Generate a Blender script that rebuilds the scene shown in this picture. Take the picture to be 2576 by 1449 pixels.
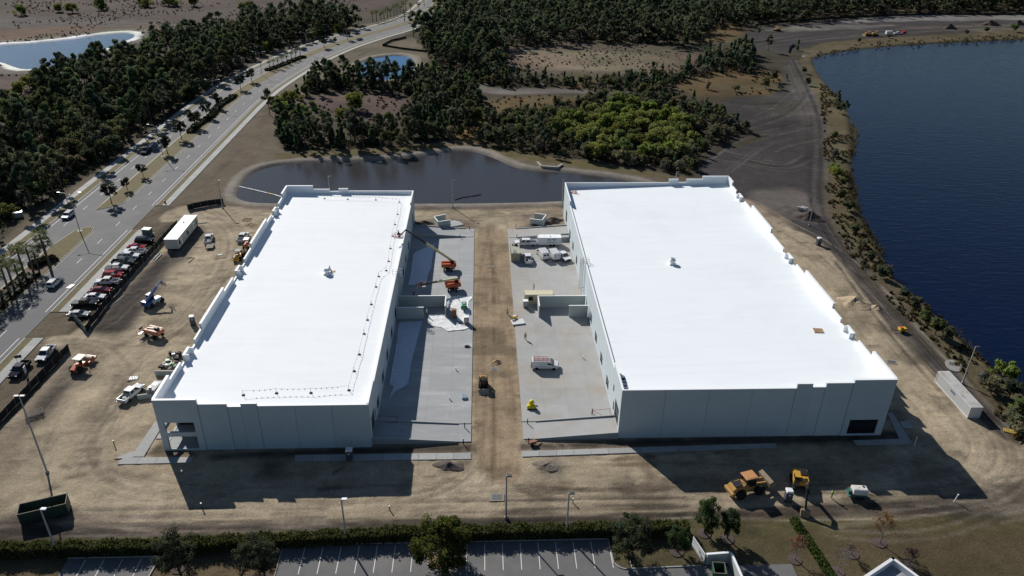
import bpy, bmesh, math, random
import numpy as np
from mathutils import Vector, Matrix
R_ = math.radians
rng = np.random.default_rng(7); random.seed(7)
for o in list(bpy.data.objects): bpy.data.objects.remove(o)
sc = bpy.context.scene
COL = sc.collection

# ------------------------------------------------------------------ camera
CAMH = 91.0; FPX = 1900.0; PITCH, ROLL, YAW = R_(28.49), R_(-0.856), R_(2.538)
fw = np.array([math.sin(YAW)*math.cos(PITCH), math.cos(YAW)*math.cos(PITCH), -math.sin(PITCH)])
_rt = np.array([math.cos(YAW), -math.sin(YAW), 0.0]); _dn = np.cross(fw, _rt)
rt = math.cos(ROLL)*_rt + math.sin(ROLL)*_dn
dn = -math.sin(ROLL)*_rt + math.cos(ROLL)*_dn
cam = bpy.data.cameras.new('camera'); camo = bpy.data.objects.new('camera', cam); COL.objects.link(camo)
cam.sensor_width = 36; cam.lens = 36*FPX/2576; cam.clip_start = 1; cam.clip_end = 9000
camo.matrix_world = Matrix(((rt[0], -dn[0], -fw[0], 0), (rt[1], -dn[1], -fw[1], 0), (rt[2], -dn[2], -fw[2], CAMH), (0, 0, 0, 1)))
sc.camera = camo

# ------------------------------------------------------------------ light
SUN_EL = R_(32.5); SUN_AZ = R_(-32.0)            # azimuth from +Y towards +X
w = bpy.data.worlds.new('World'); sc.world = w; w.use_nodes = True
nt = w.node_tree; bg = nt.nodes['Background']
sky = nt.nodes.new('ShaderNodeTexSky'); sky.sky_type = 'NISHITA'; sky.sun_disc = False
sky.sun_elevation = SUN_EL; sky.sun_rotation = SUN_AZ; sky.air_density = 1.25; sky.dust_density = 0.3; sky.ozone_density = 4.0; sky.altitude = 10
nt.links.new(sky.outputs[0], bg.inputs[0]); bg.inputs[1].default_value = 0.05
sl = bpy.data.lights.new('sun', 'SUN'); sl.energy = 5.0; sl.angle = R_(0.53); sl.color = (1.0, 0.95, 0.88)
so = bpy.data.objects.new('sun', sl); COL.objects.link(so)
sd = Vector((math.sin(SUN_AZ)*math.cos(SUN_EL), math.cos(SUN_AZ)*math.cos(SUN_EL), math.sin(SUN_EL)))
so.rotation_euler = sd.to_track_quat('Z', 'Y').to_euler(); so.location = sd*300
sc.view_settings.view_transform = 'Standard'; sc.view_settings.look = 'None'
sc.view_settings.exposure = 0.1; sc.view_settings.gamma = 1.0; sc.view_settings.use_curve_mapping = False
sc.render.engine = 'CYCLES'; sc.render.resolution_x = 1024; sc.render.resolution_y = 576

# ------------------------------------------------------------------ helpers
def G(x, y, z=0.0):
    """point of the 2576x1449 view of the photograph -> world point on the level z"""
    d = fw*FPX + rt*(x-1288) + dn*(y-724.5); t = (z-CAMH)/d[2]
    return Vector((d[0]*t, d[1]*t, z))
def GP(pts, z=0.0): return [tuple(G(x, y, z)[:2]) for x, y in pts]

def tag(o, label=None, cat=None, group=None, kind=None):
    if label: o['label'] = label
    if cat: o['category'] = cat
    if group: o['group'] = group
    if kind: o['kind'] = kind
    return o
def empty(name, loc=(0, 0, 0), rz=0.0, label=None, cat=None, group=None):
    o = bpy.data.objects.new(name, None); COL.objects.link(o); o.empty_display_size = .3
    o.location = loc; o.rotation_euler = (0, 0, rz)
    return tag(o, label, cat, group)
def link(name, me, parent=None, loc=None, rz=None):
    o = bpy.data.objects.new(name, me); COL.objects.link(o)
    if parent is not None: o.parent = parent
    if loc is not None: o.location = loc
    if rz is not None: o.rotation_euler = (0, 0, rz)
    return o
def copy_tree(o, parent=None):
    c = o.copy(); COL.objects.link(c); c.parent = parent
    for ch in o.children: copy_tree(ch, c)
    return c

class MB:
    """collects faces of one part"""
    def __init__(s): s.v = []; s.f = []
    def add(s, vs, fs, M=None):
        n = len(s.v)
        s.v += [tuple(M @ Vector(p)) for p in vs] if M is not None else [tuple(p) for p in vs]
        s.f += [tuple(i+n for i in f) for f in fs]
        return s
    def box(s, x0, x1, y0, y1, z0, z1, M=None, tx=0, ty=0):
        """box, its top shrunk by tx, ty on each side"""
        vs = [(x0, y0, z0), (x1, y0, z0), (x1, y1, z0), (x0, y1, z0), (x0+tx, y0+ty, z1), (x1-tx, y0+ty, z1), (x1-tx, y1-ty, z1), (x0+tx, y1-ty, z1)]
        return s.add(vs, [(0, 3, 2, 1), (4, 5, 6, 7), (0, 1, 5, 4), (1, 2, 6, 5), (2, 3, 7, 6), (3, 0, 4, 7)], M)
    def cbox(s, c, d, M=None, **k):
        return s.box(c[0]-d[0]/2, c[0]+d[0]/2, c[1]-d[1]/2, c[1]+d[1]/2, c[2]-d[2]/2, c[2]+d[2]/2, M, **k)
    def bar(s, a, b, w=.1, h=None, up=(0, 0, 1)):
        a = Vector(a); b = Vector(b); d = (b-a); L = d.length
        if L < 1e-6: return s
        h = h or w; z = d/L; u = Vector(up)
        if abs(z.dot(u)) > .98: u = Vector((1, 0, 0))
        x = z.cross(u).normalized(); y = x.cross(z)*-1
        M = Matrix(((x[0], y[0], z[0], a[0]), (x[1], y[1], z[1], a[1]), (x[2], y[2], z[2], a[2]), (0, 0, 0, 1)))
        return s.box(-w/2, w/2, -h/2, h/2, 0, L, M)
    def tube(s, pts, r, n=8, cap=True, r1=None):
        pts = [Vector(p) for p in pts]; m = len(pts); vs = []; fs = []
        rs = r if isinstance(r, (list, tuple)) else [r + ((r1 if r1 is not None else r)-r)*i/max(1, m-1) for i in range(m)]
        px = None
        for i, p in enumerate(pts):
            t = (pts[min(i+1, m-1)]-pts[max(i-1, 0)]).normalized()
            if px is None: px = t.cross(Vector((0, 0, 1)) if abs(t.z) < .9 else Vector((1, 0, 0))).normalized()
            px = (px - t*px.dot(t)).normalized(); py = t.cross(px)
            for k in range(n):
                a = 2*math.pi*k/n; vs.append(tuple(p + (px*math.cos(a)+py*math.sin(a))*rs[i]))
        for i in range(m-1):
            for k in range(n): fs.append((i*n+k, i*n+(k+1) % n, (i+1)*n+(k+1) % n, (i+1)*n+k))
        if cap: fs.append(tuple(range(n-1, -1, -1))); fs.append(tuple(range((m-1)*n, m*n)))
        return s.add(vs, fs)
    def prism(s, prof, y0, y1, M=None, axis='y'):
        """profile of (x, z) points pushed along y (axis='y') or of (x, y) points pushed along z"""
        n = len(prof)
        if axis == 'y': vs = [(a, y0, b) for a, b in prof] + [(a, y1, b) for a, b in prof]
        elif axis == 'x': vs = [(y0, a, b) for a, b in prof] + [(y1, a, b) for a, b in prof]
        else: vs = [(a, b, y0) for a, b in prof] + [(a, b, y1) for a, b in prof]
        fs = [(i, (i+1) % n, n+(i+1) % n, n+i) for i in range(n)] + [tuple(range(n-1, -1, -1)), tuple(range(n, 2*n))]
        return s.add(vs, fs, M)
    def lathe(s, prof, n=16, M=None):
        """profile of (r, z) turned about z"""
        vs = []; fs = []; m = len(prof)
        for r, z in prof:
            for k in range(n): a = 2*math.pi*k/n; vs.append((r*math.cos(a), r*math.sin(a), z))
        for i in range(m-1):
            for k in range(n): fs.append((i*n+k, i*n+(k+1) % n, (i+1)*n+(k+1) % n, (i+1)*n+k))
        fs.append(tuple(range(n-1, -1, -1))); fs.append(tuple(range((m-1)*n, m*n)))
        return s.add(vs, fs, M)
    def mesh(s, mat=None, smooth=False, bevel=0.0, name='part', segs=1):
        me = bpy.data.meshes.new(name); me.from_pydata(s.v, [], s.f)
        bm = bmesh.new(); bm.from_mesh(me); bmesh.ops.recalc_face_normals(bm, faces=bm.faces)
        if bevel > 0:
            es = [e for e in bm.edges if len(e.link_faces) == 2 and e.calc_face_angle(0) > .5]
            bmesh.ops.bevel(bm, geom=es, offset=bevel, segments=segs, affect='EDGES', clamp_overlap=True)
        bm.to_mesh(me); bm.free()
        if mat: me.materials.append(mat)
        if smooth: me.polygons.foreach_set('use_smooth', [True]*len(me.polygons))
        return me
    def build(s, name, mat, parent=None, smooth=False, bevel=0.0, loc=None, rz=None, segs=1):
        return link(name, s.mesh(mat, smooth, bevel, name, segs), parent, loc, rz)
def Bx(*a, **k): return MB().box(*a, **k)
def T(x, y, z=0, rz=0, rx=0, ry=0):
    return Matrix.Translation((x, y, z)) @ Matrix.Rotation(rz, 4, 'Z') @ Matrix.Rotation(ry, 4, 'Y') @ Matrix.Rotation(rx, 4, 'X')

# ------------------------------------------------------------------ materials
MAT = {}
def mat(name, col, rough=.8, metal=0.0, var=0.0, scale=4.0, bump=0.0, bscale=20.0, rnd=0.0, spec=None, obj=True, stretch=None, c2=None, c2s=.6, c2t=(.5, .65), coat=0, trans=0.0):
    """plain procedural surface: base colour, large mottling (var), second patchy colour (c2), fine relief (bump), per-object tint (rnd)"""
    if name in MAT: return MAT[name]
    m = bpy.data.materials.new(name); m.use_nodes = True; N = m.node_tree.nodes; L = m.node_tree.links
    b = N['Principled BSDF']; b.inputs['Roughness'].default_value = rough; b.inputs['Metallic'].default_value = metal
    if spec is not None: b.inputs['Specular IOR Level'].default_value = spec
    if coat: b.inputs['Coat Weight'].default_value = coat
    b.inputs['Base Color'].default_value = (*col, 1)
    MAT[name] = m
    if not (var or bump or rnd or c2): return m
    tc = N.new('ShaderNodeTexCoord' if obj else 'ShaderNodeNewGeometry'); out = tc.outputs['Object'] if obj else tc.outputs['Position']
    if stretch:
        mp = N.new('ShaderNodeMapping'); mp.inputs['Scale'].default_value = stretch; L.new(out, mp.inputs[0]); out = mp.outputs[0]
    cur = None
    def mul(a, fac_out, lo, hi):
        r = N.new('ShaderNodeMapRange'); r.inputs[1].default_value = .25; r.inputs[2].default_value = .75; r.inputs[3].default_value = lo; r.inputs[4].default_value = hi
        L.new(fac_out, r.inputs[0]); mx = N.new('ShaderNodeVectorMath'); mx.operation = 'SCALE'
        if a is None: mx.inputs[0].default_value = col
        else: L.new(a, mx.inputs[0])
        L.new(r.outputs[0], mx.inputs['Scale']); return mx.outputs[0]
    if c2:
        n = N.new('ShaderNodeTexNoise'); n.inputs['Scale'].default_value = c2s; n.inputs['Detail'].default_value = 6; n.inputs['Roughness'].default_value = .65; L.new(out, n.inputs[0])
        r = N.new('ShaderNodeMapRange'); r.inputs[1].default_value = c2t[0]; r.inputs[2].default_value = c2t[1]; L.new(n.outputs[0], r.inputs[0])
        mx = N.new('ShaderNodeMix'); mx.data_type = 'RGBA'; mx.inputs[6].default_value = (*col, 1); mx.inputs[7].default_value = (*c2, 1); L.new(r.outputs[0], mx.inputs[0]); cur = mx.outputs[2]
    if var:
        n = N.new('ShaderNodeTexNoise'); n.inputs['Scale'].default_value = scale; n.inputs['Detail'].default_value = 8; n.inputs['Roughness'].default_value = .62; L.new(out, n.inputs[0])
        cur = mul(cur, n.outputs[0], 1-var, 1+var)
    if rnd:
        oi = N.new('ShaderNodeObjectInfo'); cur = mul(cur, oi.outputs['Random'], 1-rnd, 1+rnd)
    if cur is not None: L.new(cur, b.inputs['Base Color'])
    if bump:
        n = N.new('ShaderNodeTexNoise'); n.inputs['Scale'].default_value = bscale; n.inputs['Detail'].default_value = 6; L.new(out, n.inputs[0])
        bp = N.new('ShaderNodeBump'); bp.inputs['Strength'].default_value = 1; bp.inputs['Distance'].default_value = bump; L.new(n.outputs[0], bp.inputs['Height']); L.new(bp.outputs[0], b.inputs['Normal'])
    return m

# ------------------------------------------------------------------ numpy noise / polygons
def vnoise(x, y, seed=0):
    xi = np.floor(x).astype(np.int64); yi = np.floor(y).astype(np.int64); xf = x-xi; yf = y-yi
    u = xf*xf*(3-2*xf); v = yf*yf*(3-2*yf)
    def h(a, b):
        n = (a*374761393 + b*668265263 + seed*974634777) & 0x7fffffff
        n = ((n ^ (n >> 13))*1274126177) & 0x7fffffff
        return ((n ^ (n >> 16)) & 0xffff)/65535.0
    return (h(xi, yi)*(1-u)+h(xi+1, yi)*u)*(1-v) + (h(xi, yi+1)*(1-u)+h(xi+1, yi+1)*u)*v
def fbm(x, y, seed=0, o=4):
    r = 0; a = .5; s = 0
    for i in range(o): r = r + a*vnoise(x*2**i, y*2**i, seed+i*17); s += a; a *= .5
    return r/s
def sdf(P, x, y):
    """signed distance to polygon (negative inside)"""
    d = np.full(x.shape, 1e9); ins = np.zeros(x.shape, bool); n = len(P)
    for i in range(n):
        ax, ay = P[i]; bx, by = P[(i+1) % n]; ex, ey = bx-ax, by-ay
        t = np.clip(((x-ax)*ex+(y-ay)*ey)/(ex*ex+ey*ey+1e-9), 0, 1)
        d = np.minimum(d, (x-ax-t*ex)**2+(y-ay-t*ey)**2)
        c = ((ay > y) != (by > y)) & (x < (bx-ax)*(y-ay)/((by-ay) if abs(by-ay) > 1e-9 else 1e-9)+ax)
        ins ^= c
    d = np.sqrt(d); return np.where(ins, -d, d)
def linedist(P, x, y):
    d = np.full(x.shape, 1e9)
    for (ax, ay), (bx, by) in zip(P[:-1], P[1:]):
        ex, ey = bx-ax, by-ay; t = np.clip(((x-ax)*ex+(y-ay)*ey)/(ex*ex+ey*ey+1e-9), 0, 1)
        d = np.minimum(d, (x-ax-t*ex)**2+(y-ay-t*ey)**2)
    return np.sqrt(d)
def smooth_poly(P, k=2):
    for _ in range(k):
        Q = []
        for i in range(len(P)):
            a = P[i]; b = P[(i+1) % len(P)]
            Q += [(.75*a[0]+.25*b[0], .75*a[1]+.25*b[1]), (.25*a[0]+.75*b[0], .25*a[1]+.75*b[1])]
        P = Q
    return P
def smooth_line(P, k=2):
    for _ in range(k):
        Q = [P[0]]
        for a, b in zip(P[:-1], P[1:]): Q += [(.75*a[0]+.25*b[0], .75*a[1]+.25*b[1]), (.25*a[0]+.75*b[0], .25*a[1]+.75*b[1])]
        P = Q+[P[-1]]
    return P
# ================================================================== terrain
def axis(parts):
    out = []
    for a, b, s in parts: out.append(np.arange(a, b, s))
    return np.concatenate(out)
def geo(a, s, g, lim):
    r = []; v = a
    while abs(v) < lim: v += s; s *= g; r.append(v)
    return np.array(r)
xs = np.concatenate([geo(-430, -6, 1.25, 4000)[::-1], axis([(-430, -140, 1.5), (-140, -112, 1.2), (-112, 108, .5), (108, 230, 1.2), (230, 540, 3)]), geo(540, 6, 1.25, 4000)])
ys = np.concatenate([geo(60, -5, 1.25, 1500)[::-1], axis([(60, 74, 1), (74, 216, .5), (216, 300, .9), (300, 740, 1.5)]), geo(740, 6, 1.25, 5000)])
X, Y = np.meshgrid(xs, ys); X = X.astype(float); Y = Y.astype(float)
NX, NY = len(xs), len(ys)
wob = (fbm(X/9, Y/9, 3)-.5)*7 + (fbm(X/2.2, Y/2.2, 5)-.5)*2.2
far_w = np.clip((np.hypot(X, Y)-120)/300, .35, 2.0)
Cc = np.zeros(X.shape+(3,)); Cc[:] = (.055, .046, .03)
Hh = np.zeros(X.shape); AMP = np.full(X.shape, .10)
def zone(P, col, amp=None, soft=.8, wb=1.0, sm=1, op=1.0):
    P = smooth_poly(P, sm) if sm else P
    x0 = min(p[0] for p in P)-12; x1 = max(p[0] for p in P)+12; y0 = min(p[1] for p in P)-12; y1 = max(p[1] for p in P)+12
    i0, i1 = np.searchsorted(xs, (x0, x1)); j0, j1 = np.searchsorted(ys, (y0, y1)); s = np.s_[j0:j1, i0:i1]
    d = sdf(P, X[s], Y[s]) + wob[s]*wb*far_w[s]
    m = np.clip(.5-d/(2*soft), 0, 1)[..., None]*op
    Cc[s] = Cc[s]*(1-m)+np.array(col)*m
    if amp is not None: AMP[s] = AMP[s]*(1-m[..., 0])+amp*m[..., 0]
    return s, d
def stroke(P, wd, col, op=1.0, dh=0.0, soft=.5, wb=.15):
    x0 = min(p[0] for p in P)-wd*3; x1 = max(p[0] for p in P)+wd*3; y0 = min(p[1] for p in P)-wd*3; y1 = max(p[1] for p in P)+wd*3
    i0, i1 = np.searchsorted(xs, (x0, x1)); j0, j1 = np.searchsorted(ys, (y0, y1)); s = np.s_[j0:j1, i0:i1]
    if X[s].size == 0: return
    d = linedist(P, X[s], Y[s]) + wob[s]*wb
    m = np.clip((wd/2+soft/2-d)/soft, 0, 1)
    if col is not None: Cc[s] = Cc[s]*(1-m[..., None]*op)+np.array(col)*m[..., None]*op
    if dh: Hh[s] += dh*m
SAND = (.325, .268, .19); SAND2 = (.25, .2, .14); MUD = (.05, .042, .037); DGRASS = (.118, .096, .068); OLIVE = (.13, .11, .045)
LAWN = (.076, .065, .036); MARSH = (.066, .047, .041); FIELD = (.185, .14, .1); SOIL = (.05, .045, .046); ORNG = (.105, .072, .034); GREY = (.26, .235, .21)
# far brown marsh, upper left
zone(GP([(-900, -60), (1020, -60), (1000, 0), (900, 40), (700, 60), (560, 110), (420, 160), (300, 175), (200, 195), (130, 210), (60, 265), (0, 330), (-300, 480), (-900, 500)]), MARSH, .35, 3)
zone(GP([(-300, 40), (200, 45), (420, 60), (560, 55), (380, 75), (150, 70), (-300, 85)]), (.085, .076, .07), .35, 8, 2)
zone(GP([(-300, 85), (330, 62), (440, 70), (380, 80), (100, 98), (-300, 125)]), (.11, .068, .045), .35, 4, 2)
zone(GP([(-300, 190), (50, 200), (75, 215), (20, 290), (-300, 330)]), (.085, .06, .052), .35, 3, 1)
# tan field and orange broom grass
zone(GP([(1265, 118), (1500, 103), (1700, 118), (1765, 150), (1740, 178), (1600, 195), (1400, 195), (1285, 170)]), (.115, .082, .063), .35, 4)
zone(GP([(1290, 128), (1420, 126), (1600, 134), (1700, 152), (1660, 170), (1500, 178), (1360, 172), (1300, 150)]), FIELD, .3, 5)
zone(GP([(1215, 248), (1450, 236), (1490, 262), (1330, 275), (1230, 290)]), ORNG, .3, 3)
zone(GP([(1420, 185), (1490, 180), (1500, 222), (1440, 222)]), ORNG, .3, 3)
zone(GP([(1690, 205), (1800, 172), (1980, 180), (1995, 232), (1840, 245), (1720, 238)]), ORNG, .3, 3)
zone(GP([(1720, 68), (1880, 60), (1870, 95), (1800, 112), (1740, 100)]), ORNG, .3, 3)
zone(GP([(1130, 325), (1230, 290), (1240, 330), (1180, 372)]), (.2, .13, .05), .3, 3)
zone(GP([(735, 258), (830, 232), (1000, 232), (1050, 275), (965, 312), (800, 305)]), (.085, .058, .049), .3, 3)
zone(GP([(820, 255), (930, 262), (900, 285), (830, 280)]), (.06, .042, .038), .3, 4)
# dry grass of the road verges and pond banks
VERGE = [(100, 1700), (0, 1080), (60, 1000), (200, 800), (440, 545), (480, 500), (560, 425), (640, 330), (690, 250), (760, 205), (900, 140), (1010, 95), (1060, 60), (1090, 30), (1120, -40), (1000, -40), (1030, 30), (960, 52), (850, 75), (760, 100), (640, 150), (560, 200), (330, 365), (200, 460), (60, 560), (0, 610), (-200, 760), (-400, 1100)]
zone(GP(VERGE), DGRASS, .12, 1.2, .6)
zone(GP([(560, 425), (640, 330), (690, 250), (760, 205), (900, 140), (1010, 95), (1050, 92), (1085, 150), (1072, 166), (1000, 178), (900, 170), (800, 215), (700, 300), (694, 340), (705, 385), (870, 378), (1000, 370), (1170, 352), (1250, 382), (1500, 408), (1700, 440), (1745, 450), (1780, 475), (1700, 520), (1040, 528), (600, 530), (430, 525)]), DGRASS, .15, 1.2, .6)
zone(GP([(700, 385), (870, 380), (1170, 358), (1500, 412), (1700, 444), (1690, 452), (1500, 424), (1260, 396), (1170, 366), (870, 392), (690, 402)]), (.105, .088, .04), .2, 1.5)
zone(GP([(640, 235), (690, 300), (685, 345), (640, 400), (600, 440), (580, 420), (620, 330)]), (.115, .09, .066), .15, 3)
# far cleared ground on the right
zone(GP([(1850, 118), (1885, 68), (2000, 62), (2110, 50), (2300, 38), (2700, 34), (2760, 75), (2500, 78), (2180, 97), (2030, 113), (1985, 138), (1900, 124)]), SOIL, .2, 2)
zone(GP([(2090, 52), (2300, 39), (2700, 36), (2700, 50), (2300, 52), (2110, 60)]), (.16, .15, .145), .1, 2)
zone(GP([(1900, 75), (2080, 62), (2280, 62), (2200, 72), (1950, 80)]), (.14, .128, .122), .1, 3)
zone(GP([(2200, 68), (2600, 58), (2700, 74), (2400, 82)]), (.095, .078, .067), .3, 3)
# bank of the big lake
zone(GP([(2030, 112), (2180, 97), (2500, 76), (2760, 68), (2760, 90), (2576, 98), (2350, 108), (2180, 121), (2055, 142), (2070, 185), (2110, 235), (2150, 300), (2160, 480), (2240, 640), (2300, 720), (2450, 870), (2600, 1010), (2700, 1100), (2700, 1250), (2576, 1140), (2470, 1015), (2390, 905), (2250, 775), (2140, 645), (2075, 545), (2070, 440), (2060, 300), (2010, 170)]), (.098, .08, .047), .25, 1.0, .5)
# dark graded soil and haul road
GRADED = [(1795, 250), (1985, 238), (1960, 170), (1985, 140), (2010, 160), (2045, 235), (2062, 300), (2070, 345), (2076, 440), (2064, 500), (2080, 560), (2145, 660), (2245, 790), (2335, 885), (2400, 960), (2465, 1015), (2525, 1080), (2545, 1110), (2480, 1075), (2385, 975), (2310, 900), (2225, 805), (2125, 675), (2070, 612), (2020, 585), (1985, 575), (1900, 520), (1850, 480), (1745, 440), (1750, 410), (1840, 372), (1945, 345), (1860, 310)]
zone(GP(GRADED), SOIL, .12, 1.0, .5)
zone(GP([(1965, 168), (1990, 165), (2045, 240), (2062, 300), (2068, 345), (2030, 330), (2000, 250)]), (.085, .076, .072), .1, 2)
zone(GP([(1880, 480), (2000, 470), (2060, 500), (2080, 560), (2040, 560), (1960, 540), (1900, 510)]), (.115, .102, .093), .12, 2)
zone(GP([(1130, 188), (1200, 212), (1260, 224), (1400, 222), (1490, 228), (1495, 236), (1400, 234), (1250, 240), (1180, 225)]), (.135, .12, .113), .05, 1.5, .4)
# sandy building site
SITE = [(425, 524), (520, 508), (600, 524), (1040, 528), (1420, 522), (1850, 492), (1905, 515), (1985, 575), (2020, 585), (2072, 612), (2125, 675), (2225, 805), (2310, 900), (2385, 975), (2480, 1075), (2545, 1118), (2640, 1140), (2640, 1190), (2470, 1240), (2300, 1262), (2100, 1264), (1900, 1280), (1600, 1292), (1310, 1302), (1000, 1304), (600, 1312), (280, 1316), (-100, 1345), (-100, 1160), (60, 1025), (178, 880), (120, 872), (110, 850), (200, 838), (330, 690), (405, 605), (455, 556), (390, 560)]
zone(GP(SITE), SAND, .10, .5, .22)
for P, c, so_, w_ in (
    ([(425, 640), (490, 560), (520, 575), (480, 640), (420, 690), (385, 740), (350, 800), (312, 838), (250, 836), (215, 832), (330, 700)], (.135, .113, .092), 1.5, .35),
    ([(395, 650), (440, 628), (430, 665), (395, 700), (372, 740), (352, 790), (318, 838), (250, 838), (222, 832), (300, 750), (345, 700)], MUD, 1.5, .4),
    ([(60, 1030), (175, 905), (245, 885), (255, 905), (180, 985), (115, 1060), (30, 1110), (-20, 1120)], (.13, .108, .086), 2, .5),
    ([(60, 1075), (130, 985), (170, 965), (120, 1040), (60, 1090)], MUD, 1.5, .5),
    ([(30, 1075), (75, 1030), (60, 1110), (100, 1180), (40, 1200), (-40, 1250), (-60, 1130)], (.215, .175, .128), 3, .6),
    ([(-40, 1310), (60, 1285), (180, 1275), (200, 1310), (-40, 1345)], MUD, 1.5, .4),
    ([(600, 530), (1040, 530), (1420, 524), (1420, 512), (1040, 512), (620, 512)], (.14, .115, .092), 1.2, .3),
    ([(1830, 500), (1900, 505), (2000, 570), (1960, 575), (1880, 540)], (.28, .225, .17), 2, .5),
    ([(1650, 590), (1750, 560), (1800, 600), (1700, 640)], (.3, .24, .17), 2, .5),
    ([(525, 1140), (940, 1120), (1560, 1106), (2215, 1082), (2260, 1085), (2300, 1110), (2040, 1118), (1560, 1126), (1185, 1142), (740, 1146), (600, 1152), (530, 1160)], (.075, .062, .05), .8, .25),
    ([(390, 1120), (430, 1100), (470, 1120), (500, 1150), (360, 1152)], (.12, .095, .07), .6, .2),
    ([(1105, 1180), (1150, 1160), (1182, 1160), (1180, 1172), (1130, 1190)], MUD, .8, .3),
    ([(1330, 1160), (1420, 1152), (1420, 1195), (1370, 1195)], (.17, .145, .12), .8, .3),
    ([(660, 1160), (700, 1160), (700, 1210), (655, 1210)], (.2, .165, .12), 1.5, .6),
    ([(1810, 1125), (1850, 1125), (1850, 1168), (1830, 1168)], (.22, .175, .12), 1.2, .5),
    ([(1280, 545), (1420, 520), (1420, 575), (1340, 575)], (.22, .175, .13), 1.5, .4),
    ([(1040, 560), (1120, 545), (1195, 555), (1195, 575), (1050, 575)], (.2, .16, .12), 1.5, .4)):
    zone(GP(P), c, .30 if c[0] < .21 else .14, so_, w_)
LANE = [(1191, 606), (1192, 1165), (1236, 1218), (1310, 1215), (1312, 1160), (1294, 870), (1276, 606), (1262, 575), (1228, 560), (1208, 580)]
zone(GP(LANE), (.268, .205, .137), .09, .4, .1)
# dark trench along the front boundary, lawns, hedge beds
zone(GP([(-100, 1350), (0, 1322), (280, 1316), (600, 1312), (900, 1306), (1300, 1304), (1600, 1294), (1900, 1282), (2150, 1266), (2420, 1248), (2640, 1200), (2640, 1302), (2100, 1305), (1740, 1310), (1400, 1318), (1000, 1328), (500, 1347), (0, 1362), (-100, 1366)]), (.06, .05, .043), .2, .5, .2)
zone(GP([(1760, 1290), (2050, 1275), (2400, 1262), (2450, 1290), (2100, 1302), (1760, 1308)]), (.048, .038, .033), .16, .6, .25)
zone(GP([(2240, 1250), (2480, 1236), (2640, 1195), (2640, 1300), (2450, 1296), (2420, 1262)]), (.14, .118, .092), .15, 1.2, .4)
zone(GP([(-100, 1366), (500, 1347), (1000, 1328), (1400, 1318), (1740, 1308), (2700, 1302), (2800, 1800), (-300, 1800)]), LAWN, .08, .5, .2)
zone(GP([(1740, 1312), (2700, 1304), (2700, 1345), (1740, 1335)]), (.082, .074, .033), .06, 2, .3)
zone(GP([(1990, 1345), (2700, 1320), (2700, 1449), (2050, 1449)]), (.08, .063, .036), .06, 3, .4)
zone(GP([(400, 1395), (640, 1385), (715, 1385), (690, 1480), (370, 1480)]), (.11, .083, .05), .06, 1, .3)
zone(GP([(0, 1405), (160, 1402), (130, 1480), (-80, 1480)]), (.105, .08, .048), .06, 1, .3)
# white salt rim and grey mud round the left pond, dark rims of the others
PL = smooth_poly(GP([(-300, 120), (0, 114), (162, 100), (240, 88), (310, 80), (335, 83), (333, 92), (300, 105), (262, 120), (210, 140), (160, 160), (110, 166), (72, 173), (40, 165), (0, 149), (-300, 140)]))
PC = smooth_poly(GP([(600, 482), (612, 462), (640, 428), (700, 411), (790, 406), (960, 403), (1090, 386), (1140, 376), (1190, 378), (1240, 395), (1290, 420), (1350, 429), (1430, 433), (1510, 441), (1580, 453), (1640, 467), (1640, 485), (1420, 499), (1250, 504), (1040, 505), (720, 505), (640, 503), (605, 494)]))
PS = smooth_poly(GP([(900, 166), (925, 147), (985, 137), (1028, 139), (1042, 158), (1025, 190), (960, 200), (905, 185)]))
LK = smooth_poly(GP([(2048, 140), (2052, 165), (2080, 205), (2105, 232), (2135, 270), (2147, 300), (2150, 380), (2152, 480), (2180, 550), (2230, 640), (2250, 690), (2300, 725), (2380, 800), (2440, 858), (2520, 930), (2640, 1020), (3200, 1250), (4200, 1250), (4200, 60), (2900, 84), (2576, 97), (2350, 107), (2180, 119)]), 1)
for P, rims in ((PL, ((14, (.13, .115, .10)), (7, (.80, .80, .80)))), (PC, ((5.5, (.21, .19, .165)), (2.2, (.14, .125, .105)))), (PS, ((6, (.22, .2, .17)),)), (LK, ())):
    d = sdf(P, X, Y)
    for wd, c in rims:
        m = np.clip((wd+wob*.5*far_w-d)/1.5, 0, 1)[..., None]; Cc[:] = Cc*(1-m)+np.array(c)*m
        AMP *= (1-.7*m[..., 0])
    k = np.clip((3.0-d)/4.5, 0, 1); k = k*k*(3-2*k)
    Hh -= 1.7*k
# tyre tracks
def track(V, n, spread, op=.42, dh=-.05, wd=.4, cols=((.165, .135, .1), (.36, .305, .23))):
    P = smooth_line(GP(V), 2); P = np.array(P)
    t = np.gradient(P, axis=0); t /= np.linalg.norm(t, axis=1)[:, None]+1e-9; nn = np.stack([-t[:, 1], t[:, 0]], 1)
    for i in range(int(n*.75)):
        o = rng.normal(0, spread*1.5); ph = rng.uniform(0, 6); L = np.linspace(0, 1, len(P)); k1, k2 = rng.uniform(1, 5), rng.uniform(6, 14)
        a, b = sorted(rng.uniform(0, 1, 2)); a = max(0, a-.12); b = min(1, b+.12)
        s = slice(int(a*len(P)), max(int(a*len(P))+2, int(b*len(P))))
        off = o + rng.uniform(.5, 2.2)*np.sin(L*k1+ph) + rng.uniform(.1, .5)*np.sin(L*k2+ph*2)
        for g in (0, 1.8):
            Q = (P+nn*(off+g)[:, None])[s]
            stroke([tuple(q) for q in Q], wd, cols[0] if rng.random() < .62 else cols[1], op*rng.uniform(.35, 1.25), dh*rng.uniform(.3, 1.3), .45, .1)
track([(480, 520), (560, 560), (590, 605), (560, 690), (480, 770), (430, 835), (330, 890), (270, 960), (210, 1060), (180, 1150), (220, 1225), (320, 1262), (600, 1282), (1000, 1272), (1240, 1250)], 26, 3.2)
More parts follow.
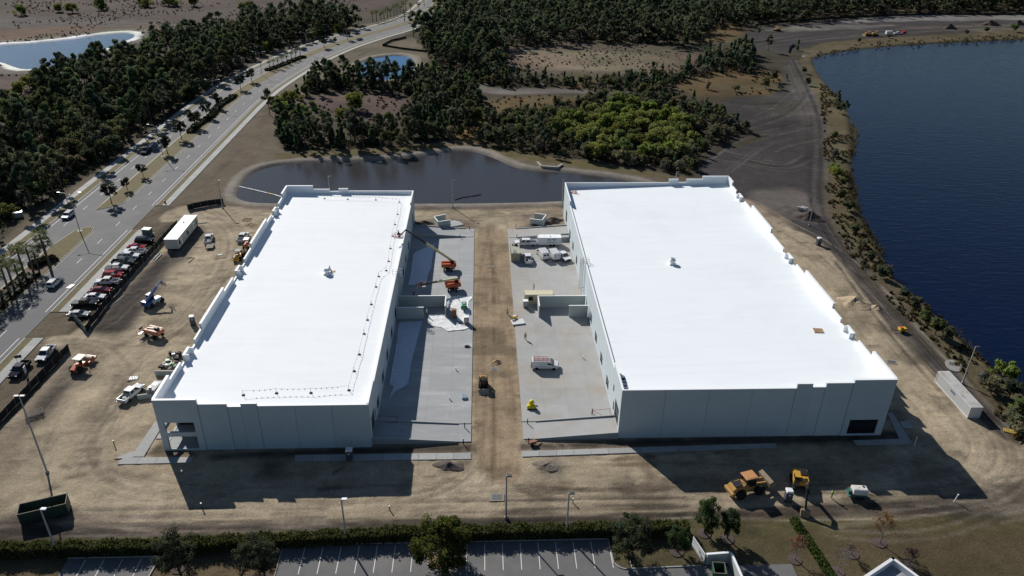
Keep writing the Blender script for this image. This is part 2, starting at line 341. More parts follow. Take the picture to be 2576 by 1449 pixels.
track([(100, 858), (220, 856), (330, 872), (400, 850), (480, 800), (540, 700)], 16, 2.4)
track([(100, 862), (220, 862), (300, 890), (330, 950), (300, 1020), (250, 1090), (200, 1180)], 14, 2.2)
track([(1310, 1165), (1360, 1205), (1480, 1225), (1700, 1232), (2000, 1240), (2300, 1232), (2470, 1195), (2500, 1130), (2440, 1050), (2300, 890), (2170, 720), (2060, 620), (1960, 570), (1880, 520)], 24, 2.4)
track([(1190, 1170), (1140, 1215), (1000, 1245), (700, 1275), (400, 1285), (200, 1300)], 16, 2.2)
track([(600, 538), (1040, 545), (1230, 545), (1420, 535), (1860, 510)], 14, 2.0, .5)
track([(470, 530), (620, 545), (660, 560)], 8, 2.0)
track([(1230, 570), (1215, 700), (1208, 900), (1212, 1100), (1215, 1200)], 8, .9, .45, -.05, .4, ((.165, .122, .08), (.33, .255, .17)))
track([(1240, 570), (1250, 700), (1262, 900), (1275, 1100), (1280, 1200)], 8, .8, .45, -.05, .4, ((.165, .122, .08), (.33, .255, .17)))
for V in ([(1236, 600), (1244, 800), (1238, 950), (1243, 1050), (1240, 1215)], [(1240, 1215), (1310, 1222), (1500, 1232), (1700, 1225)], [(1360, 1190), (1420, 1172), (1560, 1168), (1640, 1170)], [(1540, 1158), (1580, 1150), (1640, 1148)]):
    stroke(smooth_line(GP(V)), .5, (.12, .085, .055), .8, .05, .6, .25)
SC = ((.026, .023, .024), (.105, .094, .09))
track([(1985, 150), (2020, 220), (2055, 300), (2060, 420), (2056, 500), (2085, 575), (2190, 715), (2320, 870), (2440, 1005), (2520, 1080)], 16, 1.0, .7, -.08, .6, SC)
track([(1850, 330), (1950, 300), (2010, 270), (2040, 230)], 10, 3, .6, 0, .9, SC)
track([(1800, 400), (1900, 420), (2000, 430), (2060, 400)], 16, 5, .6, 0, .8, SC)
track([(1760, 420), (1860, 350), (1960, 330), (2040, 310)], 16, 5, .6, 0, .9, SC)
track([(1820, 255), (1900, 270), (1990, 262)], 10, 4, .5, 0, 1.0, SC)
track([(1900, 110), (2100, 85), (2400, 72), (2600, 66)], 14, 5, .6, 0, 2.0, SC)
track([(0, 1340), (500, 1328), (1000, 1315), (1400, 1310), (1740, 1300)], 14, 1.2, .6, -.1, .5, ((.045, .037, .032), (.13, .108, .092)))
track([(2060, 1300), (2300, 1292), (2500, 1270), (2640, 1230)], 10, 1.5, .6, -.08, .6, ((.055, .045, .037), (.17, .145, .115)))
# damp and dry blotches of the sand
st_ = (np.abs(X) < 100)*(Y > 84)*(Y < 222)
bl = np.clip((fbm(X/5.5+fbm(X/3, Y/3, 5), Y/4.2, 71, 5)-.52)*5, 0, 1)*st_*.34; Cc *= (1-bl)[..., None]
bl = np.clip((fbm(X/8, Y/6, 73, 5)-.56)*5, 0, 1)*st_*.22; Cc *= (1+bl)[..., None]
# churned patches and dozer cleat marks
for i in range(1300):
    x, y = rng.uniform(-95, 96), rng.uniform(86, 220)
    a = rng.normal(0, .5); L = rng.uniform(.8, 3.5)
    kx = rng.random() < .45; stroke([(x, y), (x+L*math.cos(a), y+L*math.sin(a)*.6)], rng.uniform(.2, .6), (.13, .105, .08) if kx else None, rng.uniform(.3, .8), rng.uniform(-.12, .10), .5, .2)
# keep the ground below slabs and roads, mix fine relief
Hh += AMP*((fbm(X/3.1, Y/3.1, 11)-.5)*1.1+(fbm(X/.9, Y/.9, 23, 3)-.5)*.9)
def press(x0, x1, y0, y1, z):
    i0, i1 = np.searchsorted(xs, (x0, x1)); j0, j1 = np.searchsorted(ys, (y0, y1)); s = np.s_[j0:j1, i0:i1]; Hh[s] = np.minimum(Hh[s], z)
press(-58, -1.8, 106.5, 211, -.12); press(7.2, 75.5, 108, 214.5, -.12)
press(-134, -95, 40, 345, -.02); press(-140, -30, 345, 720, -.03)
press(-80, 60, 40, 88.4, -.02)
Hh = np.minimum(Hh, .35)
wild = np.clip((np.hypot(X+20, Y-150)-150)/60, 0, 1)*(1-np.clip((np.abs(X+115)<22)*1.0*(Y<330), 0, 1))
pn = fbm(X/26+fbm(X/60, Y/60, 91)*2, Y/15, 57, 4); pg = (.55+.9*pn)[..., None]
Cc = Cc*(1-wild[..., None])+Cc*pg*wild[..., None]
ogr = (np.clip((fbm(X/34, Y/21, 63)-.5)*6, 0, 1)*wild*.45)[..., None]; Cc = Cc*(1-ogr)+Cc.mean(-1, keepdims=True)*np.array([.95, 1.0, .62])*ogr
tint = .84+.32*fbm(X/14, Y/14, 41)[..., None]; Cc = np.clip(Cc*tint, .01, .9)
me = bpy.data.meshes.new('ground')
co = np.stack([X, Y, Hh], -1).reshape(-1, 3).astype(np.float32)
jj, ii = np.meshgrid(np.arange(NY-1), np.arange(NX-1), indexing='ij'); q = (jj*NX+ii)
quads = np.stack([q, q+1, q+1+NX, q+NX], -1).reshape(-1, 4).astype(np.int32)
me.vertices.add(len(co)); me.vertices.foreach_set('co', co.ravel())
me.loops.add(quads.size); me.loops.foreach_set('vertex_index', quads.ravel())
me.polygons.add(len(quads)); me.polygons.foreach_set('loop_start', np.arange(0, quads.size, 4, dtype=np.int32))
me.polygons.foreach_set('use_smooth', np.ones(len(quads), bool)); me.update(calc_edges=True)
ca = me.color_attributes.new('Col', 'FLOAT_COLOR', 'POINT')
ca.data.foreach_set('color', np.concatenate([Cc.reshape(-1, 3), np.ones((len(co), 1))], 1).astype(np.float32).ravel())
def ground_mat():
    m = bpy.data.materials.new('ground_soil'); m.use_nodes = True; N = m.node_tree.nodes; L = m.node_tree.links; b = N['Principled BSDF']
    b.inputs['Roughness'].default_value = .95; b.inputs['Specular IOR Level'].default_value = .1
    at = N.new('ShaderNodeAttribute'); at.attribute_name = 'Col'; ge = N.new('ShaderNodeNewGeometry'); cur = at.outputs['Color']
    hs = []
    for scl, amt, st in ((.16, .22, (1, 1, 1)), (2.4, .26, (1, 1, 1)), (.55, .18, (1, 1.3, 1)), (7.0, .16, (1, 1, 1))):
        mp = N.new('ShaderNodeMapping'); mp.inputs['Scale'].default_value = st; L.new(ge.outputs['Position'], mp.inputs[0])
        n = N.new('ShaderNodeTexNoise'); n.inputs['Scale'].default_value = scl; n.inputs['Detail'].default_value = 7; n.inputs['Roughness'].default_value = .68; L.new(mp.outputs[0], n.inputs[0])
        r = N.new('ShaderNodeMapRange'); r.inputs[1].default_value = .28; r.inputs[2].default_value = .72; r.inputs[3].default_value = 1-amt; r.inputs[4].default_value = 1+amt; L.new(n.outputs[0], r.inputs[0])
        v = N.new('ShaderNodeVectorMath'); v.operation = 'SCALE'; L.new(cur, v.inputs[0]); L.new(r.outputs[0], v.inputs['Scale']); cur = v.outputs[0]; hs.append(n.outputs[0])
    L.new(cur, b.inputs['Base Color'])
    bp = N.new('ShaderNodeBump'); bp.inputs['Distance'].default_value = .16; bp.inputs['Strength'].default_value = .8; L.new(hs[1], bp.inputs['Height'])
    L.new(bp.outputs[0], b.inputs['Normal']); return m
me.materials.append(ground_mat())
tag(link('ground', me), kind='structure')

# ================================================================== water
def water(name, P, z, col, rough, bscale, bdist, stretch=(1, 1, 1), rot=0.0, spec=.5):
    m = bpy.data.materials.new(name+'_surface'); m.use_nodes = True; N = m.node_tree.nodes; L = m.node_tree.links; b = N['Principled BSDF']
    b.inputs['Base Color'].default_value = (*col, 1); b.inputs['Roughness'].default_value = rough; b.inputs['IOR'].default_value = 1.33; b.inputs['Specular IOR Level'].default_value = spec
    ge = N.new('ShaderNodeNewGeometry'); mp = N.new('ShaderNodeMapping'); mp.inputs['Scale'].default_value = stretch; mp.inputs['Rotation'].default_value = (0, 0, rot); L.new(ge.outputs['Position'], mp.inputs[0])
    n = N.new('ShaderNodeTexNoise'); n.inputs['Scale'].default_value = bscale; n.inputs['Detail'].default_value = 4; n.inputs['Roughness'].default_value = .55; n.inputs['Distortion'].default_value = .6; L.new(mp.outputs[0], n.inputs[0])
    bp = N.new('ShaderNodeBump'); bp.inputs['Distance'].default_value = bdist; bp.inputs['Strength'].default_value = 1; L.new(n.outputs[0], bp.inputs['Height']); L.new(bp.outputs[0], b.inputs['Normal'])
    me = bpy.data.meshes.new(name); me.from_pydata([(x, y, z) for x, y in P], [], [tuple(range(len(P)))]); me.materials.append(m)
    bm = bmesh.new(); bm.from_mesh(me); bmesh.ops.recalc_face_normals(bm, faces=bm.faces)
    for f in bm.faces:
        if f.normal.z < 0: f.normal_flip()
    bmesh.ops.triangulate(bm, faces=bm.faces); bm.to_mesh(me); bm.free()
    return tag(link(name, me), kind='structure')
def grow(P, d):
    c = np.mean(P, axis=0); n = len(P); out = []
    area = sum(P[i][0]*P[(i+1) % n][1]-P[(i+1) % n][0]*P[i][1] for i in range(n))
    for i in range(n):
        t = np.array(P[(i+1) % n])-np.array(P[i-1]); t = t/(np.linalg.norm(t)+1e-9); nr = np.array([t[1], -t[0]])*(1 if area > 0 else -1); out.append(tuple(np.array(P[i])+nr*d))
    return out
water('lake_water', grow(LK, 1.2), -.75, (.0015, .006, .026), .08, .5, .14, (.45, 1.3, 1), R_(12), .26)
water('pond_water', grow(PL, 1.0), -.75, (.02, .075, .18), .10, .5, .10, (.7, 1.2, 1))
water('retention_pond_water', grow(PC, 1.0), -.75, (.042, .040, .042), .12, 1.1, .05, (.8, 1.2, 1))
water('small_pond_water', grow(PS, 1.0), -.75, (.02, .10, .25), .08, .8, .02)

# ================================================================== road
CL = [(-115.0, float(y)) for y in range(20, 331, 6)] + smooth_line([(-115, 336), (-114.6, 352), (-113, 378), (-106, 424), (-94.5, 470), (-77, 511), (-60, 543), (-48, 572), (-41, 605), (-37, 640), (-34, 690), (-30, 780), (-20, 900)], 3)
CLa = np.array(CL); _t = np.gradient(CLa, axis=0); _t /= np.linalg.norm(_t, axis=1)[:, None]; CLn = np.stack([_t[:, 1], -_t[:, 0]], 1)
CLs = np.concatenate([[0], np.cumsum(np.linalg.norm(np.diff(CLa, axis=0), axis=1))])
def road_at(s, off):
    x = np.interp(s, CLs, CLa[:, 0]); y = np.interp(s, CLs, CLa[:, 1]); nx = np.interp(s, CLs, CLn[:, 0]); ny = np.interp(s, CLs, CLn[:, 1])
    return (x+nx*off, y+ny*off)
def s_of_y(y): return float(np.interp(y, CLa[:, 1], CLs))
def strip(mb, s0, s1, o0, o1, z, step=4.0, h=0.0):
    n = max(1, int(math.ceil((s1-s0)/step))); S = np.linspace(s0, s1, n+1); vs = []; fs = []
    for s in S:
        a = road_at(s, o0); b = road_at(s, o1)
        vs += [(a[0], a[1], z), (b[0], b[1], z)] if not h else [(a[0], a[1], z), (b[0], b[1], z), (b[0], b[1], z-h), (a[0], a[1], z-h)]
    k = 2 if not h else 4
    for i in range(n):
        if not h: fs.append((i*2, i*2+1, i*2+3, i*2+2))
        else:
            for j in range(4): fs.append((i*4+j, i*4+(j+1) % 4, i*4+4+(j+1) % 4, i*4+4+j))
    if h: fs += [(0, 1, 2, 3), (n*4+3, n*4+2, n*4+1, n*4)]
    return mb.add(vs, fs)
ASPH = mat('road_asphalt', (.092, .095, .103), .85, var=.10, scale=.25, bump=.01, bscale=30, obj=False, c2=(.118, .12, .125), c2s=.08)
CONC = mat('kerb_concrete', (.33, .325, .31), .8, var=.15, scale=.8, obj=False)
WALK = mat('sidewalk_concrete', (.32, .325, .32), .85, var=.12, scale=1.5, rnd=.07, obj=False)
PAINT = mat('white_road_paint', (.62, .62, .6), .7, var=.2, scale=6, obj=False)
YPAINT = mat('yellow_road_paint', (.42, .31, .08), .7, var=.25, scale=6, obj=False)
MGRASS = mat('median_grass', OLIVE, .95, var=.3, scale=.9, bump=.1, bscale=8, obj=False, c2=(.13, .10, .045), c2s=.15)
smax = s_of_y(880)
road = empty('road', (0, 0, 0)); tag(road, kind='structure')
m_ = MB(); strip(m_, 0, smax, -11.6, 13.6, .05); m_.build('carriageway', ASPH, road)
OPEN0, OPEN1 = 206.0, 221.5
mL = MB(); mR = MB()
# medians
med1 = [(-119.0, 20), (-119.0, 193), (-117.4, 203.5), (-114.8, 206.2), (-112.6, 205.6), (-112.0, 203), (-112.0, 20)]
a1 = [(-118.2, 219.0), (-113.2, 222.2), (-112.0, 224.5)]
n0 = s_of_y(226)
for nm, P in (('median', med1),):
    MB().prism(P, .03, .17, axis='z').build(nm, CONC, road); Q = grow([Vector(p) for p in P], -.22); MB().prism([tuple(q) for q in Q], .10, .19, axis='z').build('median_grass', MGRASS, road)
S = np.linspace(n0, smax, 120)
P2 = a1 + [road_at(s, 3.0) for s in S] + [road_at(s, -3.2) for s in S[::-1]]
MB().prism(P2, .03, .17, axis='z').build('median', CONC, road); MB().prism([tuple(q) for q in grow(P2, -.22)], .10, .19, axis='z').build('median_grass', MGRASS, road)
# kerbs, verge strips and sidewalks
D1 = (s_of_y(204), s_of_y(222.5)); D2 = (s_of_y(145.5), s_of_y(157))
for a, b, o in ((0, smax, -11.7), (0, D2[0], 13.7), (D2[1], D1[0], 13.7), (D1[1], smax, 13.7)):
    m_ = MB(); strip(m_, a, b, o-.2 if o < 0 else o-.1, o+.1 if o < 0 else o+.2, .16, 4, .16); m_.build('kerb', CONC, road)
for a, b, o0, o1 in ((0, smax, -14.1, -11.95), (0, D2[0], 13.95, 15.5), (D2[1], D1[0], 13.95, 15.5), (D1[1], smax, 13.95, 15.5)):
    m_ = MB(); strip(m_, a, b, o0, o1, .10, 4, .12); m_.build('verge_grass', MGRASS, road)
side = {}
for nm, o0, o1, rngs in (('west', -16.4, -14.15, ((0, smax),)), ('east', 15.55, 17.75, ((0, D2[0]), (D2[1], D1[0]), (D1[1], smax)))):
    sw = empty('sidewalk'); tag(sw, kind='structure'); lim = s_of_y(330)
    for a, b in rngs:
        s = a
        while s < min(b, lim)-.5:
            e = min(s+2.4, b); yy = road_at(s, 0)[1]
            if yy > 120: m_ = MB(); strip(m_, s+.012, e-.012, o0, o1, .13+.006*rng.random(), 3, .16); m_.build('slab', WALK, sw)
            s = e
        if b > lim: m_ = MB(); strip(m_, max(a, lim), b, o0, o1, .13, 3, .16); m_.build('walkway', WALK, sw)
# painted lines
m_ = MB(); strip(m_, 0, smax, -10.55, -10.4, .056); m_.build('edge_line', PAINT, road)
for a, b in ((0, D2[0]), (D2[1], D1[0]), (D1[1], smax)):
    m_ = MB(); strip(m_, a, b, 12.35, 12.5, .056); m_.build('edge_line', PAINT, road)
for a, b, o in ((0, s_of_y(190), -4.25), (s_of_y(224), smax, -3.5), (0, s_of_y(203), 3.35), (s_of_y(226), smax, 3.35)):
    m_ = MB(); strip(m_, a, b, o-.06, o+.06, .056); m_.build('median_line', YPAINT, road)
lim = s_of_y(480)
for o in (-7.1, 7.9):
    s = 4.0
    while s < smax:
        if road_at(s, 0)[1] > 110 and s < lim: m_ = MB(); strip(m_, s, s+3.05, o-.07, o+.07, .056); m_.build('lane_dash', PAINT, road)
        s += 12.2
# ================================================================== warehouses
WALL = mat('painted_tilt_wall', (.50, .57, .61), .8, var=.045, scale=.5, bump=.004, bscale=6, rnd=.02)
CAP = mat('white_parapet_cap', (.83, .85, .87), .6)
PINN = mat('white_parapet_face', (.78, .81, .84), .7, var=.02, scale=.6)
ROOF1 = mat('white_roof_membrane', (.86, .89, .92), .7, spec=.12, var=.03, scale=.35, stretch=(.15, 2.2, 1), rnd=.02)
ROOF2 = mat('grey_white_roof_membrane', (.80, .85, .88), .7, spec=.15, var=.03, scale=.35, stretch=(.15, 2.2, 1))
GLASS = mat('dark_storefront_glass', (.012, .014, .018), .08, spec=.6)
DOOR = mat('dark_door_opening', (.02, .022, .025), .6)
FRAME = mat('dark_metal_frame', (.03, .03, .035), .6, spec=.15)
STEEL = mat('galvanised_steel', (.42, .44, .46), .45, .5)
SLABM = mat('court_concrete', (.315, .327, .335), .85, var=.10, scale=.35, rnd=.045, obj=False, stretch=(.5, 1.6, 1), c2=(.38, .395, .405), c2s=.22, c2t=(.52, .66), bump=.002, bscale=10)
SLABR = mat('stained_court_concrete', (.345, .35, .345), .85, var=.08, scale=.35, rnd=.035, obj=False, c2=(.335, .305, .27), c2s=.09, c2t=(.46, .64), bump=.002, bscale=10)
PANELC = mat('enclosure_wall_concrete', (.42, .46, .45), .8, var=.04, scale=.6)
RAMP = mat('ramp_wall_concrete', (.34, .355, .36), .8, var=.08, scale=.8, obj=False)

def wall_box(mb, u0, u1, z0, z1, w0, w1, ax, holes=()):
    us = sorted({u0, u1, *[h for q in holes for h in q[:2]]}); zs = sorted({z0, z1, *[h for q in holes for h in q[2:]]})
    for a, b in zip(us[:-1], us[1:]):
        for c, d in zip(zs[:-1], zs[1:]):
            if any(h[0] <= (a+b)/2 <= h[1] and h[2] <= (c+d)/2 <= h[3] for h in holes): continue
            if ax == 'x': mb.box(a, b, w0, w1, c, d)
            else: mb.box(w0, w1, a, b, c, d)
def panels(root, segs, ax, face, inw, z0, maxw=7.0, openings=(), coped=True, low=0.0):
    """segs (u0, u1, top, proud); face = outer plane, inw = +1/-1 direction to the inside"""
    for u0, u1, top, proud in segs:
        n = max(1, round((u1-u0)/maxw)); e = np.linspace(u0, u1, n+1)
        for a, b in zip(e[:-1], e[1:]):
            hs = [h for h in openings if a-.01 <= h[0] and h[1] <= b+.01]
            m = MB(); f = face-inw*proud; g = .028; lo, hi = sorted((f, face+inw*.28)); wall_box(m, a+g, b-g, z0, top, lo, hi, ax, hs); m.build('wall_panel', WALL, root)
        if coped:
            lo, hi = sorted((face-inw*(proud+.04), face+inw*.34))
            m = MB(); (m.box(u0-.01, u1+.01, lo, hi, top, top+.07) if ax == 'x' else m.box(lo, hi, u0-.01, u1+.01, top, top+.07)); m.build('parapet_cap', CAP, root)
            lo, hi = sorted((face+inw*.28, face+inw*.31)); zl = low
            m = MB(); (m.box(u0, u1, lo, hi, zl, top) if ax == 'x' else m.box(lo, hi, u0, u1, zl, top)); m.build('parapet_lining', PINN, root)
    # backing behind the joints
    u0, u1 = segs[0][0], segs[-1][1]
    lo, hi = sorted((face+inw*.11, face+inw*.2)); m = MB(); zt = min(s[2] for s in segs)-.05
    wall_box(m, u0, u1, z0, zt, lo, hi, ax, openings); m.build('wall_core', mat('joint_sealant', (.12, .13, .14), .9), root)

def doors(root, lst, face, inw):
    for y0, y1, z0, z1 in lst:
        d = Bx(*sorted((face+inw*.14, face+inw*.24)), y0, y1, z0, z1).build('dock_door', DOOR, root)
        Bx(*sorted((face+inw*.10, face+inw*.135)), y0+.15, y1-.15, z0+.12, z0+.5).build('door_bumper', FRAME, d)
        Bx(*sorted((face+inw*.11, face+inw*.135)), y0, y1, (z0+z1)/2-.02, (z0+z1)/2+.02).build('door_joint', STEEL, d)

for m_ in (ROOF1, ROOF2):      # welded laps every 3 m and faint ponding marks
    N = m_.node_tree.nodes; L_ = m_.node_tree.links; b = N['Principled BSDF']; src = b.inputs['Base Color'].links[0].from_socket; ge = N.new('ShaderNodeNewGeometry'); sx = N.new('ShaderNodeSeparateXYZ'); L_.new(ge.outputs['Position'], sx.inputs[0])
    dv = N.new('ShaderNodeMath'); dv.operation = 'MULTIPLY'; dv.inputs[1].default_value = 1/3.05; L_.new(sx.outputs[1], dv.inputs[0]); fr = N.new('ShaderNodeMath'); fr.operation = 'FRACT'; L_.new(dv.outputs[0], fr.inputs[0]); lt = N.new('ShaderNodeMath'); lt.operation = 'LESS_THAN'; lt.inputs[1].default_value = .05; L_.new(fr.outputs[0], lt.inputs[0])
    n = N.new('ShaderNodeTexNoise'); n.inputs['Scale'].default_value = .07; n.inputs['Detail'].default_value = 8; n.inputs['Roughness'].default_value = .7; L_.new(ge.outputs['Position'], n.inputs[0]); r = N.new('ShaderNodeMapRange'); r.inputs[1].default_value = .5; r.inputs[2].default_value = .75; r.inputs[3].default_value = 1.0; r.inputs[4].default_value = .93; L_.new(n.outputs[0], r.inputs[0])
    ml = N.new('ShaderNodeMath'); ml.operation = 'MULTIPLY_ADD'; ml.inputs[1].default_value = -.035; L_.new(lt.outputs[0], ml.inputs[0]); L_.new(r.outputs[0], ml.inputs[2]); v = N.new('ShaderNodeVectorMath'); v.operation = 'SCALE'; L_.new(src, v.inputs[0]); L_.new(ml.outputs[0], v.inputs['Scale']); L_.new(v.outputs[0], b.inputs['Base Color'])
# --- left warehouse
xa, xb, ya, yb = -57.2, -20.2, 107.5, 210.8
LB = empty('warehouse', ((xa+xb)/2, ya, 0)); tag(LB, 'left white-roofed warehouse with orange boom lift basket over its roof and flag line', 'warehouse', None)
LBI = LB.matrix_world
def rooted(root, fn):
    """build with world coordinates then parent keeping place"""
    n0 = set(bpy.data.objects); fn()
def world_parent(root):
    """children of root were built in world coordinates: move them into the root's frame"""
    for c in root.children: c.location = c.location-root.location
T1, M1, L1 = 11.0, 9.95, 9.3
hol = [(-56.1, -50.9, .25, 3.05), (-56.1, -50.9, 3.95, 6.15)]
panels(LB, [(xa, -49.7, T1, .12), (-49.7, -44.7, M1, 0), (-44.7, -42.3, L1, -.06), (-42.3, -39.5, M1, 0), (-39.5, xb, L1+.1, -.06)], 'x', ya, 1, -.4, 6.5, hol, low=8.4)
panels(LB, [(xa, -49.5, T1, .12), (-49.5, -44.7, M1, 0), (-44.7, -42.1, L1, -.06), (-42.1, -39.3, M1+.2, 0), (-39.3, xb, L1+.1, -.06)], 'x', yb, -1, -.4, 6.5, low=8.3)
sideL = [(ya+.3, 114.9, T1, .12), (114.9, 120.6, M1, 0), (120.6, 122.6, 9.0, -.05), (122.6, 125.6, 10.2, .1), (125.6, 128.6, 9.0, -.05), (128.6, 132.9, M1, 0), (132.9, 148.3, T1, .12), (148.3, 155, M1, 0), (155, 157.8, 9.0, -.05), (157.8, 160.8, 10.2, .1), (160.8, 164.5, 9.0, -.05), (164.5, 171, M1, 0), (171, 186.4, T1, .12), (186.4, 191.6, M1, 0), (191.6, 193.5, 9.0, -.05), (193.5, 196.6, 10.2, .1), (196.6, 199.6, 9.0, -.05), (199.6, 204.4, M1, 0), (204.4, yb-.3, T1, .12)]
hol2 = [(109.0, 114.0, .25, 3.05), (109.0, 114.0, 3.95, 6.15)]
panels(LB, sideL, 'y', xa, 1, -.4, 7.7, hol2, low=8.6)
dockL = [(124.9, 127.8, .9, 3.3), (133.0, 135.9, .9, 3.3), (141.9, 144.8, .9, 3.3), (150.6, 153.5, .9, 3.3), (171.3, 174.4, .9, 3.3), (178.6, 181.6, .9, 3.3), (186.8, 189.8, .9, 3.3), (116.5, 119.3, .9, 3.3), (109.2, 112.9, 1.2, 5.0), (113.7, 114.7, 1.2, 3.4), (202.6, 205.8, 1.2, 5.0)]
ptsY = [ya+.3, 115.2, 121.6, 129.9, 138.6, 147.6, 156.5, 165, 175.5, 184, 192.5, 201, yb-.3]
panels(LB, [(a, b, L1+.2 if i in (0, 11) else 8.85, 0) for i, (a, b) in enumerate(zip(ptsY[:-1], ptsY[1:]))], 'y', xb, -1, -.4, 20, dockL, low=8.2)
doors(LB, dockL, xb, -1)
for y0 in (122.75, 193.6, 157.9):      # returns of the three raised brackets
    for y in (y0, y0+2.5): Bx(xa+.31, xa+1.0, y, y+.25, 8.6, 10.2).build('parapet_return', CAP, LB)
def deck(root, x0, x1, y0, y1, zl, zr, m):
    MB().prism([(x0, zl-.3), (x1, zr-.3), (x1, zr), (x0, zl)], y0, y1).build('roof_membrane', m, root)
deck(LB, xa+.29, xb-.29, ya+.29, yb-.29, 8.75, 8.4, ROOF1)
# open porch at the front corner: floor slab and recessed glass
Bx(xa+.3, -50.6, ya+.3, 114.2, 0, .2).build('porch_floor', SLABM, LB)
Bx(-50.6, -50.4, ya+.3, 114.4, 0, 8.3).build('storefront_wall', DOOR, LB); Bx(xa+.3, -50.6, 114.2, 114.4, 3.2, 8.3).build('storefront_wall', DOOR, LB)
Bx(xa+.3, -50.65, ya+.3, 114.2, 6.6, 6.8).build('porch_soffit', WALL, LB)
# --- right warehouse
xc, xd, yc, yd = 24.9, 74.6, 109.0, 214.2
RB = empty('warehouse', ((xc+xd)/2, yc, 0)); tag(RB, 'right larger warehouse with a pallet and roof vent on its greyer white roof', 'warehouse')
T2, M2, L2 = 12.55, 11.75, 10.75
store = [(67.9, 73.3, .25, 3.6)]
panels(RB, [(xc, 56.5, L2, -.06), (56.5, 59.4, M2, 0), (59.4, 61.8, L2+.2, -.06), (61.8, 66.8, M2+.1, 0), (66.8, xd, T2, .12)], 'x', yc, 1, -.4, 8.0, store, low=9.0)
panels(RB, [(xc, 56.4, L2-.1, -.06), (56.4, 59.3, M2, 0), (59.3, 61.8, L2, -.06), (61.8, 66.6, M2, 0), (66.6, xd, T2+.1, .12)], 'x', yd, -1, -.4, 8.0, low=8.9)
sideR = [(yc+.3, 118.2, T2, .12), (118.2, 123.9, 11.35, 0), (123.9, 126.1, 10.55, -.05), (126.1, 129.3, 11.6, .1), (129.3, 132.1, 10.55, -.05), (132.1, 136.6, 11.4, 0), (136.6, 152, T2, .12), (152, 157.4, 11.4, 0), (157.4, 160, 10.55, -.05), (160, 163.2, 11.6, .1), (163.2, 166, 10.55, -.05), (166, 175.4, 11.4, 0), (175.4, 191.2, T2, .12), (191.2, 197.3, 11.3, 0), (197.3, 199.5, 10.55, -.05), (199.5, 202.8, 11.6, .1), (202.8, 205.2, 10.55, -.05), (205.2, 209.5, 11.4, 0), (209.5, yd-.3, T2, .12)]
panels(RB, sideR, 'y', xd, -1, -.4, 8.0, low=10.2)
dockR = [(121.9, 124.8, .9, 3.4), (130.4, 133.3, .9, 3.4), (138.8, 141.7, .9, 3.4), (147.3, 150.2, .9, 3.4), (177.2, 179.8, .9, 3.4), (185.6, 188.6, .9, 3.4), (193.7, 196.6, .9, 3.4), (110.4, 114.3, 1.2, 5.2), (115.0, 116.0, 1.2, 3.5), (116.2, 117.2, 4.8, 6.5), (204.0, 207.2, 1.2, 5.0)]
ptsR = [yc+.3, 118.0, 126.6, 135.2, 144, 152.6, 162, 170.5, 181.2, 190.2, 199.2, yd-.3]
panels(RB, [(a, b, 10.65 if i in (0, 10) else 9.35, 0) for i, (a, b) in enumerate(zip(ptsR[:-1], ptsR[1:]))], 'y', xc, 1, -.4, 20, dockR, low=8.8)
doors(RB, dockR, xc, 1)
for y0 in (126.2, 160.1, 199.6):
    for y in (y0, y0+2.7): Bx(xd-1.0, xd-.31, y, y+.25, 10.1, 11.6).build('parapet_return', CAP, RB)
deck(RB, xc+.29, xd-.29, yc+.29, yd-.29, 9.0, 10.35, ROOF2)
g = Bx(67.9, 73.3, yc+.16, yc+.2, .25, 3.6).build('storefront_glass', GLASS, RB)
m_ = MB()
for x in np.linspace(67.93, 73.27, 6): m_.box(x-.04, x+.04, yc+.06, yc+.155, .25, 3.6)
for z in (.3, 1.2, 2.5, 3.55): m_.box(67.9, 73.3, yc+.07, yc+.15, z-.035, z+.035)
m_.build('mullion', FRAME, g)
for o in (LB, RB): world_parent(o)
# ================================================================== truck courts with ramps
def court(x0, x1, y0, y1, m, lane_side, name_lab):
    root = empty('truck_court'); tag(root, kind='structure')
    cols = [0, 4.6, 9.2, 13.8, x1-x0]; cache = {}
    rows = np.linspace(y0, y1, 17)
    for ci, (a, b) in enumerate(zip(cols[:-1], cols[1:])):
        for j in range(16):
            L = rows[1]-rows[0]
            if ci not in cache: cache[ci] = Bx(0, b-a-.014, 0, L-.014, -.35, 0).mesh(m, name='slab')
            link('slab', cache[ci], root, (x0+a+.007, rows[j]+.007, .03+.004*rng.random()))
    return root
court(-20.2, -2.3, 113.8, 198.2, SLABM, 1, 'left'); court(7.4, 24.9, 114.2, 197.6, SLABR, -1, 'right')
def ramp(x_low, x_hi, y0, y1, hz, lab, w=.25):
    root = empty('loading_ramp', ((x_low+x_hi)/2, (y0+y1)/2, 0)); tag(root, lab, 'ramp')
    ox, oy = root.location.x, root.location.y
    MB().prism([(x_low-ox, -.35), (x_hi-ox, -.35), (x_hi-ox, hz), (x_low+(x_hi-x_low)*.12-ox, .045), (x_low-ox, .04)], y0+w-oy, y1-w-oy).build('deck', SLABM if x_low < 0 else SLABR, root)
    for yy in (y0, y1-w):
        MB().prism([(x_low+(x_hi-x_low)*.14-ox, -.4), (x_hi-ox, -.4), (x_hi-ox, hz+.3), (x_low+(x_hi-x_low)*.14-ox, .28)], yy-oy, yy+w-oy).build('side_wall', RAMP, root)
ramp(-2.3, -20.18, 108.3, 113.75, 1.15, 'concrete ramp at the near end of the left court, half in shadow')
ramp(7.4, 24.88, 108.8, 114.15, 1.15, 'sunlit concrete ramp at the near end of the right court')
ramp(-2.3, -20.18, 198.25, 204.3, 1.15, 'concrete ramp at the far end of the left court, by the boom lift')
ramp(7.4, 24.88, 197.65, 204.0, 1.15, 'concrete ramp at the far end of the right court, behind the white trailer')
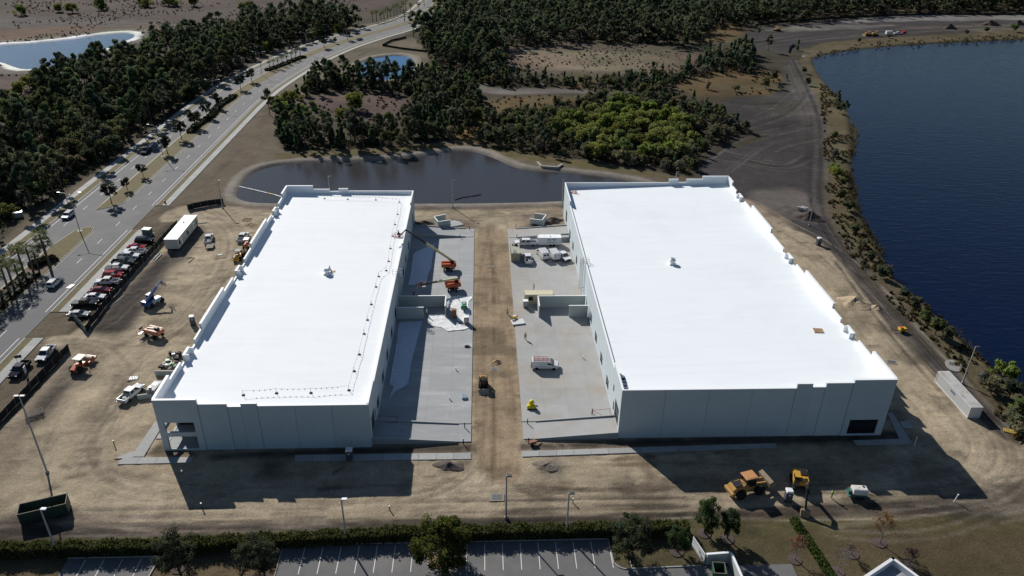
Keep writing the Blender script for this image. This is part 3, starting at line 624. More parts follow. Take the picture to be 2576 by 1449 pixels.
st = empty('concrete_steps', (21.6, 196.2, 0)); tag(st, 'concrete steps beside the white cargo trailer at the right warehouse', 'steps')
for k in range(6): Bx(-2.1+k*.32, -1.78+k*.32, -.7, .7, 0, .19*(k+1)).build('step', RAMP, st)
Bx(-.18, 3.2, -.7, .7, 0, 1.15).build('landing', RAMP, st)
# enclosure walls in the courts
def enclosure(name, lab, segs, h, t=.22, cat='wall', z0=-.1):
    P0 = segs[0][0]; root = empty(name, (P0[0], P0[1], 0)); tag(root, lab, cat)
    for a, b in segs:
        a = Vector((*a[:2], 0))-root.location; b = Vector((*b[:2], 0))-root.location; d = b-a; L = d.length; ang = math.atan2(d.y, d.x)
        n = max(1, round(L/7)); 
        for k in range(n):
            M = T(a.x, a.y, 0, ang); mb = MB().box(L*k/n+(.01 if k else 0), L*(k+1)/n-.01, -t/2, t/2, z0, h, M); mb.build('wall_panel', PANELC, root)
        MB().box(-t/2-.02, L+t/2+.02, -t/2-.03, t/2+.03, h, h+.05, T(a.x, a.y, 0, ang)).build('wall_cap', CAP, root)
    return root
gy = G(1005.6, 772.9).y; gx = G(1122.5, 772.9).x; gf = G(1122.5, 797.9).y
enclosure('screen_wall', 'grey concrete screen walls in the left court with white plastic sheeting beside them', [((-20.0, gy), (gx, gy)), ((gx, gy-.15), (gx, gf))], 3.1)
enclosure('screen_wall', 'low front screen wall of the left court enclosure, plastic sheet running from its end', [((-20.0, G(1040, 802).y), (G(1066, 802).x, G(1040, 802).y))], 3.1)
ry = G((1980+480/3.813)*.644, (960+915/3.813)*.644).y; rx = G((1980+478/3.813)*.644, (960+1060/3.813)*.644).x; rf = G((1980+478/3.813)*.644, (960+1065/3.813)*.644).y
enclosure('screen_wall', 'grey concrete screen walls in the right court in front of the cream site office', [((24.7, ry), (rx, ry)), ((rx, ry-.15), (rx, rf))], 3.1)
fx = G((1980+920/3.813)*.644, (960+1060/3.813)*.644)
enclosure('screen_wall', 'short front screen wall of the right court enclosure beside the warehouse', [((24.7, fx.y), (fx.x, fx.y))], 3.1)
def zp(a, b, ox, oy, s): return ((ox+a/s)*.644, (oy+b/s)*.644)
q = [G(*zp(a, b, 1680, 820, 4.155), 2.2) for a, b in ((250, 70), (62, 108), (132, 190), (328, 163))]
enclosure('dumpster_enclosure', 'roofless grey dumpster enclosure behind the left warehouse, opening to a curved apron', [(q[0], q[1]), (q[1], q[2]), (q[2], q[3])], 2.2)
q2 = [G(*zp(a, b, 1680, 820, 4.155), 2.2) for a, b in ((1697, 52), (1885, 78), (1815, 165), (1625, 142))]
enclosure('dumpster_enclosure', 'roofless grey dumpster enclosure behind the right warehouse, beside a mound of dark soil', [(q2[0], q2[1]), (q2[1], q2[2]), (q2[2], q2[3])], 2.2)
ap = [G(*zp(a, b, 1680, 820, 4.155)) for a, b in ((335, 175), (400, 172), (480, 195), (550, 240), (345, 275), (325, 270))]
tag(MB().prism([(p.x, p.y) for p in ap], -.2, .09, axis='z').build('apron', SLABM), kind='structure')
# ================================================================== walks at the front
def slabs(name, quads, m=WALK, z=.13, n=None, L=3.2):
    root = empty(name); tag(root, kind='structure')
    for Q in quads:
        P = [G(*p) for p in Q]; k = max(1, round((P[1]-P[0]).length/L))
        for i in range(k):
            a, b = (i+.008)/k, (i+.992)/k
            pts = [P[0].lerp(P[1], a), P[0].lerp(P[1], b), P[3].lerp(P[2], b), P[3].lerp(P[2], a)]
            MB().prism([(p.x, p.y) for p in pts], -.2, z+.006*rng.random(), axis='z').build('slab', m, root)
slabs('front_walk', [((742, 1146), (1185, 1140), (1185, 1156), (742, 1161)), ((310, 1152), (488, 1151), (480, 1165), (296, 1169)), ((372, 1137), (330, 1137), (288, 1155), (330, 1153)), ((390, 1062), (415, 1062), (362, 1150), (330, 1150)), ((400, 1093), (430, 1090), (425, 1103), (393, 1105))])
slabs('front_walk', [((1312, 1136), (1952, 1116), (1955, 1127), (1314, 1150)), ((2145, 1109), (2270, 1105), (2290, 1118), (2155, 1120)), ((2232, 1040), (2244, 1038), (2296, 1118), (2262, 1105)), ((2262, 1062), (2288, 1059), (2298, 1077), (2272, 1077))])
# ================================================================== car park
lot = empty('car_park'); tag(lot, kind='structure')
LOTA = mat('car_park_asphalt', (.128, .127, .13), .9, var=.12, scale=.4, bump=.006, bscale=25, obj=False, c2=(.16, .155, .15), c2s=.12)
def sheet(pts, z0, z1, name, m, par): return MB().prism(pts, z0, z1, axis='z').build(name, m, par)
yl = 84.75
k1 = G(1560, 1432); k2 = G(1762, 1424)
sheet([(-31, yl), (19.4, yl), (19.8, k1.y+1.2), (21, k1.y), (k2.x, k2.y), (k2.x+14, k2.y), (k2.x+14, 40), (-80, 40), (-80, 76.0), (-62.6, 76.0), (-62.6, 83.0), (-49.0, 83.0), (-49.6, 76), (-30.8, 76)], -.1, .04, 'asphalt', LOTA, lot)
for i in range(19):
    x = -27.55+2.762*i
    if 6 < i < 9: continue
    Bx(x-.06, x+.06, 79.1, 84.3, .03, .046).build('stall_line', PAINT, lot)
for i in range(4): Bx(-59.9+2.74*i-.06, -59.9+2.74*i+.06, 76.5, 82.6, .03, .046).build('stall_line', PAINT, lot)
def kerb_line(pts, name='kerb', par=None, w=.16, z=.17):
    m = MB()
    for a, b in zip(pts[:-1], pts[1:]): m.bar((a[0], a[1], z/2), (b[0], b[1], z/2), z, w)
    return m.build(name, CONC, par)
kerb_line([(-30.9, 76), (-31, yl), (19.4, yl), (19.6, k1.y+1.2), (20.2, k1.y+.4), (21, k1.y), (k2.x, k2.y)], par=lot)
kerb_line([(-49.5, 76), (-49.0, 83.0), (-62.7, 83.0)], par=lot)
isl = GP([(1075, 1392), (1075, 1421), (1082, 1433), (1100, 1438), (1118, 1434), (1128, 1420), (1128, 1390)])
sheet(isl, 0, .16, 'island_kerb', CONC, lot); sheet([tuple(q) for q in grow(isl, -.16)], .1, .19, 'island_mulch', mat('mulch', (.13, .095, .06), .95, var=.3, scale=3, bump=.05, obj=False), lot)
# ================================================================== office roof corner and bin store at the bottom edge
WHITEW = mat('white_stucco', (.70, .71, .72), .8, var=.03, scale=.6, obj=False)
P = [G(*p, 4.5) for p in ((2172, 1449), (2245.5, 1400), (2312, 1449))]
ob = empty('office_building', (P[1].x, P[1].y, 0)); tag(ob, 'white parapet corner of a building jutting into the lawn at the bottom edge', 'building')
c = P[1]; u = (P[0]-c).normalized(); v = (P[2]-c).normalized(); rot = T(-c.x, -c.y)
def para(a, b, off, z0, z1, nm, m_):
    d = b-a; ang = math.atan2(d.y, d.x); MB().box(0, d.length, min(0, off), max(0, off), z0, z1, T(a.x-c.x, a.y-c.y, 0, ang)).build(nm, m_, ob)
far1 = c+u*14; far2 = c+v*14
para(c, far1, .45, -.3, 4.5, 'wall', WHITEW); para(far2, c, .45, -.3, 4.5, 'wall', WHITEW)
rr = [c+u*.3+v*.3, c+u*13, c+u*13+v*13, c+v*13]
MB().prism([(p.x-c.x, p.y-c.y) for p in rr], 3.2, 3.5, axis='z').build('roof', mat('grey_flat_roof', (.30, .31, .33), .9, var=.2, scale=1.2, obj=False, c2=(.2, .21, .22), c2s=.8), ob)
bs = [G(*zp(a, b, 2680, 2080, 8.525), 2.2) for a, b in ((715, 715), (1495, 655), (1850, 1449))]
enclosure('bin_store', 'white walled bin store holding a green dumpster at the car park edge', [(bs[0], bs[1]), (bs[1], bs[1].lerp(bs[2], 1.25))], 2.2, .3)
gt = [G(*zp(a, b, 2680, 2080, 8.525), 2.1) for a, b in ((650, 725), (245, 125))]
ge_ = empty('gate_leaf', (gt[0].x, gt[0].y, 0)); tag(ge_, 'open white slatted gate of the bin store swung onto the grass', 'gate')
d = gt[1]-gt[0]; ang = math.atan2(d.y, d.x)
for k in range(16): MB().box(d.length*k/16+.02, d.length*(k+1)/16-.02, -.03, .03, .15, 2.1, T(0, 0, 0, ang)).build('slat', CAP, ge_)
MB().box(-.12, .05, -.07, .07, 0, 2.2, T(0, 0, 0, ang)).build('post', STEEL, ge_); MB().box(0, d.length, .03, .07, .4, .5, T(0, 0, 0, ang)).box(0, d.length, .03, .07, 1.7, 1.8, T(0, 0, 0, ang)).build('rail', STEEL, ge_)
# ================================================================== light poles
POLEC = mat('concrete_pole', (.36, .36, .35), .8, var=.08, scale=2)
LAMPB = mat('dark_lamp_head', (.05, .05, .055), .5)
def light_pole(p, h, lab, heads=1, r=.17, grp='light poles round the building site', white=False):
    t = empty('light_pole', (p.x, p.y, 0)); tag(t, lab, 'lamp post', grp)
    MB().tube([(0, 0, -.3), (0, 0, h)], r, 8, r1=r*.6).build('pole', POLEC, t); MB().lathe([(.3, -.1), (.3, .35), (.26, .4)], 10).build('footing', CONC, t)
    for k in range(heads):
        s = -1 if k else 1
        Bx(*sorted((s*.1, s*.85)), -.22, .22, h-.12, h+.08).build('lamp_head', CAP if white else LAMPB, t)
for (x, y), h, lab, hd, wh in (((145, 1394), 9.3, 'light pole in front of the rusty roll-off dumpster at bottom left', 1, 1), ((872, 1364), 9, 'light pole with white head at the hedge left of the dense olive tree', 1, 1), ((1424.6, 1348), 9, 'light pole at the hedge right of the dense olive tree', 1, 0), ((1273, 1303), 9, 'light pole on the trench edge below the sandy centre lane', 1, 0), ((2421.3, 963.8), 9, 'light pole behind the white shipping container', 1, 0), ((2035, 568), 9, 'light pole beside the dark dirt mound right of the right warehouse', 1, 0), ((1139, 523), 9, 'light pole at the pond edge behind the left truck court', 1, 0), ((1413.5, 519), 9, 'light pole at the far left corner of the right warehouse', 1, 0), ((560, 523), 9, 'light pole beside the black silt fence at the site entrance', 1, 0), ((119, 1189), 16.3, 'tall twin-head light pole on the sand at the left edge', 2, 0), ((833, 516), 9.5, 'light pole whose top shows above the left warehouse far parapet', 1, 0), ((1694, 500), 9.2, 'light pole whose tip shows above the right warehouse far parapet', 1, 0)):
    light_pole(G(x, y), h, lab, hd, white=wh)
for i, (x, y) in enumerate(((201, 582), (410, 394), (545, 268), (659, 190), (774, 135))):
    p = G(x, y); t = empty('street_light', (p.x, p.y, .15)); tag(t, 'twin-arm steel street light in the road median, ' + ('at the median opening', 'beside the street oaks and the dark pickup', 'in the hedge bed below the forest edge', 'near end of the row of young palms', 'far end of the row of young palms')[i], 'street light', 'twin-arm street lights along the median')
    MB().tube([(0, 0, -.2), (0, 0, 11.2)], .14, 8, r1=.09).build('pole', STEEL, t); Bx(-.6, .6, -.6, .6, -.1, .06).build('base_pad', CONC, t)
    for s in (-1, 1):
        a = MB().tube([(0, 0, 10.8), (s*1.2, 0, 11.5), (s*2.6, 0, 11.8)], .06, 6).build('arm', STEEL, t); MB().cbox((s*2.9, 0, 11.8), (.8, .3, .14)).build('lamp_head', STEEL, a)
# ================================================================== vegetation
def leaf_mat(name, trans=.36, lo=1.55, hi=2.7):
    m = bpy.data.materials.new(name); m.use_nodes = True; N = m.node_tree.nodes; L = m.node_tree.links
    N.remove(N['Principled BSDF']); at = N.new('ShaderNodeAttribute'); at.attribute_name = 'Col'; oi = N.new('ShaderNodeObjectInfo')
    r = N.new('ShaderNodeMapRange'); r.inputs[3].default_value = lo; r.inputs[4].default_value = hi; L.new(oi.outputs['Random'], r.inputs[0])
    v = N.new('ShaderNodeVectorMath'); v.operation = 'SCALE'; L.new(at.outputs['Color'], v.inputs[0]); L.new(r.outputs[0], v.inputs['Scale'])
    d = N.new('ShaderNodeBsdfDiffuse'); t = N.new('ShaderNodeBsdfTranslucent'); mx = N.new('ShaderNodeMixShader'); mx.inputs[0].default_value = trans
    L.new(v.outputs[0], d.inputs[0]); L.new(v.outputs[0], t.inputs[0]); L.new(d.outputs[0], mx.inputs[1]); L.new(t.outputs[0], mx.inputs[2]); L.new(mx.outputs[0], N['Material Output'].inputs[0])
    return m
LEAF = leaf_mat('foliage'); LEAFN = leaf_mat('near_foliage', .3, .95, 1.15); BARK = mat('grey_brown_bark', (.11, .085, .065), .95, var=.25, scale=3); BARKL = mat('pale_bark', (.2, .18, .155), .95, var=.2, scale=3)
def tri_leaves(C, n_per, size, col, cvar=.22, shell=.55, up=.35, flat=1.0, R=None):
    """C (k,4): clump centres and radii -> positions (n,3,3) and colours (n,3)"""
    k = len(C); n = k*n_per; c = np.repeat(C[:, :3], n_per, 0); r = np.repeat(C[:, 3], n_per)
    d = R.normal(size=(n, 3)); d /= np.linalg.norm(d, axis=1)[:, None]; rad = r*(shell+(1-shell)*R.random(n))
    p = c+d*rad[:, None]*np.array([1, 1, flat])
    nrm = d+R.normal(size=(n, 3))*.6+np.array([0, 0, up]); nrm /= np.linalg.norm(nrm, axis=1)[:, None]
    a = np.cross(nrm, R.normal(size=(n, 3))); a /= np.linalg.norm(a, axis=1)[:, None]; b = np.cross(nrm, a)
    s = (size*(.6+.8*R.random(n)))[:, None]
    tri = np.stack([p+a*s, p-a*s*.5+b*s*.85, p-a*s*.5-b*s*.85], 1)
    cc = np.repeat(1+cvar*1.3*(R.random(k)*2-1), n_per)[:, None]*(1+.18*(R.random((n, 1))*2-1))*np.array(col)
    cc = cc*(1+.10*R.normal(size=(n, 3)))
    return tri, np.clip(cc, .004, .6)
def tri_mesh(tri, cc, m, name='crown', soft=True):
    n = len(tri); me = bpy.data.meshes.new(name); me.vertices.add(n*3); me.vertices.foreach_set('co', tri.reshape(-1).astype(np.float32))
    me.loops.add(n*3); me.loops.foreach_set('vertex_index', np.arange(n*3, dtype=np.int32)); me.polygons.add(n); me.polygons.foreach_set('loop_start', np.arange(0, n*3, 3, dtype=np.int32)); me.update(calc_edges=True)
    ca = me.color_attributes.new('Col', 'FLOAT_COLOR', 'POINT'); ca.data.foreach_set('color', np.concatenate([np.repeat(cc, 3, 0), np.ones((n*3, 1))], 1).astype(np.float32).ravel())
    gn = np.cross(tri[:, 1]-tri[:, 0], tri[:, 2]-tri[:, 0]); gn /= np.linalg.norm(gn, axis=1)[:, None]+1e-12; gn[gn[:, 2] < 0] *= -1; gn = gn*.6+np.array([0, 0, .62]); gn /= np.linalg.norm(gn, axis=1)[:, None]
    if soft: me.normals_split_custom_set_from_vertices(np.repeat(gn, 3, 0).astype(np.float32))
    me.materials.append(m); return me
def trunk_mb(h, r, lean, limbs, R, base=-.3):
    mb = MB(); pts = [(lean[0]*t*t, lean[1]*t*t, base+(h-base)*t) for t in (0, .3, .6, 1)]; mb.tube(pts, [r*1.25, r, r*.75, r*.3], 7, False)
    for (p, q, rr) in limbs: mb.tube([p, ((p[0]+q[0])/2, (p[1]+q[1])/2, (p[2]+q[2])/2+.25), q], [rr, rr*.7, rr*.3], 5, False)
    return mb
def species(kind, R, det=1.0, lod=0):
    """returns clump array, leaves per clump, leaf size, colour, trunk builder args"""
    g = lambda a, b: R.uniform(a, b)
    limbs = []
    if kind == 'pine':
        h = g(12, 16); k = int(R.integers(11, 17)); th = R.random(k)*6.28; z = h*(.5+.5*R.random(k)**.8); rr = (1-np.abs((z/h-.72)/.34)).clip(.15, 1)*g(2.2, 3.1)
        C = np.stack([np.cos(th)*rr, np.sin(th)*rr, z, R.uniform(.8, 1.5, k)], 1); C = np.concatenate([C, [[0, 0, h, 1.1]]]); lean = (g(-.5, .5), g(-.5, .5)); r = .2
        limbs = [((0, 0, c[2]-.9), (c[0]*.9, c[1]*.9, c[2]), .06) for c in C[::2]]; return C, int(95*det), .36, (.056, .068, .04), .75, (h, r, lean, limbs)
    if kind == 'youngpine':
        h = g(6.5, 10); k = 20; z = h*(.18+.82*R.random(k)); th = R.random(k)*6.28; rr = (1.12-z/h)*g(1.6, 2.2)*R.uniform(.4, 1, k)
        C = np.stack([np.cos(th)*rr, np.sin(th)*rr, z, .55+.6*(1.1-z/h)], 1); C = np.concatenate([C, [[0, 0, h, .5]]])
        return C, int(70*det), .32, (.045, .063, .037), .9, (h*.95, .13, (0, 0), [])
    if kind == 'oak':
        h = g(6.5, 9.5); k = 30; th = R.random(k)*6.28; u = R.random(k)**.6; W = g(2.6, 3.8); z = h*(.35+.55*R.random(k)); rr = u*W*np.sqrt(np.clip(1-((z/h-.5)/.55)**2, .1, 1))
        C = np.stack([np.cos(th)*rr, np.sin(th)*rr, z, R.uniform(.9, 1.6, k)], 1); limbs = [((0, 0, h*.3), (c[0]*.8, c[1]*.8, c[2]), .09) for c in C[::5]]
        return C, int(62*det), .36, (.066, .071, .042), .85, (h*.7, .2, (g(-.4, .4), g(-.4, .4)), limbs)
    if kind == 'greyshrub':
        h = g(4, 6.5); k = 20; th = R.random(k)*6.28; W = g(2.0, 3.0); z = h*(.2+.7*R.random(k)); rr = R.random(k)**.6*W*np.sqrt(np.clip(1-((z/h-.45)/.6)**2, .1, 1))
        C = np.stack([np.cos(th)*rr, np.sin(th)*rr, z, R.uniform(.8, 1.3, k)], 1); limbs = [((0, 0, h*.1), (c[0], c[1], c[2]), .06) for c in C[::2]]
        return C, int(58*det), .26, (.088, .082, .064), .9, (h*.6, .12, (0, 0), limbs)
    if kind == 'willow':
        h = g(3.6, 5.6); k = 26; th = R.random(k)*6.28; W = g(2.4, 3.6); z = h*(.15+.72*R.random(k)); rr = R.random(k)**.55*W*np.sqrt(np.clip(1-((z/h-.35)/.7)**2, .1, 1))
        C = np.stack([np.cos(th)*rr, np.sin(th)*rr, z, R.uniform(.7, 1.2, k)], 1)
        return C, int(70*det), .26, (.088, .104, .034), .9, (h*.6, .13, (0, 0), [((0, 0, .2), (c[0]*.8, c[1]*.8, c[2]), .05) for c in C[::4]])
    if kind == 'street':
        h = g(6, 7.2); k = 24; th = R.random(k)*6.28; W = g(1.9, 2.5); z = h*(.42+.5*R.random(k)); rr = R.random(k)**.55*W*np.sqrt(np.clip(1-((z/h-.66)/.38)**2, .08, 1))
        C = np.stack([np.cos(th)*rr, np.sin(th)*rr, z, R.uniform(.55, .95, k)], 1); limbs = [((0, 0, h*.32), (c[0]*.9, c[1]*.9, c[2]), .06) for c in C[::3]]
        return C, int(75*det), .22, (.03, .034, .023), .9, (h*.75, .14, (g(-.3, .3), 0), limbs)
PROTO = {}
def proto(kind, n, det=1.0):
    out = []
    for i in range(n):
        R = np.random.default_rng(hash(kind) % 1000+i*7+1 if False else sum(map(ord, kind))*31+i*7); C, npl, size, col, flat, tr = species(kind, R, det); col = tuple(np.array(col)*np.array([(1, 1, 1), (1.25, 1.12, .9), (.85, .95, 1.0), (1.1, 1.2, .85), (1.3, 1.15, 1.1), (.9, 1.05, .9), (1.1, 1.0, 1.1)][i % 7]))
        tri, cc = tri_leaves(C, npl, size, col, flat=flat, R=R); crown = tri_mesh(tri, cc, LEAF)
        tm = trunk_mb(tr[0], tr[1], tr[2], tr[3], R).mesh(BARKL if kind == 'greyshrub' else BARK, True, name='trunk'); out.append((crown, tm))
    PROTO[kind] = out
for kd, n in (('pine', 7), ('youngpine', 5), ('oak', 6), ('greyshrub', 4), ('willow', 5), ('street', 4)): proto(kd, n)
def tree(kind, name, p, label, group=None, s=None, cat='tree', i=None, z=0.0, crown='crown'):
    cm, tm = PROTO[kind][int(rng.integers(len(PROTO[kind]))) if i is None else i]
    t = empty(name, (p[0], p[1], z), rng.uniform(0, 6.28), label, cat, group); s = s or rng.uniform(.82, 1.2); t.scale = (s*rng.uniform(.92, 1.08), s*rng.uniform(.92, 1.08), s)
    link(crown, cm, t); link('trunk', tm, t); return t
def scatter(P, d, jit=.42):
    x0 = min(p[0] for p in P); x1 = max(p[0] for p in P); y0 = min(p[1] for p in P); y1 = max(p[1] for p in P)
    gx, gy = np.meshgrid(np.arange(x0, x1+d, d), np.arange(y0, y1+d, d)); gx = gx+(np.arange(gx.shape[0]) % 2)[:, None]*d/2
    gx = gx+rng.uniform(-jit, jit, gx.shape)*d; gy = gy+rng.uniform(-jit, jit, gy.shape)*d
    gx, gy = gx.ravel(), gy.ravel(); k = sdf(P, gx, gy) < 0; return gx[k], gy[k]
F1 = [(-420, 620), (-100, 450), (0, 350), (70, 275), (140, 215), (240, 195), (320, 165), (420, 140), (520, 100), (600, 75), (720, 55), (830, 42), (905, 62), (860, 82), (760, 104), (680, 130), (610, 165), (520, 225), (330, 362), (200, 455), (60, 545), (0, 590), (-200, 720), (-420, 860)]
F2 = [(695, 345), (690, 300), (745, 290), (735, 255), (775, 215), (850, 190), (905, 200), (1000, 205), (1080, 190), (1190, 232), (1222, 285), (1185, 345), (1000, 368), (860, 375), (715, 380)]
F2c = GP([(735, 258), (830, 232), (1000, 232), (1060, 275), (1000, 325), (860, 338), (780, 325)])
W5 = GP([(1400, 300), (1540, 268), (1700, 300), (1760, 345), (1735, 395), (1640, 405), (1500, 402), (1440, 360)])
F3 = [(1030, 118), (1080, 78), (1125, 40), (1160, -30), (1910, -30), (1905, 58), (1790, 74), (1735, 118), (1500, 104), (1280, 122), (1262, 165), (1285, 188), (1130, 190), (1085, 155), (1060, 112)]
F3b = [(1120, 185), (1250, 165), (1290, 190), (1270, 218), (1200, 210)]
F4 = [(1235, 222), (1290, 196), (1420, 206), (1500, 203), (1700, 186), (1765, 150), (1880, 130), (1905, 150), (1890, 180), (1780, 185), (1700, 215), (1690, 240), (1500, 226), (1430, 222), (1400, 216)]
F5 = [(1185, 350), (1240, 290), (1335, 280), (1500, 250), (1700, 245), (1780, 262), (1850, 305), (1885, 335), (1800, 362), (1752, 400), (1745, 440), (1500, 405), (1260, 378)]
F6 = [(1905, 58), (1910, -30), (2900, -30), (2900, 28), (2300, 34), (2100, 45), (2000, 58)]
PTS = []      # (kind, x, y)
def plant(V, d, mix, avoid=(), sc_=1.0, where=''):
    x, y = scatter(GP(V), d)
    ks, ps = zip(*mix); ps = np.array(ps)/sum(ps); ch = rng.choice(len(ks), len(x), p=ps); cl = fbm(x/28, y/28, 77)
    for a, b, c, q in zip(x, y, ch, cl):
        k = ks[c]
        if k == 'oak' and q > .6: k = 'pine'
        if any(sdf(A, np.array([a]), np.array([b]))[0] < 1.5 for A in avoid): continue
        PTS.append((k, a, b, sc_, where))
plant(F1, 5.9, (('pine', .40), ('oak', .33), ('greyshrub', .13), ('youngpine', .09), ('willow', .05)), where='between the road and the marsh')
plant(F2, 4.5, (('youngpine', .6), ('pine', .2), ('oak', .12), ('greyshrub', .08)), (F2c, PS), .8, 'round the brown clearing beside the road')
plant(F3, 6.2, (('pine', .42), ('oak', .34), ('youngpine', .10), ('greyshrub', .14)), where='beyond the tan field')
plant(F3b, 5, (('youngpine', .6), ('oak', .3), ('greyshrub', .1)), (), .7, 'beyond the tan field')
plant(F4, 5, (('youngpine', .42), ('oak', .3), ('greyshrub', .28)), (), .62, 'between the tan field and the dirt track')
plant(F5, 4.6, (('oak', .4), ('greyshrub', .42), ('youngpine', .18)), (W5,), .62, 'behind the right part of the retention pond')
plant(F6, 6.5, (('pine', .55), ('oak', .3), ('greyshrub', .15)), where='beyond the lake')
WIL = [(54, 38), (150, 30), (183, 32), (250, 16), (258, 24), (358, 14), (372, 18), (425, 14), (440, 16), (488, 16), (612, 28), (632, 26), (385, 112), (372, 124), (430, 98), (186, 172), (225, 170), (100, 208), (120, 204), (75, 222), (55, 238), (140, 200), (20, 262), (800, 34), (790, 40), (1100, 8), (1118, 10), (700, 272), (735, 262), (720, 285), (760, 300), (860, 300),
       (1585, 300), (1640, 312), (1675, 318), (1540, 298), (1490, 322), (1450, 318), (1610, 335), (1660, 345), (1715, 352), (1560, 352), (1590, 372), (1640, 375), (1690, 388), (1520, 378), (1500, 400), (1420, 320), (1400, 335), (1555, 270), (1630, 288), (1700, 330), (1735, 365), (1600, 318), (1570, 330), (1530, 340), (1670, 365), (1480, 352), (1710, 400), (1620, 400)]
dist = lambda a: math.hypot(a[1], a[2])
PTS.sort(key=dist)
NAMES = {'pine': ('pine_tree', 'tall dark pine in the woods', 'pines'), 'youngpine': ('young_pine', 'dense bushy young pine in the woods', 'young pines'), 'oak': ('broadleaf_tree', 'rounded grey-green broadleaf tree in the woods', 'broadleaf trees'), 'greyshrub': ('leafless_tree', 'low greyish half-bare tree in the woods', 'half-bare trees'), 'willow': ('willow_shrub', 'bright yellow-green willow shrub in the woods', 'bright willow shrubs')}
LIMIT = {'pine': 290, 'youngpine': 260, 'oak': 240, 'greyshrub': 170, 'willow': 300}
cnt = dict.fromkeys(LIMIT, 0); rest = []
def in_view(x, y):
    v = np.array([x, y, 5-CAMH]); z = v@fw; px = 1288+FPX*(v@rt)/z; py = 724.5+FPX*(v@dn)/z; return z > 0 and -40 < px < 2616 and py > -40
for k, x, y, s_, wr in PTS:
    if cnt[k] < LIMIT[k] and in_view(x, y): cnt[k] += 1; nm, lb, gp = NAMES[k]; tree(k, nm, (x, y), lb+' '+wr, gp+' '+wr, s=s_*rng.uniform(.8, 1.2))
    else: rest.append((k, x, y))
for x, y in WIL:
    p = G(x, y); wr = 'in the willow thicket behind the retention pond' if x > 1300 else ('standing in the far brown marsh' if y < 60 else ('along the marsh edge of the left woods' if x < 500 else 'at the edge of the brown clearing'))
    tree('willow', 'willow_shrub', p, 'bright yellow-green willow shrub '+wr, 'willow shrubs '+wr, s=rng.uniform(.9, 1.3)*(1.3 if x > 1300 or y < 60 else 1.1), cat='shrub')
x, y = scatter(W5, 5.2)
for a, b in zip(x, y):
    if rng.random() < .45+.3*(fbm(np.array([a/11]), np.array([b/11]), 9)[0] > .5): tree('greyshrub', 'leafless_tree', (a, b), 'low grey shrub mixed into the willow thicket behind the retention pond', 'grey shrubs of the willow thicket', s=rng.uniform(.45, .65))
    else: tree('willow', 'willow_shrub', (a, b), 'bright yellow-green willow shrub in the willow thicket behind the retention pond', 'willow shrubs in the willow thicket behind the retention pond', s=rng.uniform(.9, 1.3), cat='shrub')
p = G(897, 277); tree('willow', 'lime_bush', p, 'single lime-green bush alone in the brown clearing', s=1.75, cat='shrub', i=1)
# the rest of the far woods, one object
LOW = {}
for kd in LIMIT:
    LOW[kd] = []
    for i in range(5):
        R = np.random.default_rng(900+i+sum(map(ord, kd))); C, npl, size, col, flat, tr = species(kd, R); LOW[kd].append(tri_leaves(C, max(8, int(220/len(C))), size*2.0, col, flat=flat, R=R))
T_, C_ = [], []
extra = []
for V, d in (([(-700, -35), (1130, -35), (1130, -150), (-700, -130)], 11), ([(1150, -30), (3000, -30), (3000, -140), (1150, -140)], 11)):
    x, y = scatter(GP(V), d); extra += [(('pine', 'oak', 'greyshrub')[int(rng.choice(3, p=(.5, .35, .15)))], a, b) for a, b in zip(x, y) if b < 1100]
for k, x, y in rest+extra:
    tri, cc = LOW[k][int(rng.integers(5))]; s = rng.uniform(.8, 1.2); a = rng.uniform(0, 6.28); ca_, sa_ = math.cos(a)*s, math.sin(a)*s
    M = np.array([[ca_, -sa_, 0], [sa_, ca_, 0], [0, 0, s]]); T_.append(tri@M.T+np.array([x, y, 0])); C_.append(cc*rng.uniform(.75, 1.2))
if T_: tag(link('far_woods', tri_mesh(np.concatenate(T_), np.concatenate(C_), LEAF, 'far_woods')), 'distant dark woods beyond the road and the clearings', 'woods', kind='stuff')
# undergrowth of the woods, marsh tussocks, lake reeds
def ground_cover(name, label, cat, areas, size, col_list):
    Cl, col = [], []
    for V, d, hmin, hmax, cols, avoid in areas:
        P = GP(V); x, y = scatter(P, d, .6)
        for a, b in zip(x, y):
            if any(sdf(A, np.array([a]), np.array([b]))[0] < 2.5 for A in avoid): continue
            if name == 'shore_scrub' and fbm(np.array([a/7]), np.array([b/7]), 37)[0] < .47: continue
            if name == 'marsh_tussocks' and fbm(np.array([a/22]), np.array([b/22]), 31)[0] < .5+.16*(rng.random()-.5): continue
            h = rng.uniform(hmin, hmax)*rng.uniform(.6, 1.4); Cl.append((a, b, h*.4, h*.75)); col.append(np.array(col_list[cols[int(rng.integers(len(cols)))]])*rng.uniform(.7, 1.3))
    C = np.array(Cl); n_per = 26; R = np.random.default_rng(5); tri, cc = tri_leaves(C, n_per, size, (1, 1, 1), cvar=.05, R=R, flat=.8); cc = cc*np.repeat(np.array(col), n_per, 0)
    tri[..., 2] = np.maximum(tri[..., 2], -.1)
    return tag(link(name, tri_mesh(tri, np.clip(cc, .004, .5), LEAF, name)), label, cat, kind='stuff')
UC = [(.034, .04, .022), (.045, .042, .024), (.055, .044, .028), (.04, .05, .022), (.07, .05, .02), (.05, .038, .03), (.07, .07, .028), (.036, .026, .022)]
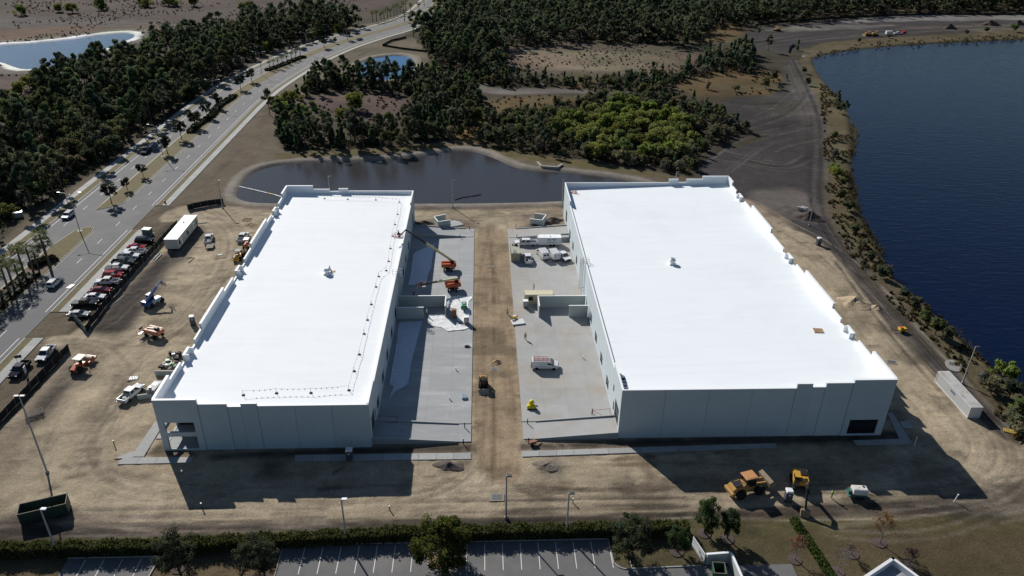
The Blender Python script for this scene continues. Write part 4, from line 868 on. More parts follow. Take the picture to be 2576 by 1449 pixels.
ground_cover('undergrowth', 'low scrub covering the floor of the woods', 'undergrowth', [(F1, 3.6, .8, 2.2, (0, 0, 1, 3), ()), (F2, 3.0, .8, 2.2, (0, 0, 3, 1), (F2c, PS)), (F3, 4.2, .8, 2.4, (0, 0, 1, 3), ()), (F4, 3.2, .8, 2.4, (0, 1, 3, 4), ()), (F5, 3.0, 1, 2.6, (0, 1, 3, 2), ()), (F3b, 3, .8, 2, (0, 1, 4), ()), (F6, 5, .8, 2.4, (0, 1, 2), ())], .36, UC)
MARSHV = [(-120, -30), (1000, -20), (900, 38), (700, 52), (560, 98), (420, 140), (300, 160), (200, 185), (130, 205), (60, 260), (-60, 330), (-120, 330)]
ground_cover('marsh_tussocks', 'brown tussocks and low scrub scattered over the marsh and dry fields', 'tussocks', [(MARSHV, 4.6, .3, 1.1, (2, 5, 5, 7, 1), (grow(PL, 3),)), ([(1270, 118), (1500, 103), (1700, 118), (1765, 150), (1740, 178), (1400, 192), (1285, 168)], 4.4, .3, .9, (2, 2, 5, 1), ()), ([(735, 258), (830, 232), (1000, 232), (1050, 275), (965, 312), (800, 305)], 3.6, .3, 1.0, (7, 5, 2), ()), ([(1690, 205), (1800, 172), (1980, 180), (1995, 232), (1840, 245), (1720, 238)], 4, .4, 1.2, (4, 4, 1, 0), ()), ([(1215, 248), (1450, 236), (1490, 262), (1330, 275), (1230, 290)], 4, .4, 1.0, (4, 4, 1), ()), ([(1720, 68), (1880, 60), (1870, 95), (1800, 112), (1740, 100)], 6, .4, 1.2, (4, 1, 0), ())], .30, UC)
SHORE = [(2062, 210), (2105, 238), (2140, 290), (2148, 480), (2176, 555), (2228, 645), (2246, 695), (2298, 730), (2436, 864), (2580, 1005), (2640, 1060), (2640, 1150), (2560, 1110), (2480, 1020), (2395, 908), (2255, 780), (2145, 650), (2080, 548), (2076, 440), (2066, 300)]
ground_cover('shore_scrub', 'tangled grass and low scrub along the lake bank', 'scrub', [(SHORE, 1.7, .25, 1.0, (4, 1, 6, 4, 2), ()), ([(2052, 142), (2180, 121), (2576, 99), (2576, 86), (2180, 104), (2050, 128)], 3.5, .4, 1.3, (4, 1, 6, 0), ())], .30, UC)
# reeds standing in the lake edge
for i, (V, sp) in enumerate((([(2128, 440), (2150, 440), (2155, 500), (2180, 560), (2228, 640), (2205, 640), (2150, 560)], 1.3), ([(2150, 300), (2160, 330), (2152, 400), (2142, 380), (2140, 310)], 1.5), ([(2390, 815), (2440, 862), (2480, 905), (2450, 890), (2400, 840)], 1.3))):
    x, y = scatter(GP(V), sp); n = len(x)*14; R = np.random.default_rng(60+i); bx = np.repeat(x, 14)+R.normal(0, .4, n); by = np.repeat(y, 14)+R.normal(0, .4, n); h = R.uniform(1.2, 2.3, n); a = R.uniform(0, 6.28, n)
    tri = np.stack([np.stack([bx-.06*np.cos(a), by-.06*np.sin(a), np.full(n, -1.1)], 1), np.stack([bx+.06*np.cos(a), by+.06*np.sin(a), np.full(n, -1.1)], 1), np.stack([bx+R.normal(0, .3, n), by+R.normal(0, .3, n), h-.9], 1)], 1)
    tag(link('reeds', tri_mesh(tri, np.array((.07, .06, .026))*R.uniform(.6, 1.3, (n, 1)), LEAF, 'reeds')), ('olive reed bed along the nearest bend of the lake bank', 'olive reed strip below the lakeside pine', 'dry reed tuft by the round concrete drain apron')[i], 'reeds', kind='stuff')
for i, (x, y, k, s) in enumerate(((2104, 268, 'youngpine', .95), (2122, 292, 'pine', .55), (2112, 285, 'oak', .62), (2096, 352, 'oak', .5), (2100, 395, 'greyshrub', .6), (2096, 432, 'willow', .62), (2104, 445, 'willow', .8), (2118, 468, 'oak', .45), (2112, 505, 'oak', .55), (2130, 530, 'oak', .5), (2148, 585, 'oak', .4), (2165, 622, 'greyshrub', .5), (2188, 655, 'oak', .35), (2215, 700, 'oak', .5), (2232, 688, 'greyshrub', .5), (2272, 752, 'oak', .42), (2300, 775, 'oak', .4), (2325, 802, 'willow', .5), (2352, 842, 'oak', .62), (2378, 862, 'oak', .5), (2470, 965, 'greyshrub', .55), (2492, 990, 'oak', .55), (2522, 955, 'willow', .85), (2538, 1000, 'oak', .6), (2556, 1035, 'willow', .62), (2540, 1075, 'oak', .5), (2572, 1100, 'oak', .55), (2590, 1060, 'oak', .6), (1932, 130, 'pine', .75), (1905, 98, 'pine', .6), (2005, 128, 'youngpine', .7), (2022, 185, 'oak', .5), (2030, 215, 'oak', .55), (2235, 96, 'oak', .45), (2160, 107, 'oak', .45), (2430, 88, 'oak', .45), (2550, 80, 'oak', .8), (2480, 82, 'oak', .55), (1945, 205, 'oak', .7), (1925, 222, 'oak', .75), (1960, 225, 'greyshrub', .7), (1885, 190, 'youngpine', .8), (1850, 230, 'oak', .5), (1780, 225, 'greyshrub', .7))):
    p = G(x, y); tree(k, 'lakeside_tree' if k in ('pine', 'youngpine') else 'bank_shrub', p, {'pine': 'open-crowned pine', 'youngpine': 'dense small pine', 'oak': 'rounded dark green shrub', 'greyshrub': 'greyish half-bare shrub', 'willow': 'yellow-green bush'}[k]+' '+('on the near lake bank below the container level' if y > 850 else 'on the lake bank beside the haul road' if x > 2080 and y > 240 else 'by the haul road at the far lake corner' if x < 2080 else 'on the far lake bank'), 'growth along the lake bank', s=s, cat='shrub')
# lone pine at the road bend left of the clearing
tree('pine', 'lone_pine', G(679, 290), 'lone flat-topped pine at the road verge left of the clearing', s=.85)
for x, y in ((1100, 95), (1085, 90), (1110, 100), (1075, 100), (1060, 95), (1040, 92), (1120, 92), (1135, 88)):
    tree('pine', 'roadside_pine', G(x, y), 'tall bare-trunked pine in the stand right at the far road bend', 'pines at the far road bend', s=1.15)
# ---- street trees of the median
for i, (x, y, s, lb) in enumerate(((281, 512, 1.0, 'dark street oak standing alone at the upper tip of the median opening'), (321, 479, .62, 'thin young street tree second from the median opening'), (361, 445, .66, 'thin young street tree third from the median opening'), (422, 388, 1.05, 'street oak beside the street light opposite the dark pickup'), (457, 351, 1.05, 'street oak at the lower end of the median hedge bed'), (492, 322, 1.0, 'street oak in the lower part of the median hedge bed'), (521, 296, 1.0, 'street oak in the middle of the median hedge bed'), (549, 272, .95, 'street oak at the upper end of the median hedge bed'), (606, 226, 1.0, 'street oak above the hedge bed, lower of a pair'), (634, 207, 1.0, 'street oak above the hedge bed, upper of a pair'), (816, 121, 1.0, 'small street tree past the young palm row, nearest one'), (844, 110, .55, 'thin street tree between two others near the far silver car'), (874, 101, 1.0, 'small street tree just left of the far silver car'))):
    tree('street', 'street_oak', G(x, y), lb, 'street trees in the median', s=s, i=i % 4, z=.15)
# ---- palms
FROND = leaf_mat('palm_frond', .3)
def palm_meshes(i, h=6.0, fr=1.6, nf=26, col=(.07, .078, .036)):
    R = np.random.default_rng(200+i); tris = []; cols = []
    for k in range(nf):
        a = R.uniform(0, 6.28); el = R.uniform(-.75, 1.1); d = np.array([math.cos(a)*math.cos(el), math.sin(a)*math.cos(el), math.sin(el)]); tip0 = np.array([0, 0, h])+d*.7
        side = np.cross(d, [0, 0, 1.]); side /= np.linalg.norm(side)+1e-9; upv = np.cross(side, d)
        for b in np.linspace(-1.1, 1.1, 9):
            v = d*math.cos(b)+side*math.sin(b); L = fr*(1-.18*abs(b))*R.uniform(.85, 1.1); e = tip0+v*L*.75+np.array([0, 0, -.28*L]); w_ = np.cross(v, upv)*.10
            tris.append([tip0-w_*.4, tip0+w_*.4, tip0+v*L*.45+w_]); tris.append([tip0+v*L*.45-w_, tip0+v*L*.45+w_, e]); c = np.array(col)*R.uniform(.65, 1.3)*(1.25 if el < -.4 else 1); cols += [c, c]
    cr = tri_mesh(np.array(tris), np.array(cols), FROND, 'fronds')
    tm = MB().tube([(0, 0, -.3), (.03, 0, h*.5), (0, 0, h)], [.24, .19, .17], 8).mesh(mat('palm_trunk', (.13, .115, .095), .95, var=.3, scale=6, bump=.03, bscale=12), True, name='trunk'); return cr, tm
PALM = [palm_meshes(i, h) for i, h in enumerate((5.4, 6.2, 4.6))]; YPALM = [palm_meshes(10+i, 4.6, 1.35, 20, (.075, .08, .038)) for i in range(2)]
def palm(pr, p, lb, gp, s=1.0, z=.15):
    t = empty('palm_tree', (p[0], p[1], z), rng.uniform(0, 6), lb, 'palm tree', gp); t.scale = (s, s, s*rng.uniform(.92, 1.08)); link('fronds', pr[0], t); link('trunk', pr[1], t)
for i, (x, y, s) in enumerate(((152, 672, 1.1), (122, 664, 1.0), (97, 676, .85), (84, 684, 1.05), (67, 704, 1.05), (52, 716, 1.0), (36, 728, 1.05), (26, 742, 1.0), (6, 752, 1.1), (-12, 770, 1.0), (-26, 775, 1.0), (-50, 800, 1.0))):
    p = G(x, y); palm(PALM[i % 3], (min(max(p.x, -118.2), -112.9), p.y), 'cabbage palm of the near median palm bed at the left edge', 'cabbage palms in the near median bed', s*1.28)
for i, (x, y) in enumerate(((140, 704), (180, 690), (228, 690), (268, 660), (315, 640), (360, 612), (405, 597), (447, 567))): palm(YPALM[i % 2], G(644+x/4, y/4), 'young palm in the row of eight along the far median', 'row of young median palms', 1.0)
for i, (x, y) in enumerate(((1175, 222), (1215, 217), (1258, 208), (1290, 197), (1325, 182), (1352, 170), (1390, 155), (1420, 145), (1452, 133), (1482, 115), (1510, 102))): palm(PALM[i % 3], G(644+x/4, y/4), 'palm in the roadside row left of the far end of the road', 'roadside palms at the far left verge', 1.15, 0)
for i, (x, y) in enumerate(((1495, 218), (1560, 152), (1640, 108), (1692, 58))): palm(PALM[i % 3], G(644+x/4, y/4), 'palm standing in the median at the far end of the road', 'far median palms', 1.2)
for i, (x, y) in enumerate(((1850, 150), (1890, 138), (1930, 120), (1960, 105), (1990, 92), (2015, 78))): palm(PALM[i % 3], G(644+x/4, y/4), 'palm in the row right of the far end of the road', 'roadside palms at the far right verge', 1.2, 0)
for i, (x, y) in enumerate(((902, 62), (1788, 330), (1770, 300), (1800, 345), (1330, 345), (1380, 360))): palm(PALM[i % 3], G(x, y), 'cabbage palm rising among the scrub of the woods', 'cabbage palms in the woods', .95, 0)
# ---- hedges
def hedge(name, label, pts, wd, h, n, size, col, cat='hedge', z=0.0, grp=None):
    R = np.random.default_rng(len(pts)*17+n); P = [Vector((p[0], p[1], 0)) for p in pts]; o = P[0]; tri_, col_ = [], []; L = sum((b-a).length for a, b in zip(P[:-1], P[1:]))
    core = MB()
    for a, b in zip(P[:-1], P[1:]):
        d = b-a; l = d.length; u = d/l; v = Vector((-u.y, u.x, 0)); k = max(3, int(n*l/L)); s = R.random(k)*l
        w_ = (R.random(k)*2-1)*wd/2; zz = h*(.12+.88*R.random(k)); e = R.random(k); top = e < .5; zz[top] = h*(.9+.14*R.random(top.sum())); sd = ~top; w_[sd] = np.sign(w_[sd])*wd/2*(.85+.25*R.random(sd.sum()))
        bmp = 1+.12*np.sin(s*1.3)+.08*R.normal(size=k); C = np.stack([a.x-o.x+u.x*s+v.x*w_, a.y-o.y+u.y*s+v.y*w_, zz*bmp, np.full(k, .22)], 1); t, c = tri_leaves(C, 7, size, col, cvar=.3, R=R, up=.5); tri_.append(t); col_.append(c)
        core.box(0, l, -wd*.36, wd*.36, 0, h*.82, T(a.x-o.x, a.y-o.y, 0, math.atan2(d.y, d.x)))
    t = empty(name, (o.x, o.y, z), 0, label, cat, grp); link('foliage', tri_mesh(np.concatenate(tri_), np.concatenate(col_), LEAFN, 'foliage'), t); core.build('branches', mat('hedge_branches', (.03, .03, .018), .95), t); return t
ha = G(0, 1372, 1.9); hb = G(1740, 1322, 1.9)
hl = [(ha.x-12, ha.y+.3)]+[tuple(G(x, y, 1.9)[:2]) for x, y in ((0, 1374), (300, 1368), (640, 1352), (1000, 1334), (1288, 1328), (1500, 1322), (1735, 1318))]
hedge('hedge', 'long clipped hedge between the dark trench and the car park', hl, 1.7, 1.95, 13000, .11, (.085, .095, .032))
hedge('hedge', 'narrow clipped hedge running diagonally over the lawn at bottom right', [tuple(G(x, y)[:2]) for x, y in ((1994, 1312), (2026, 1360), (2060, 1410), (2085, 1449), (2110, 1490))], .9, 1.0, 900, .14, (.06, .085, .025))
hp = [(-115.6+.8*math.sin(y*.2), y) for y in np.linspace(G(478, 336).y, G(588, 242).y, 14)]
hedge('median_hedge', 'dark hedge bed under the street oaks in the median', hp, 3.0, .9, 900, .3, (.045, .055, .032), z=.15)
hedge('median_hedge', 'low planting under the row of young median palms', [tuple(G(644+a/4, b/4)[:2]) for a, b in ((110, 716), (250, 665), (400, 605), (485, 575))], 3.4, .7, 500, .35, (.04, .05, .028), z=.15)
bed = empty('palm_bed', (0, 0, 0)); tag(bed, kind='structure')
sheet([(-118.6, 60), (-118.6, 178), (-117.5, 184), (-114.8, 186.6), (-112.6, 184), (-112.3, 60)], .15, .20, 'mulch', MAT['mulch'], bed)
hedge('palm_bed_shrubs', 'low dark shrubs in the mulch bed under the near median palms', [(-115.6, 120), (-115.4, 150), (-115.5, 176)], 4.6, .55, 700, .3, (.035, .042, .022), 'shrubs', .15)
hedge('palm_bed_shrubs', 'rounded dark shrub mass at the tip of the near palm bed', [(-117.2, 180), (-115.5, 184.3), (-113.2, 183)], 2.6, 1.0, 300, .3, (.03, .036, .02), 'shrubs', .15)
# ---- trees near the camera
MULCHR = mat('dark_mulch', (.075, .055, .05), .95, var=.3, scale=4, bump=.04)
def near_tree(name, label, p, h, W, k, npl, size, col, crown_lo, r=.16, lean=(0, 0), kind='dome', ring=True, cat='tree', bark=None, up=.35, cl=(.5, .9)):
    R = np.random.default_rng(int(abs(p.x)*13+abs(p.y)*7)); th = R.random(k)*6.28; z = h*(crown_lo+(1-crown_lo)*R.random(k)); t_ = (z/h-crown_lo)/(1-crown_lo)
    prof = np.sqrt(np.clip(1-((t_-.42)/.62)**2, .05, 1)) if kind == 'dome' else (np.clip(1.05-t_, .12, 1)*np.clip(t_*6+.3, 0, 1) if kind == 'cone' else np.clip(.5+t_, 0, 1)*np.sqrt(np.clip(1-t_*.75, .05, 1)))
    rr = R.random(k)**.5*W*prof; C = np.stack([np.cos(th)*rr+lean[0]*z/h, np.sin(th)*rr+lean[1]*z/h, z, R.uniform(cl[0], cl[1], k)], 1)
    t = empty(name, (p.x, p.y, 0), 0, label, cat); tri, cc = tri_leaves(C, npl, size, col, R=R, up=up, cvar=.3, shell=.4); link('crown', tri_mesh(tri, cc, LEAFN), t)
    limbs = [((lean[0]*.3, lean[1]*.3, h*crown_lo*R.uniform(.7, 1.1)), (c[0]*.92, c[1]*.92, c[2]), r*.38) for c in C[::max(1, k//14)]]
    trunk_mb(h*.85, r, lean, limbs, R).build('trunk', bark or BARK, t, True)
    if ring: MB().lathe([(1.15, -.1), (1.1, .1), (.3, .16)], 18).build('mulch_ring', MULCHR, t)
    return t
near_tree('dense_tree', 'large dense olive-green tree in the car park island', G(1113, 1424), 8.6, 4.3, 110, 150, .15, (.085, .095, .026), .2, .3, ring=False, cl=(.6, 1.05))
near_tree('feathery_tree', 'feathery grey-green tree on the grass corner right of the car park', G(1580, 1402), 7.2, 3.7, 70, 130, .12, (.062, .075, .042), .26, .22, ring=False)
near_tree('feathery_tree', 'feathery grey-green tree on the verge between the two car park bays', G(449, 1430), 7.0, 3.3, 60, 120, .12, (.07, .078, .048), .3, .15, (0, -.2))
near_tree('feathery_tree', 'feathery leaning tree beside the left end of the main car park', G(668, 1456), 7.0, 3.2, 60, 120, .12, (.062, .072, .045), .3, .17, (-1.0, .6))
near_tree('small_pine', 'small pine left of the bin store gate', G(1702, 1388), 5.2, 1.9, 34, 110, .11, (.055, .085, .034), .35, .11, cl=(.35, .65))
near_tree('small_pine', 'tallest small pine at the end of the hedge', G(1771, 1342), 7.0, 2.0, 46, 110, .12, (.048, .08, .03), .22, .13, cl=(.4, .75))
near_tree('small_pine', 'small pine between the tall pine and the excavator trench', G(1829, 1356), 6.2, 1.7, 40, 110, .12, (.05, .08, .032), .3, .12, cl=(.35, .65))
def bare_tree(label, p, h, W, col, npl, lean=(0, 0), leafy=.5):
    R = np.random.default_rng(int(abs(p.x)*17)); t = empty('bare_tree', (p.x, p.y, 0), 0, label, 'tree'); mb = MB(); mb.tube([(0, 0, -.2), (lean[0]*.3, lean[1]*.3, h*.35), (lean[0]*.7, lean[1]*.7, h*.7), (lean[0], lean[1], h)], [.09, .07, .045, .015], 6, False); tips = []
    for i in range(26):
        f = R.uniform(.25, .85); a = R.uniform(0, 6.28); L = W*(1.1-f)*R.uniform(.8, 1.4); b = (lean[0]*f, lean[1]*f, h*f); m1 = (b[0]+math.cos(a)*L*.5, b[1]+math.sin(a)*L*.5, b[2]+L*.55); e = (b[0]+math.cos(a)*L, b[1]+math.sin(a)*L, b[2]+L*1.25)
        mb.tube([b, m1, e], [.028, .02, .008], 4, False); tips += [m1, e]
        for j in range(3): a2 = a+R.normal(0, .8); q = (m1[0]+math.cos(a2)*L*.45, m1[1]+math.sin(a2)*L*.45, m1[2]+L*.5); mb.tube([m1, q], [.014, .006], 3, False); tips.append(q)
    mb.build('trunk', BARKL, t); C = np.array([(*q, .3) for q in tips]); tri, cc = tri_leaves(C, npl, .055, col, R=R, shell=.2); link('crown', tri_mesh(tri, cc, LEAFN), t); MB().lathe([(1.1, -.1), (1.05, .1), (.3, .15)], 18).build('mulch_ring', MULCHR, t)
bare_tree('tallest thin tree on the lawn with sparse rust-coloured leaves', G(2212, 1366), 6.4, 1.9, (.24, .13, .05), 26)
bare_tree('bare grey young tree on the lawn at the bottom edge', G(2106, 1438), 5.6, 1.7, (.2, .18, .16), 5)
bare_tree('young tree with sparse red leaves left of the diagonal hedge', G(1999, 1408), 5.2, 1.5, (.24, .10, .07), 16)
bare_tree('small leaning bare tree next to the bare grey one', G(2143, 1394), 2.6, 1.0, (.2, .13, .11), 8, (-1.2, -.6))
bare_tree('low leaning reddish tree beside the white parapet corner', G(2283, 1424), 3.0, 1.2, (.2, .11, .09), 12, (.8, .5))
# ================================================================== vehicles
TYRE = mat('tyre_rubber', (.018, .018, .02), .9, spec=.15); RIM = mat('wheel_rim', (.4, .4, .41), .4, .6); CGL = mat('car_glass', (.012, .014, .018), .06, spec=.7)
LAMPW = mat('headlamp', (.75, .75, .72), .15); LAMPR = mat('tail_lamp', (.28, .015, .012), .25); BLK = mat('black_plastic', (.022, .022, .024), .7, spec=.12)
def paint(n, c): return mat('paint_'+n, c, .07, var=.02, scale=1, spec=.4)
PW = paint('white', (.74, .75, .76)); PB = paint('black', (.016, .016, .02)); PR = paint('red', (.30, .02, .022)); PMR = paint('maroon', (.16, .015, .025)); PS_ = paint('silver', (.42, .43, .44)); PDG = paint('dark_grey', (.06, .065, .07)); PNV = paint('navy', (.02, .028, .05))
def wheel(root, x, y, r, wd, dual=False):
    s = 1 if y > 0 else -1; M = T(x, y, r, 0, R_(90))
    w_ = MB().lathe([(r*.62, -wd/2), (r*.95, -wd/2), (r, -wd*.3), (r, wd*.3), (r*.95, wd/2), (r*.62, wd/2)], 16, M).build('wheel', TYRE, root, True)
    MB().lathe([(.05, -wd*.46), (r*.6, -wd*.47), (r*.6, wd*.47), (.05, wd*.46)], 12, M).build('rim', RIM, w_)
def quad_panel(c, shrink, off):
    c = [Vector(p) for p in c]; m = sum(c, Vector())/4; n = (c[1]-c[0]).cross(c[3]-c[0]).normalized(); q = [m+(p-m)*shrink for p in c]
    mb = MB(); mb.add([tuple(p+n*off) for p in q]+[tuple(p-n*.03) for p in q], [(0, 1, 2, 3), (0, 4, 5, 1), (1, 5, 6, 2), (2, 6, 7, 3), (3, 7, 4, 0), (7, 6, 5, 4)]); return mb
def cabin(root, x0, x1, x2, x3, zb, zt, W, Wt, m, rows=2):
    """x0 rear base, x1 rear top, x2 front top, x3 front base"""
    h, t = W/2, Wt/2
    mb = MB(); mb.add([(x0, -h, zb), (x3, -h, zb), (x3, h, zb), (x0, h, zb), (x1, -t, zt), (x2, -t, zt), (x2, t, zt), (x1, t, zt)], [(0, 3, 2, 1), (4, 5, 6, 7), (0, 1, 5, 4), (1, 2, 6, 5), (2, 3, 7, 6), (3, 0, 4, 7)])
    c = mb.build('cabin', m, root, False, .05, segs=2)
    quad_panel([(x3, -h, zb), (x3, h, zb), (x2, t, zt), (x2, -t, zt)], .86, .012).build('windshield', CGL, root)
    quad_panel([(x0, h, zb), (x0, -h, zb), (x1, -t, zt), (x1, t, zt)], .8, .012).build('rear_window', CGL, root)
    for s in (1, -1):
        for k in range(rows):
            a0, a1 = k/rows, (k+1)/rows; lb = lambda a: x0+(x3-x0)*a; lt = lambda a: x1+(x2-x1)*a
            pts = [(lb(a0), s*h, zb), (lb(a1), s*h, zb), (lt(a1), s*t, zt), (lt(a0), s*t, zt)]
            if s > 0: pts = [pts[1], pts[0], pts[3], pts[2]]
            quad_panel(pts, .82, .012).build('side_window', CGL, root)
    return c
def lamps(root, xf, xr, W, zf, zr):
    for s in (1, -1):
        MB().cbox((xf, s*W*.38, zf), (.1, W*.16, .16)).build('headlight', LAMPW, root); MB().cbox((xr, s*W*.42, zr), (.08, W*.1, .3)).build('tail_light', LAMPR, root)
def pickup(p, rz, lab, m=PW, crew=True, cover=None, L=5.75, grp=None, load=False, name='pickup_truck', rack=False):
    t = empty(name, (p[0], p[1], .02), rz, lab, 'pickup truck', grp); W = 1.98; f = L/2; zb = .42; zt = 1.08
    bl = -f+1.75 if crew else -f+2.1     # rear wall of the cab
    MB().prism([(bl, zb), (f-.12, zb), (f, zb+.25), (f-.06, 1.0), (f-1.3, 1.16), (bl, 1.16)], -W/2, W/2).build('body', m, t, False, .06, segs=2)
    MB().box(-f, bl, -W/2, -W/2+.12, zb, zt+.04).box(-f, bl, W/2-.12, W/2, zb, zt+.04).box(-f, bl, -W/2+.12, W/2-.12, zb, zb+.22).build('bed', m, t, False, .025)
    Bx(-f, -f+.08, -W/2+.12, W/2-.12, zb+.22, zt+.04).build('tailgate', m, t)
    Bx(-f+.09, bl-.01, -W/2+.125, W/2-.125, zb+.22, zb+.28 if not cover else zt+.06).build('bed_cover' if cover else 'bed_liner', cover or BLK, t)
    cx = f-1.45; cabin(t, bl+.02, bl+.22, cx-.75, cx, 1.13, 1.86, W*.97, W*.78, m, 2 if crew else 1)
    for s in (1, -1): MB().cbox((cx-.35, s*(W/2+.13), 1.22), (.16, .24, .2)).build('mirror', BLK, t)
    MB().cbox((f+.03, 0, .52), (.14, W*.96, .26)).build('front_bumper', BLK, t); MB().cbox((-f-.06, 0, .5), (.14, W*.94, .2)).build('rear_bumper', RIM, t); MB().cbox((f-.02, 0, .84), (.05, W*.5, .28)).build('grille', BLK, t)
    lamps(t, f-.05, -f+.02, W, .88, .85)
    for x in (f-1.0, -f+1.15):
        for s in (1, -1): wheel(t, x, s*(W/2-.12), .39, .26)
    if load:
        Bx(-f+.5, -f+1.1, -.6, .1, zb+.285, zb+.75).build('cargo', mat('cargo_grey', (.35, .35, .36), .7), t); Bx(-f+1.0, -f+1.5, .15, .7, zb+.285, zb+.6).build('cargo', BLK, t)
    return t
def car(p, rz, lab, m=PW, kind='sedan', grp=None):
    suv = kind == 'suv'; L, W = (4.8, 1.92) if suv else (4.75, 1.84); t = empty('parked_suv' if suv else 'car', (p[0], p[1], .02), rz, lab, 'suv' if suv else 'car', grp); f = L/2
    MB().prism([(-f, .35), (f-.1, .35), (f, .6), (f-.1, .78 if not suv else .95), (f-1.15, .95 if not suv else 1.08), (-f+.05, .98 if not suv else 1.1), (-f, .8)], -W/2, W/2).build('body', m, t, False, .07, segs=2)
    if suv: cabin(t, -f+.1, -f+.4, f-1.85, f-1.15, 1.05, 1.72, W*.96, W*.76, m, 3)
    else: cabin(t, -f+.55, -f+1.25, f-2.15, f-1.2, .94, 1.45, W*.95, W*.7, m, 2)
    for s in (1, -1): MB().cbox((f-1.5, s*(W/2+.1), 1.05), (.16, .2, .15)).build('mirror', BLK, t)
    MB().cbox((f-.02, 0, .5), (.1, W*.9, .2)).build('front_bumper', BLK, t); MB().cbox((-f+.01, 0, .5), (.1, W*.9, .2)).build('rear_bumper', BLK, t); lamps(t, f-.1, -f+.05, W, .72 if not suv else .85, .85)
    for x in (f-.95, -f+.95):
        for s in (1, -1): wheel(t, x, s*(W/2-.1), .34, .23)
    return t
def van(p, rz, lab, L=5.6, rack=True, ladders=False, solid=False, tall=2.35):
    t = empty('cargo_van', (p[0], p[1], .02), rz, lab, 'van'); W = 2.02; f = L/2
    MB().prism([(-f, .4), (f-.1, .4), (f, .7), (f-.08, 1.1), (f-.95, 1.32), (f-1.75, tall-.12), (f-2.1, tall), (-f+.15, tall), (-f, tall-.2)], -W/2, W/2).build('body', PW, t, False, .08, segs=2)
    quad_panel([(f-.97, -W/2, 1.34), (f-.97, W/2, 1.34), (f-1.76, W/2, tall-.13), (f-1.76, -W/2, tall-.13)], .86, .03).build('windshield', CGL, t)
    for s in (1, -1):
        pts = [(f-2.5, s*W/2, 1.35), (f-1.25, s*W/2, 1.35), (f-1.75, s*W/2, tall-.35), (f-2.5, s*W/2, tall-.35)]
        if s > 0: pts = [pts[1], pts[0], pts[3], pts[2]]
        quad_panel(pts, .84, .03).build('side_window', CGL, t); MB().cbox((f-1.35, s*(W/2+.13), 1.4), (.18, .22, .3)).build('mirror', BLK, t)
        Bx(-f+.3, f-2.7, *sorted((s*(W/2), s*(W/2+.012))), 1.0, 1.04).build('door_rail', BLK, t); MB().cbox((-f-.01, s*.42, 1.75), (.03, .6, .5)).build('rear_window', CGL if not solid else PS_, t)
    lamps(t, f-.04, -f+.01, W, .9, 1.0); MB().cbox((f, 0, .52), (.14, W*.95, .26)).build('front_bumper', BLK, t); MB().cbox((-f-.06, 0, .48), (.14, W*.95, .2)).build('rear_bumper', BLK, t)
    for x in (f-1.0, -f+1.1):
        for s in (1, -1): wheel(t, x, s*(W/2-.12), .37, .25)
    if rack:
        r = MB()
        for x in np.linspace(-f+.5, f-2.5, 4): r.bar((x, -W/2+.15, tall+.12), (x, W/2-.15, tall+.12), .05)
        for s in (1, -1): r.bar((-f+.4, s*(W/2-.15), tall+.12), (f-2.4, s*(W/2-.15), tall+.12), .05)
        rk = r.build('roof_rack', STEEL, t)
        if ladders:
            LADR = mat('orange_ladder', (.36, .09, .06), .6)
            for y in (-.55, .3):
                l = MB()
                for e in (-.22, .22): l.bar((-f+.2, y+e, tall+.2), (f-1.9, y+e, tall+.2), .07)
                for x in np.arange(-f+.4, f-2, .32): l.bar((x, y-.22, tall+.2), (x, y+.22, tall+.2), .045)
                l.build('ladder', LADR, rk)
    return t
def hd(a, b): a = G(*a); b = G(*b); return math.atan2(b.y-a.y, b.x-a.x)
# --- on the road
pickup(G(369, 384), R_(-90), 'dark navy pickup driving on the far carriageway', PNV)
car(G(172, 547), R_(-90), 'white SUV driving towards the median opening on the far carriageway', PW, 'suv').name = 'suv'
car(G(138, 717), R_(90), 'white SUV driving on the near carriageway beside the palm bed', PW, 'suv').name = 'suv'
p = G(905, 101); car(p, math.atan2(40, 24), 'silver car driving round the far road bend', PS_)
p = G(1106, 8); bt = empty('box_truck', (p.x, p.y, .05), R_(-100), 'white box truck at the far end of the road by the top edge', 'truck'); Bx(-3.6, 1.4, -1.2, 1.2, .9, 3.5).build('cargo_box', PW, bt, False, .05); Bx(1.5, 3.4, -1.1, 1.1, .6, 2.5, tx=.2).build('cab', PW, bt, False, .1); MB().cbox((3.2, 0, 2.0), (.3, 1.8, .6)).build('windshield', CGL, bt)
for x in (2.6, -2.4):
    for s in (1, -1): wheel(bt, x, s, .48, .3)
# --- parked row behind the silt fence
GR = 'vehicles parked nose-in at the silt fence'
for (x, y), f, lab, kw in (((364, 610), car, 'black SUV at the top of the parked row, next to the green box', dict(m=PB, kind='suv')), ((345, 626), car, 'red car between the black SUV and a white pickup', dict(m=PR)), ((339, 638), pickup, 'white pickup third from the top of the parked row', dict(m=PW)), ((325, 650), pickup, 'white-roofed pickup with empty black bed, fourth in the parked row', dict(m=PW)), ((312, 664), pickup, 'dark grey pickup fifth from the top of the parked row', dict(m=PDG)), ((296, 680), pickup, 'white pickup with black bed cover just above the red SUV', dict(m=PW, cover=BLK)), ((286, 697), car, 'bright red SUV in the middle of the parked row', dict(m=PR, kind='suv')), ((272, 714), pickup, 'white pickup just below the red SUV', dict(m=PW)), ((256, 735), car, 'dark red car below the middle white pickup', dict(m=PMR)), ((241, 752), car, 'white sedan between the dark red car and the black pickup', dict(m=PW)), ((216, 769), pickup, 'black pickup with ribbed cover near the bottom of the parked row', dict(m=PB, cover=PDG)), ((200, 796), car, 'silver sedan at the bottom end of the parked row', dict(m=PS_))):
    f(G(x, y), R_(182) if 'third from' in lab or 'just below' in lab else R_(2), lab, grp=GR, **kw)
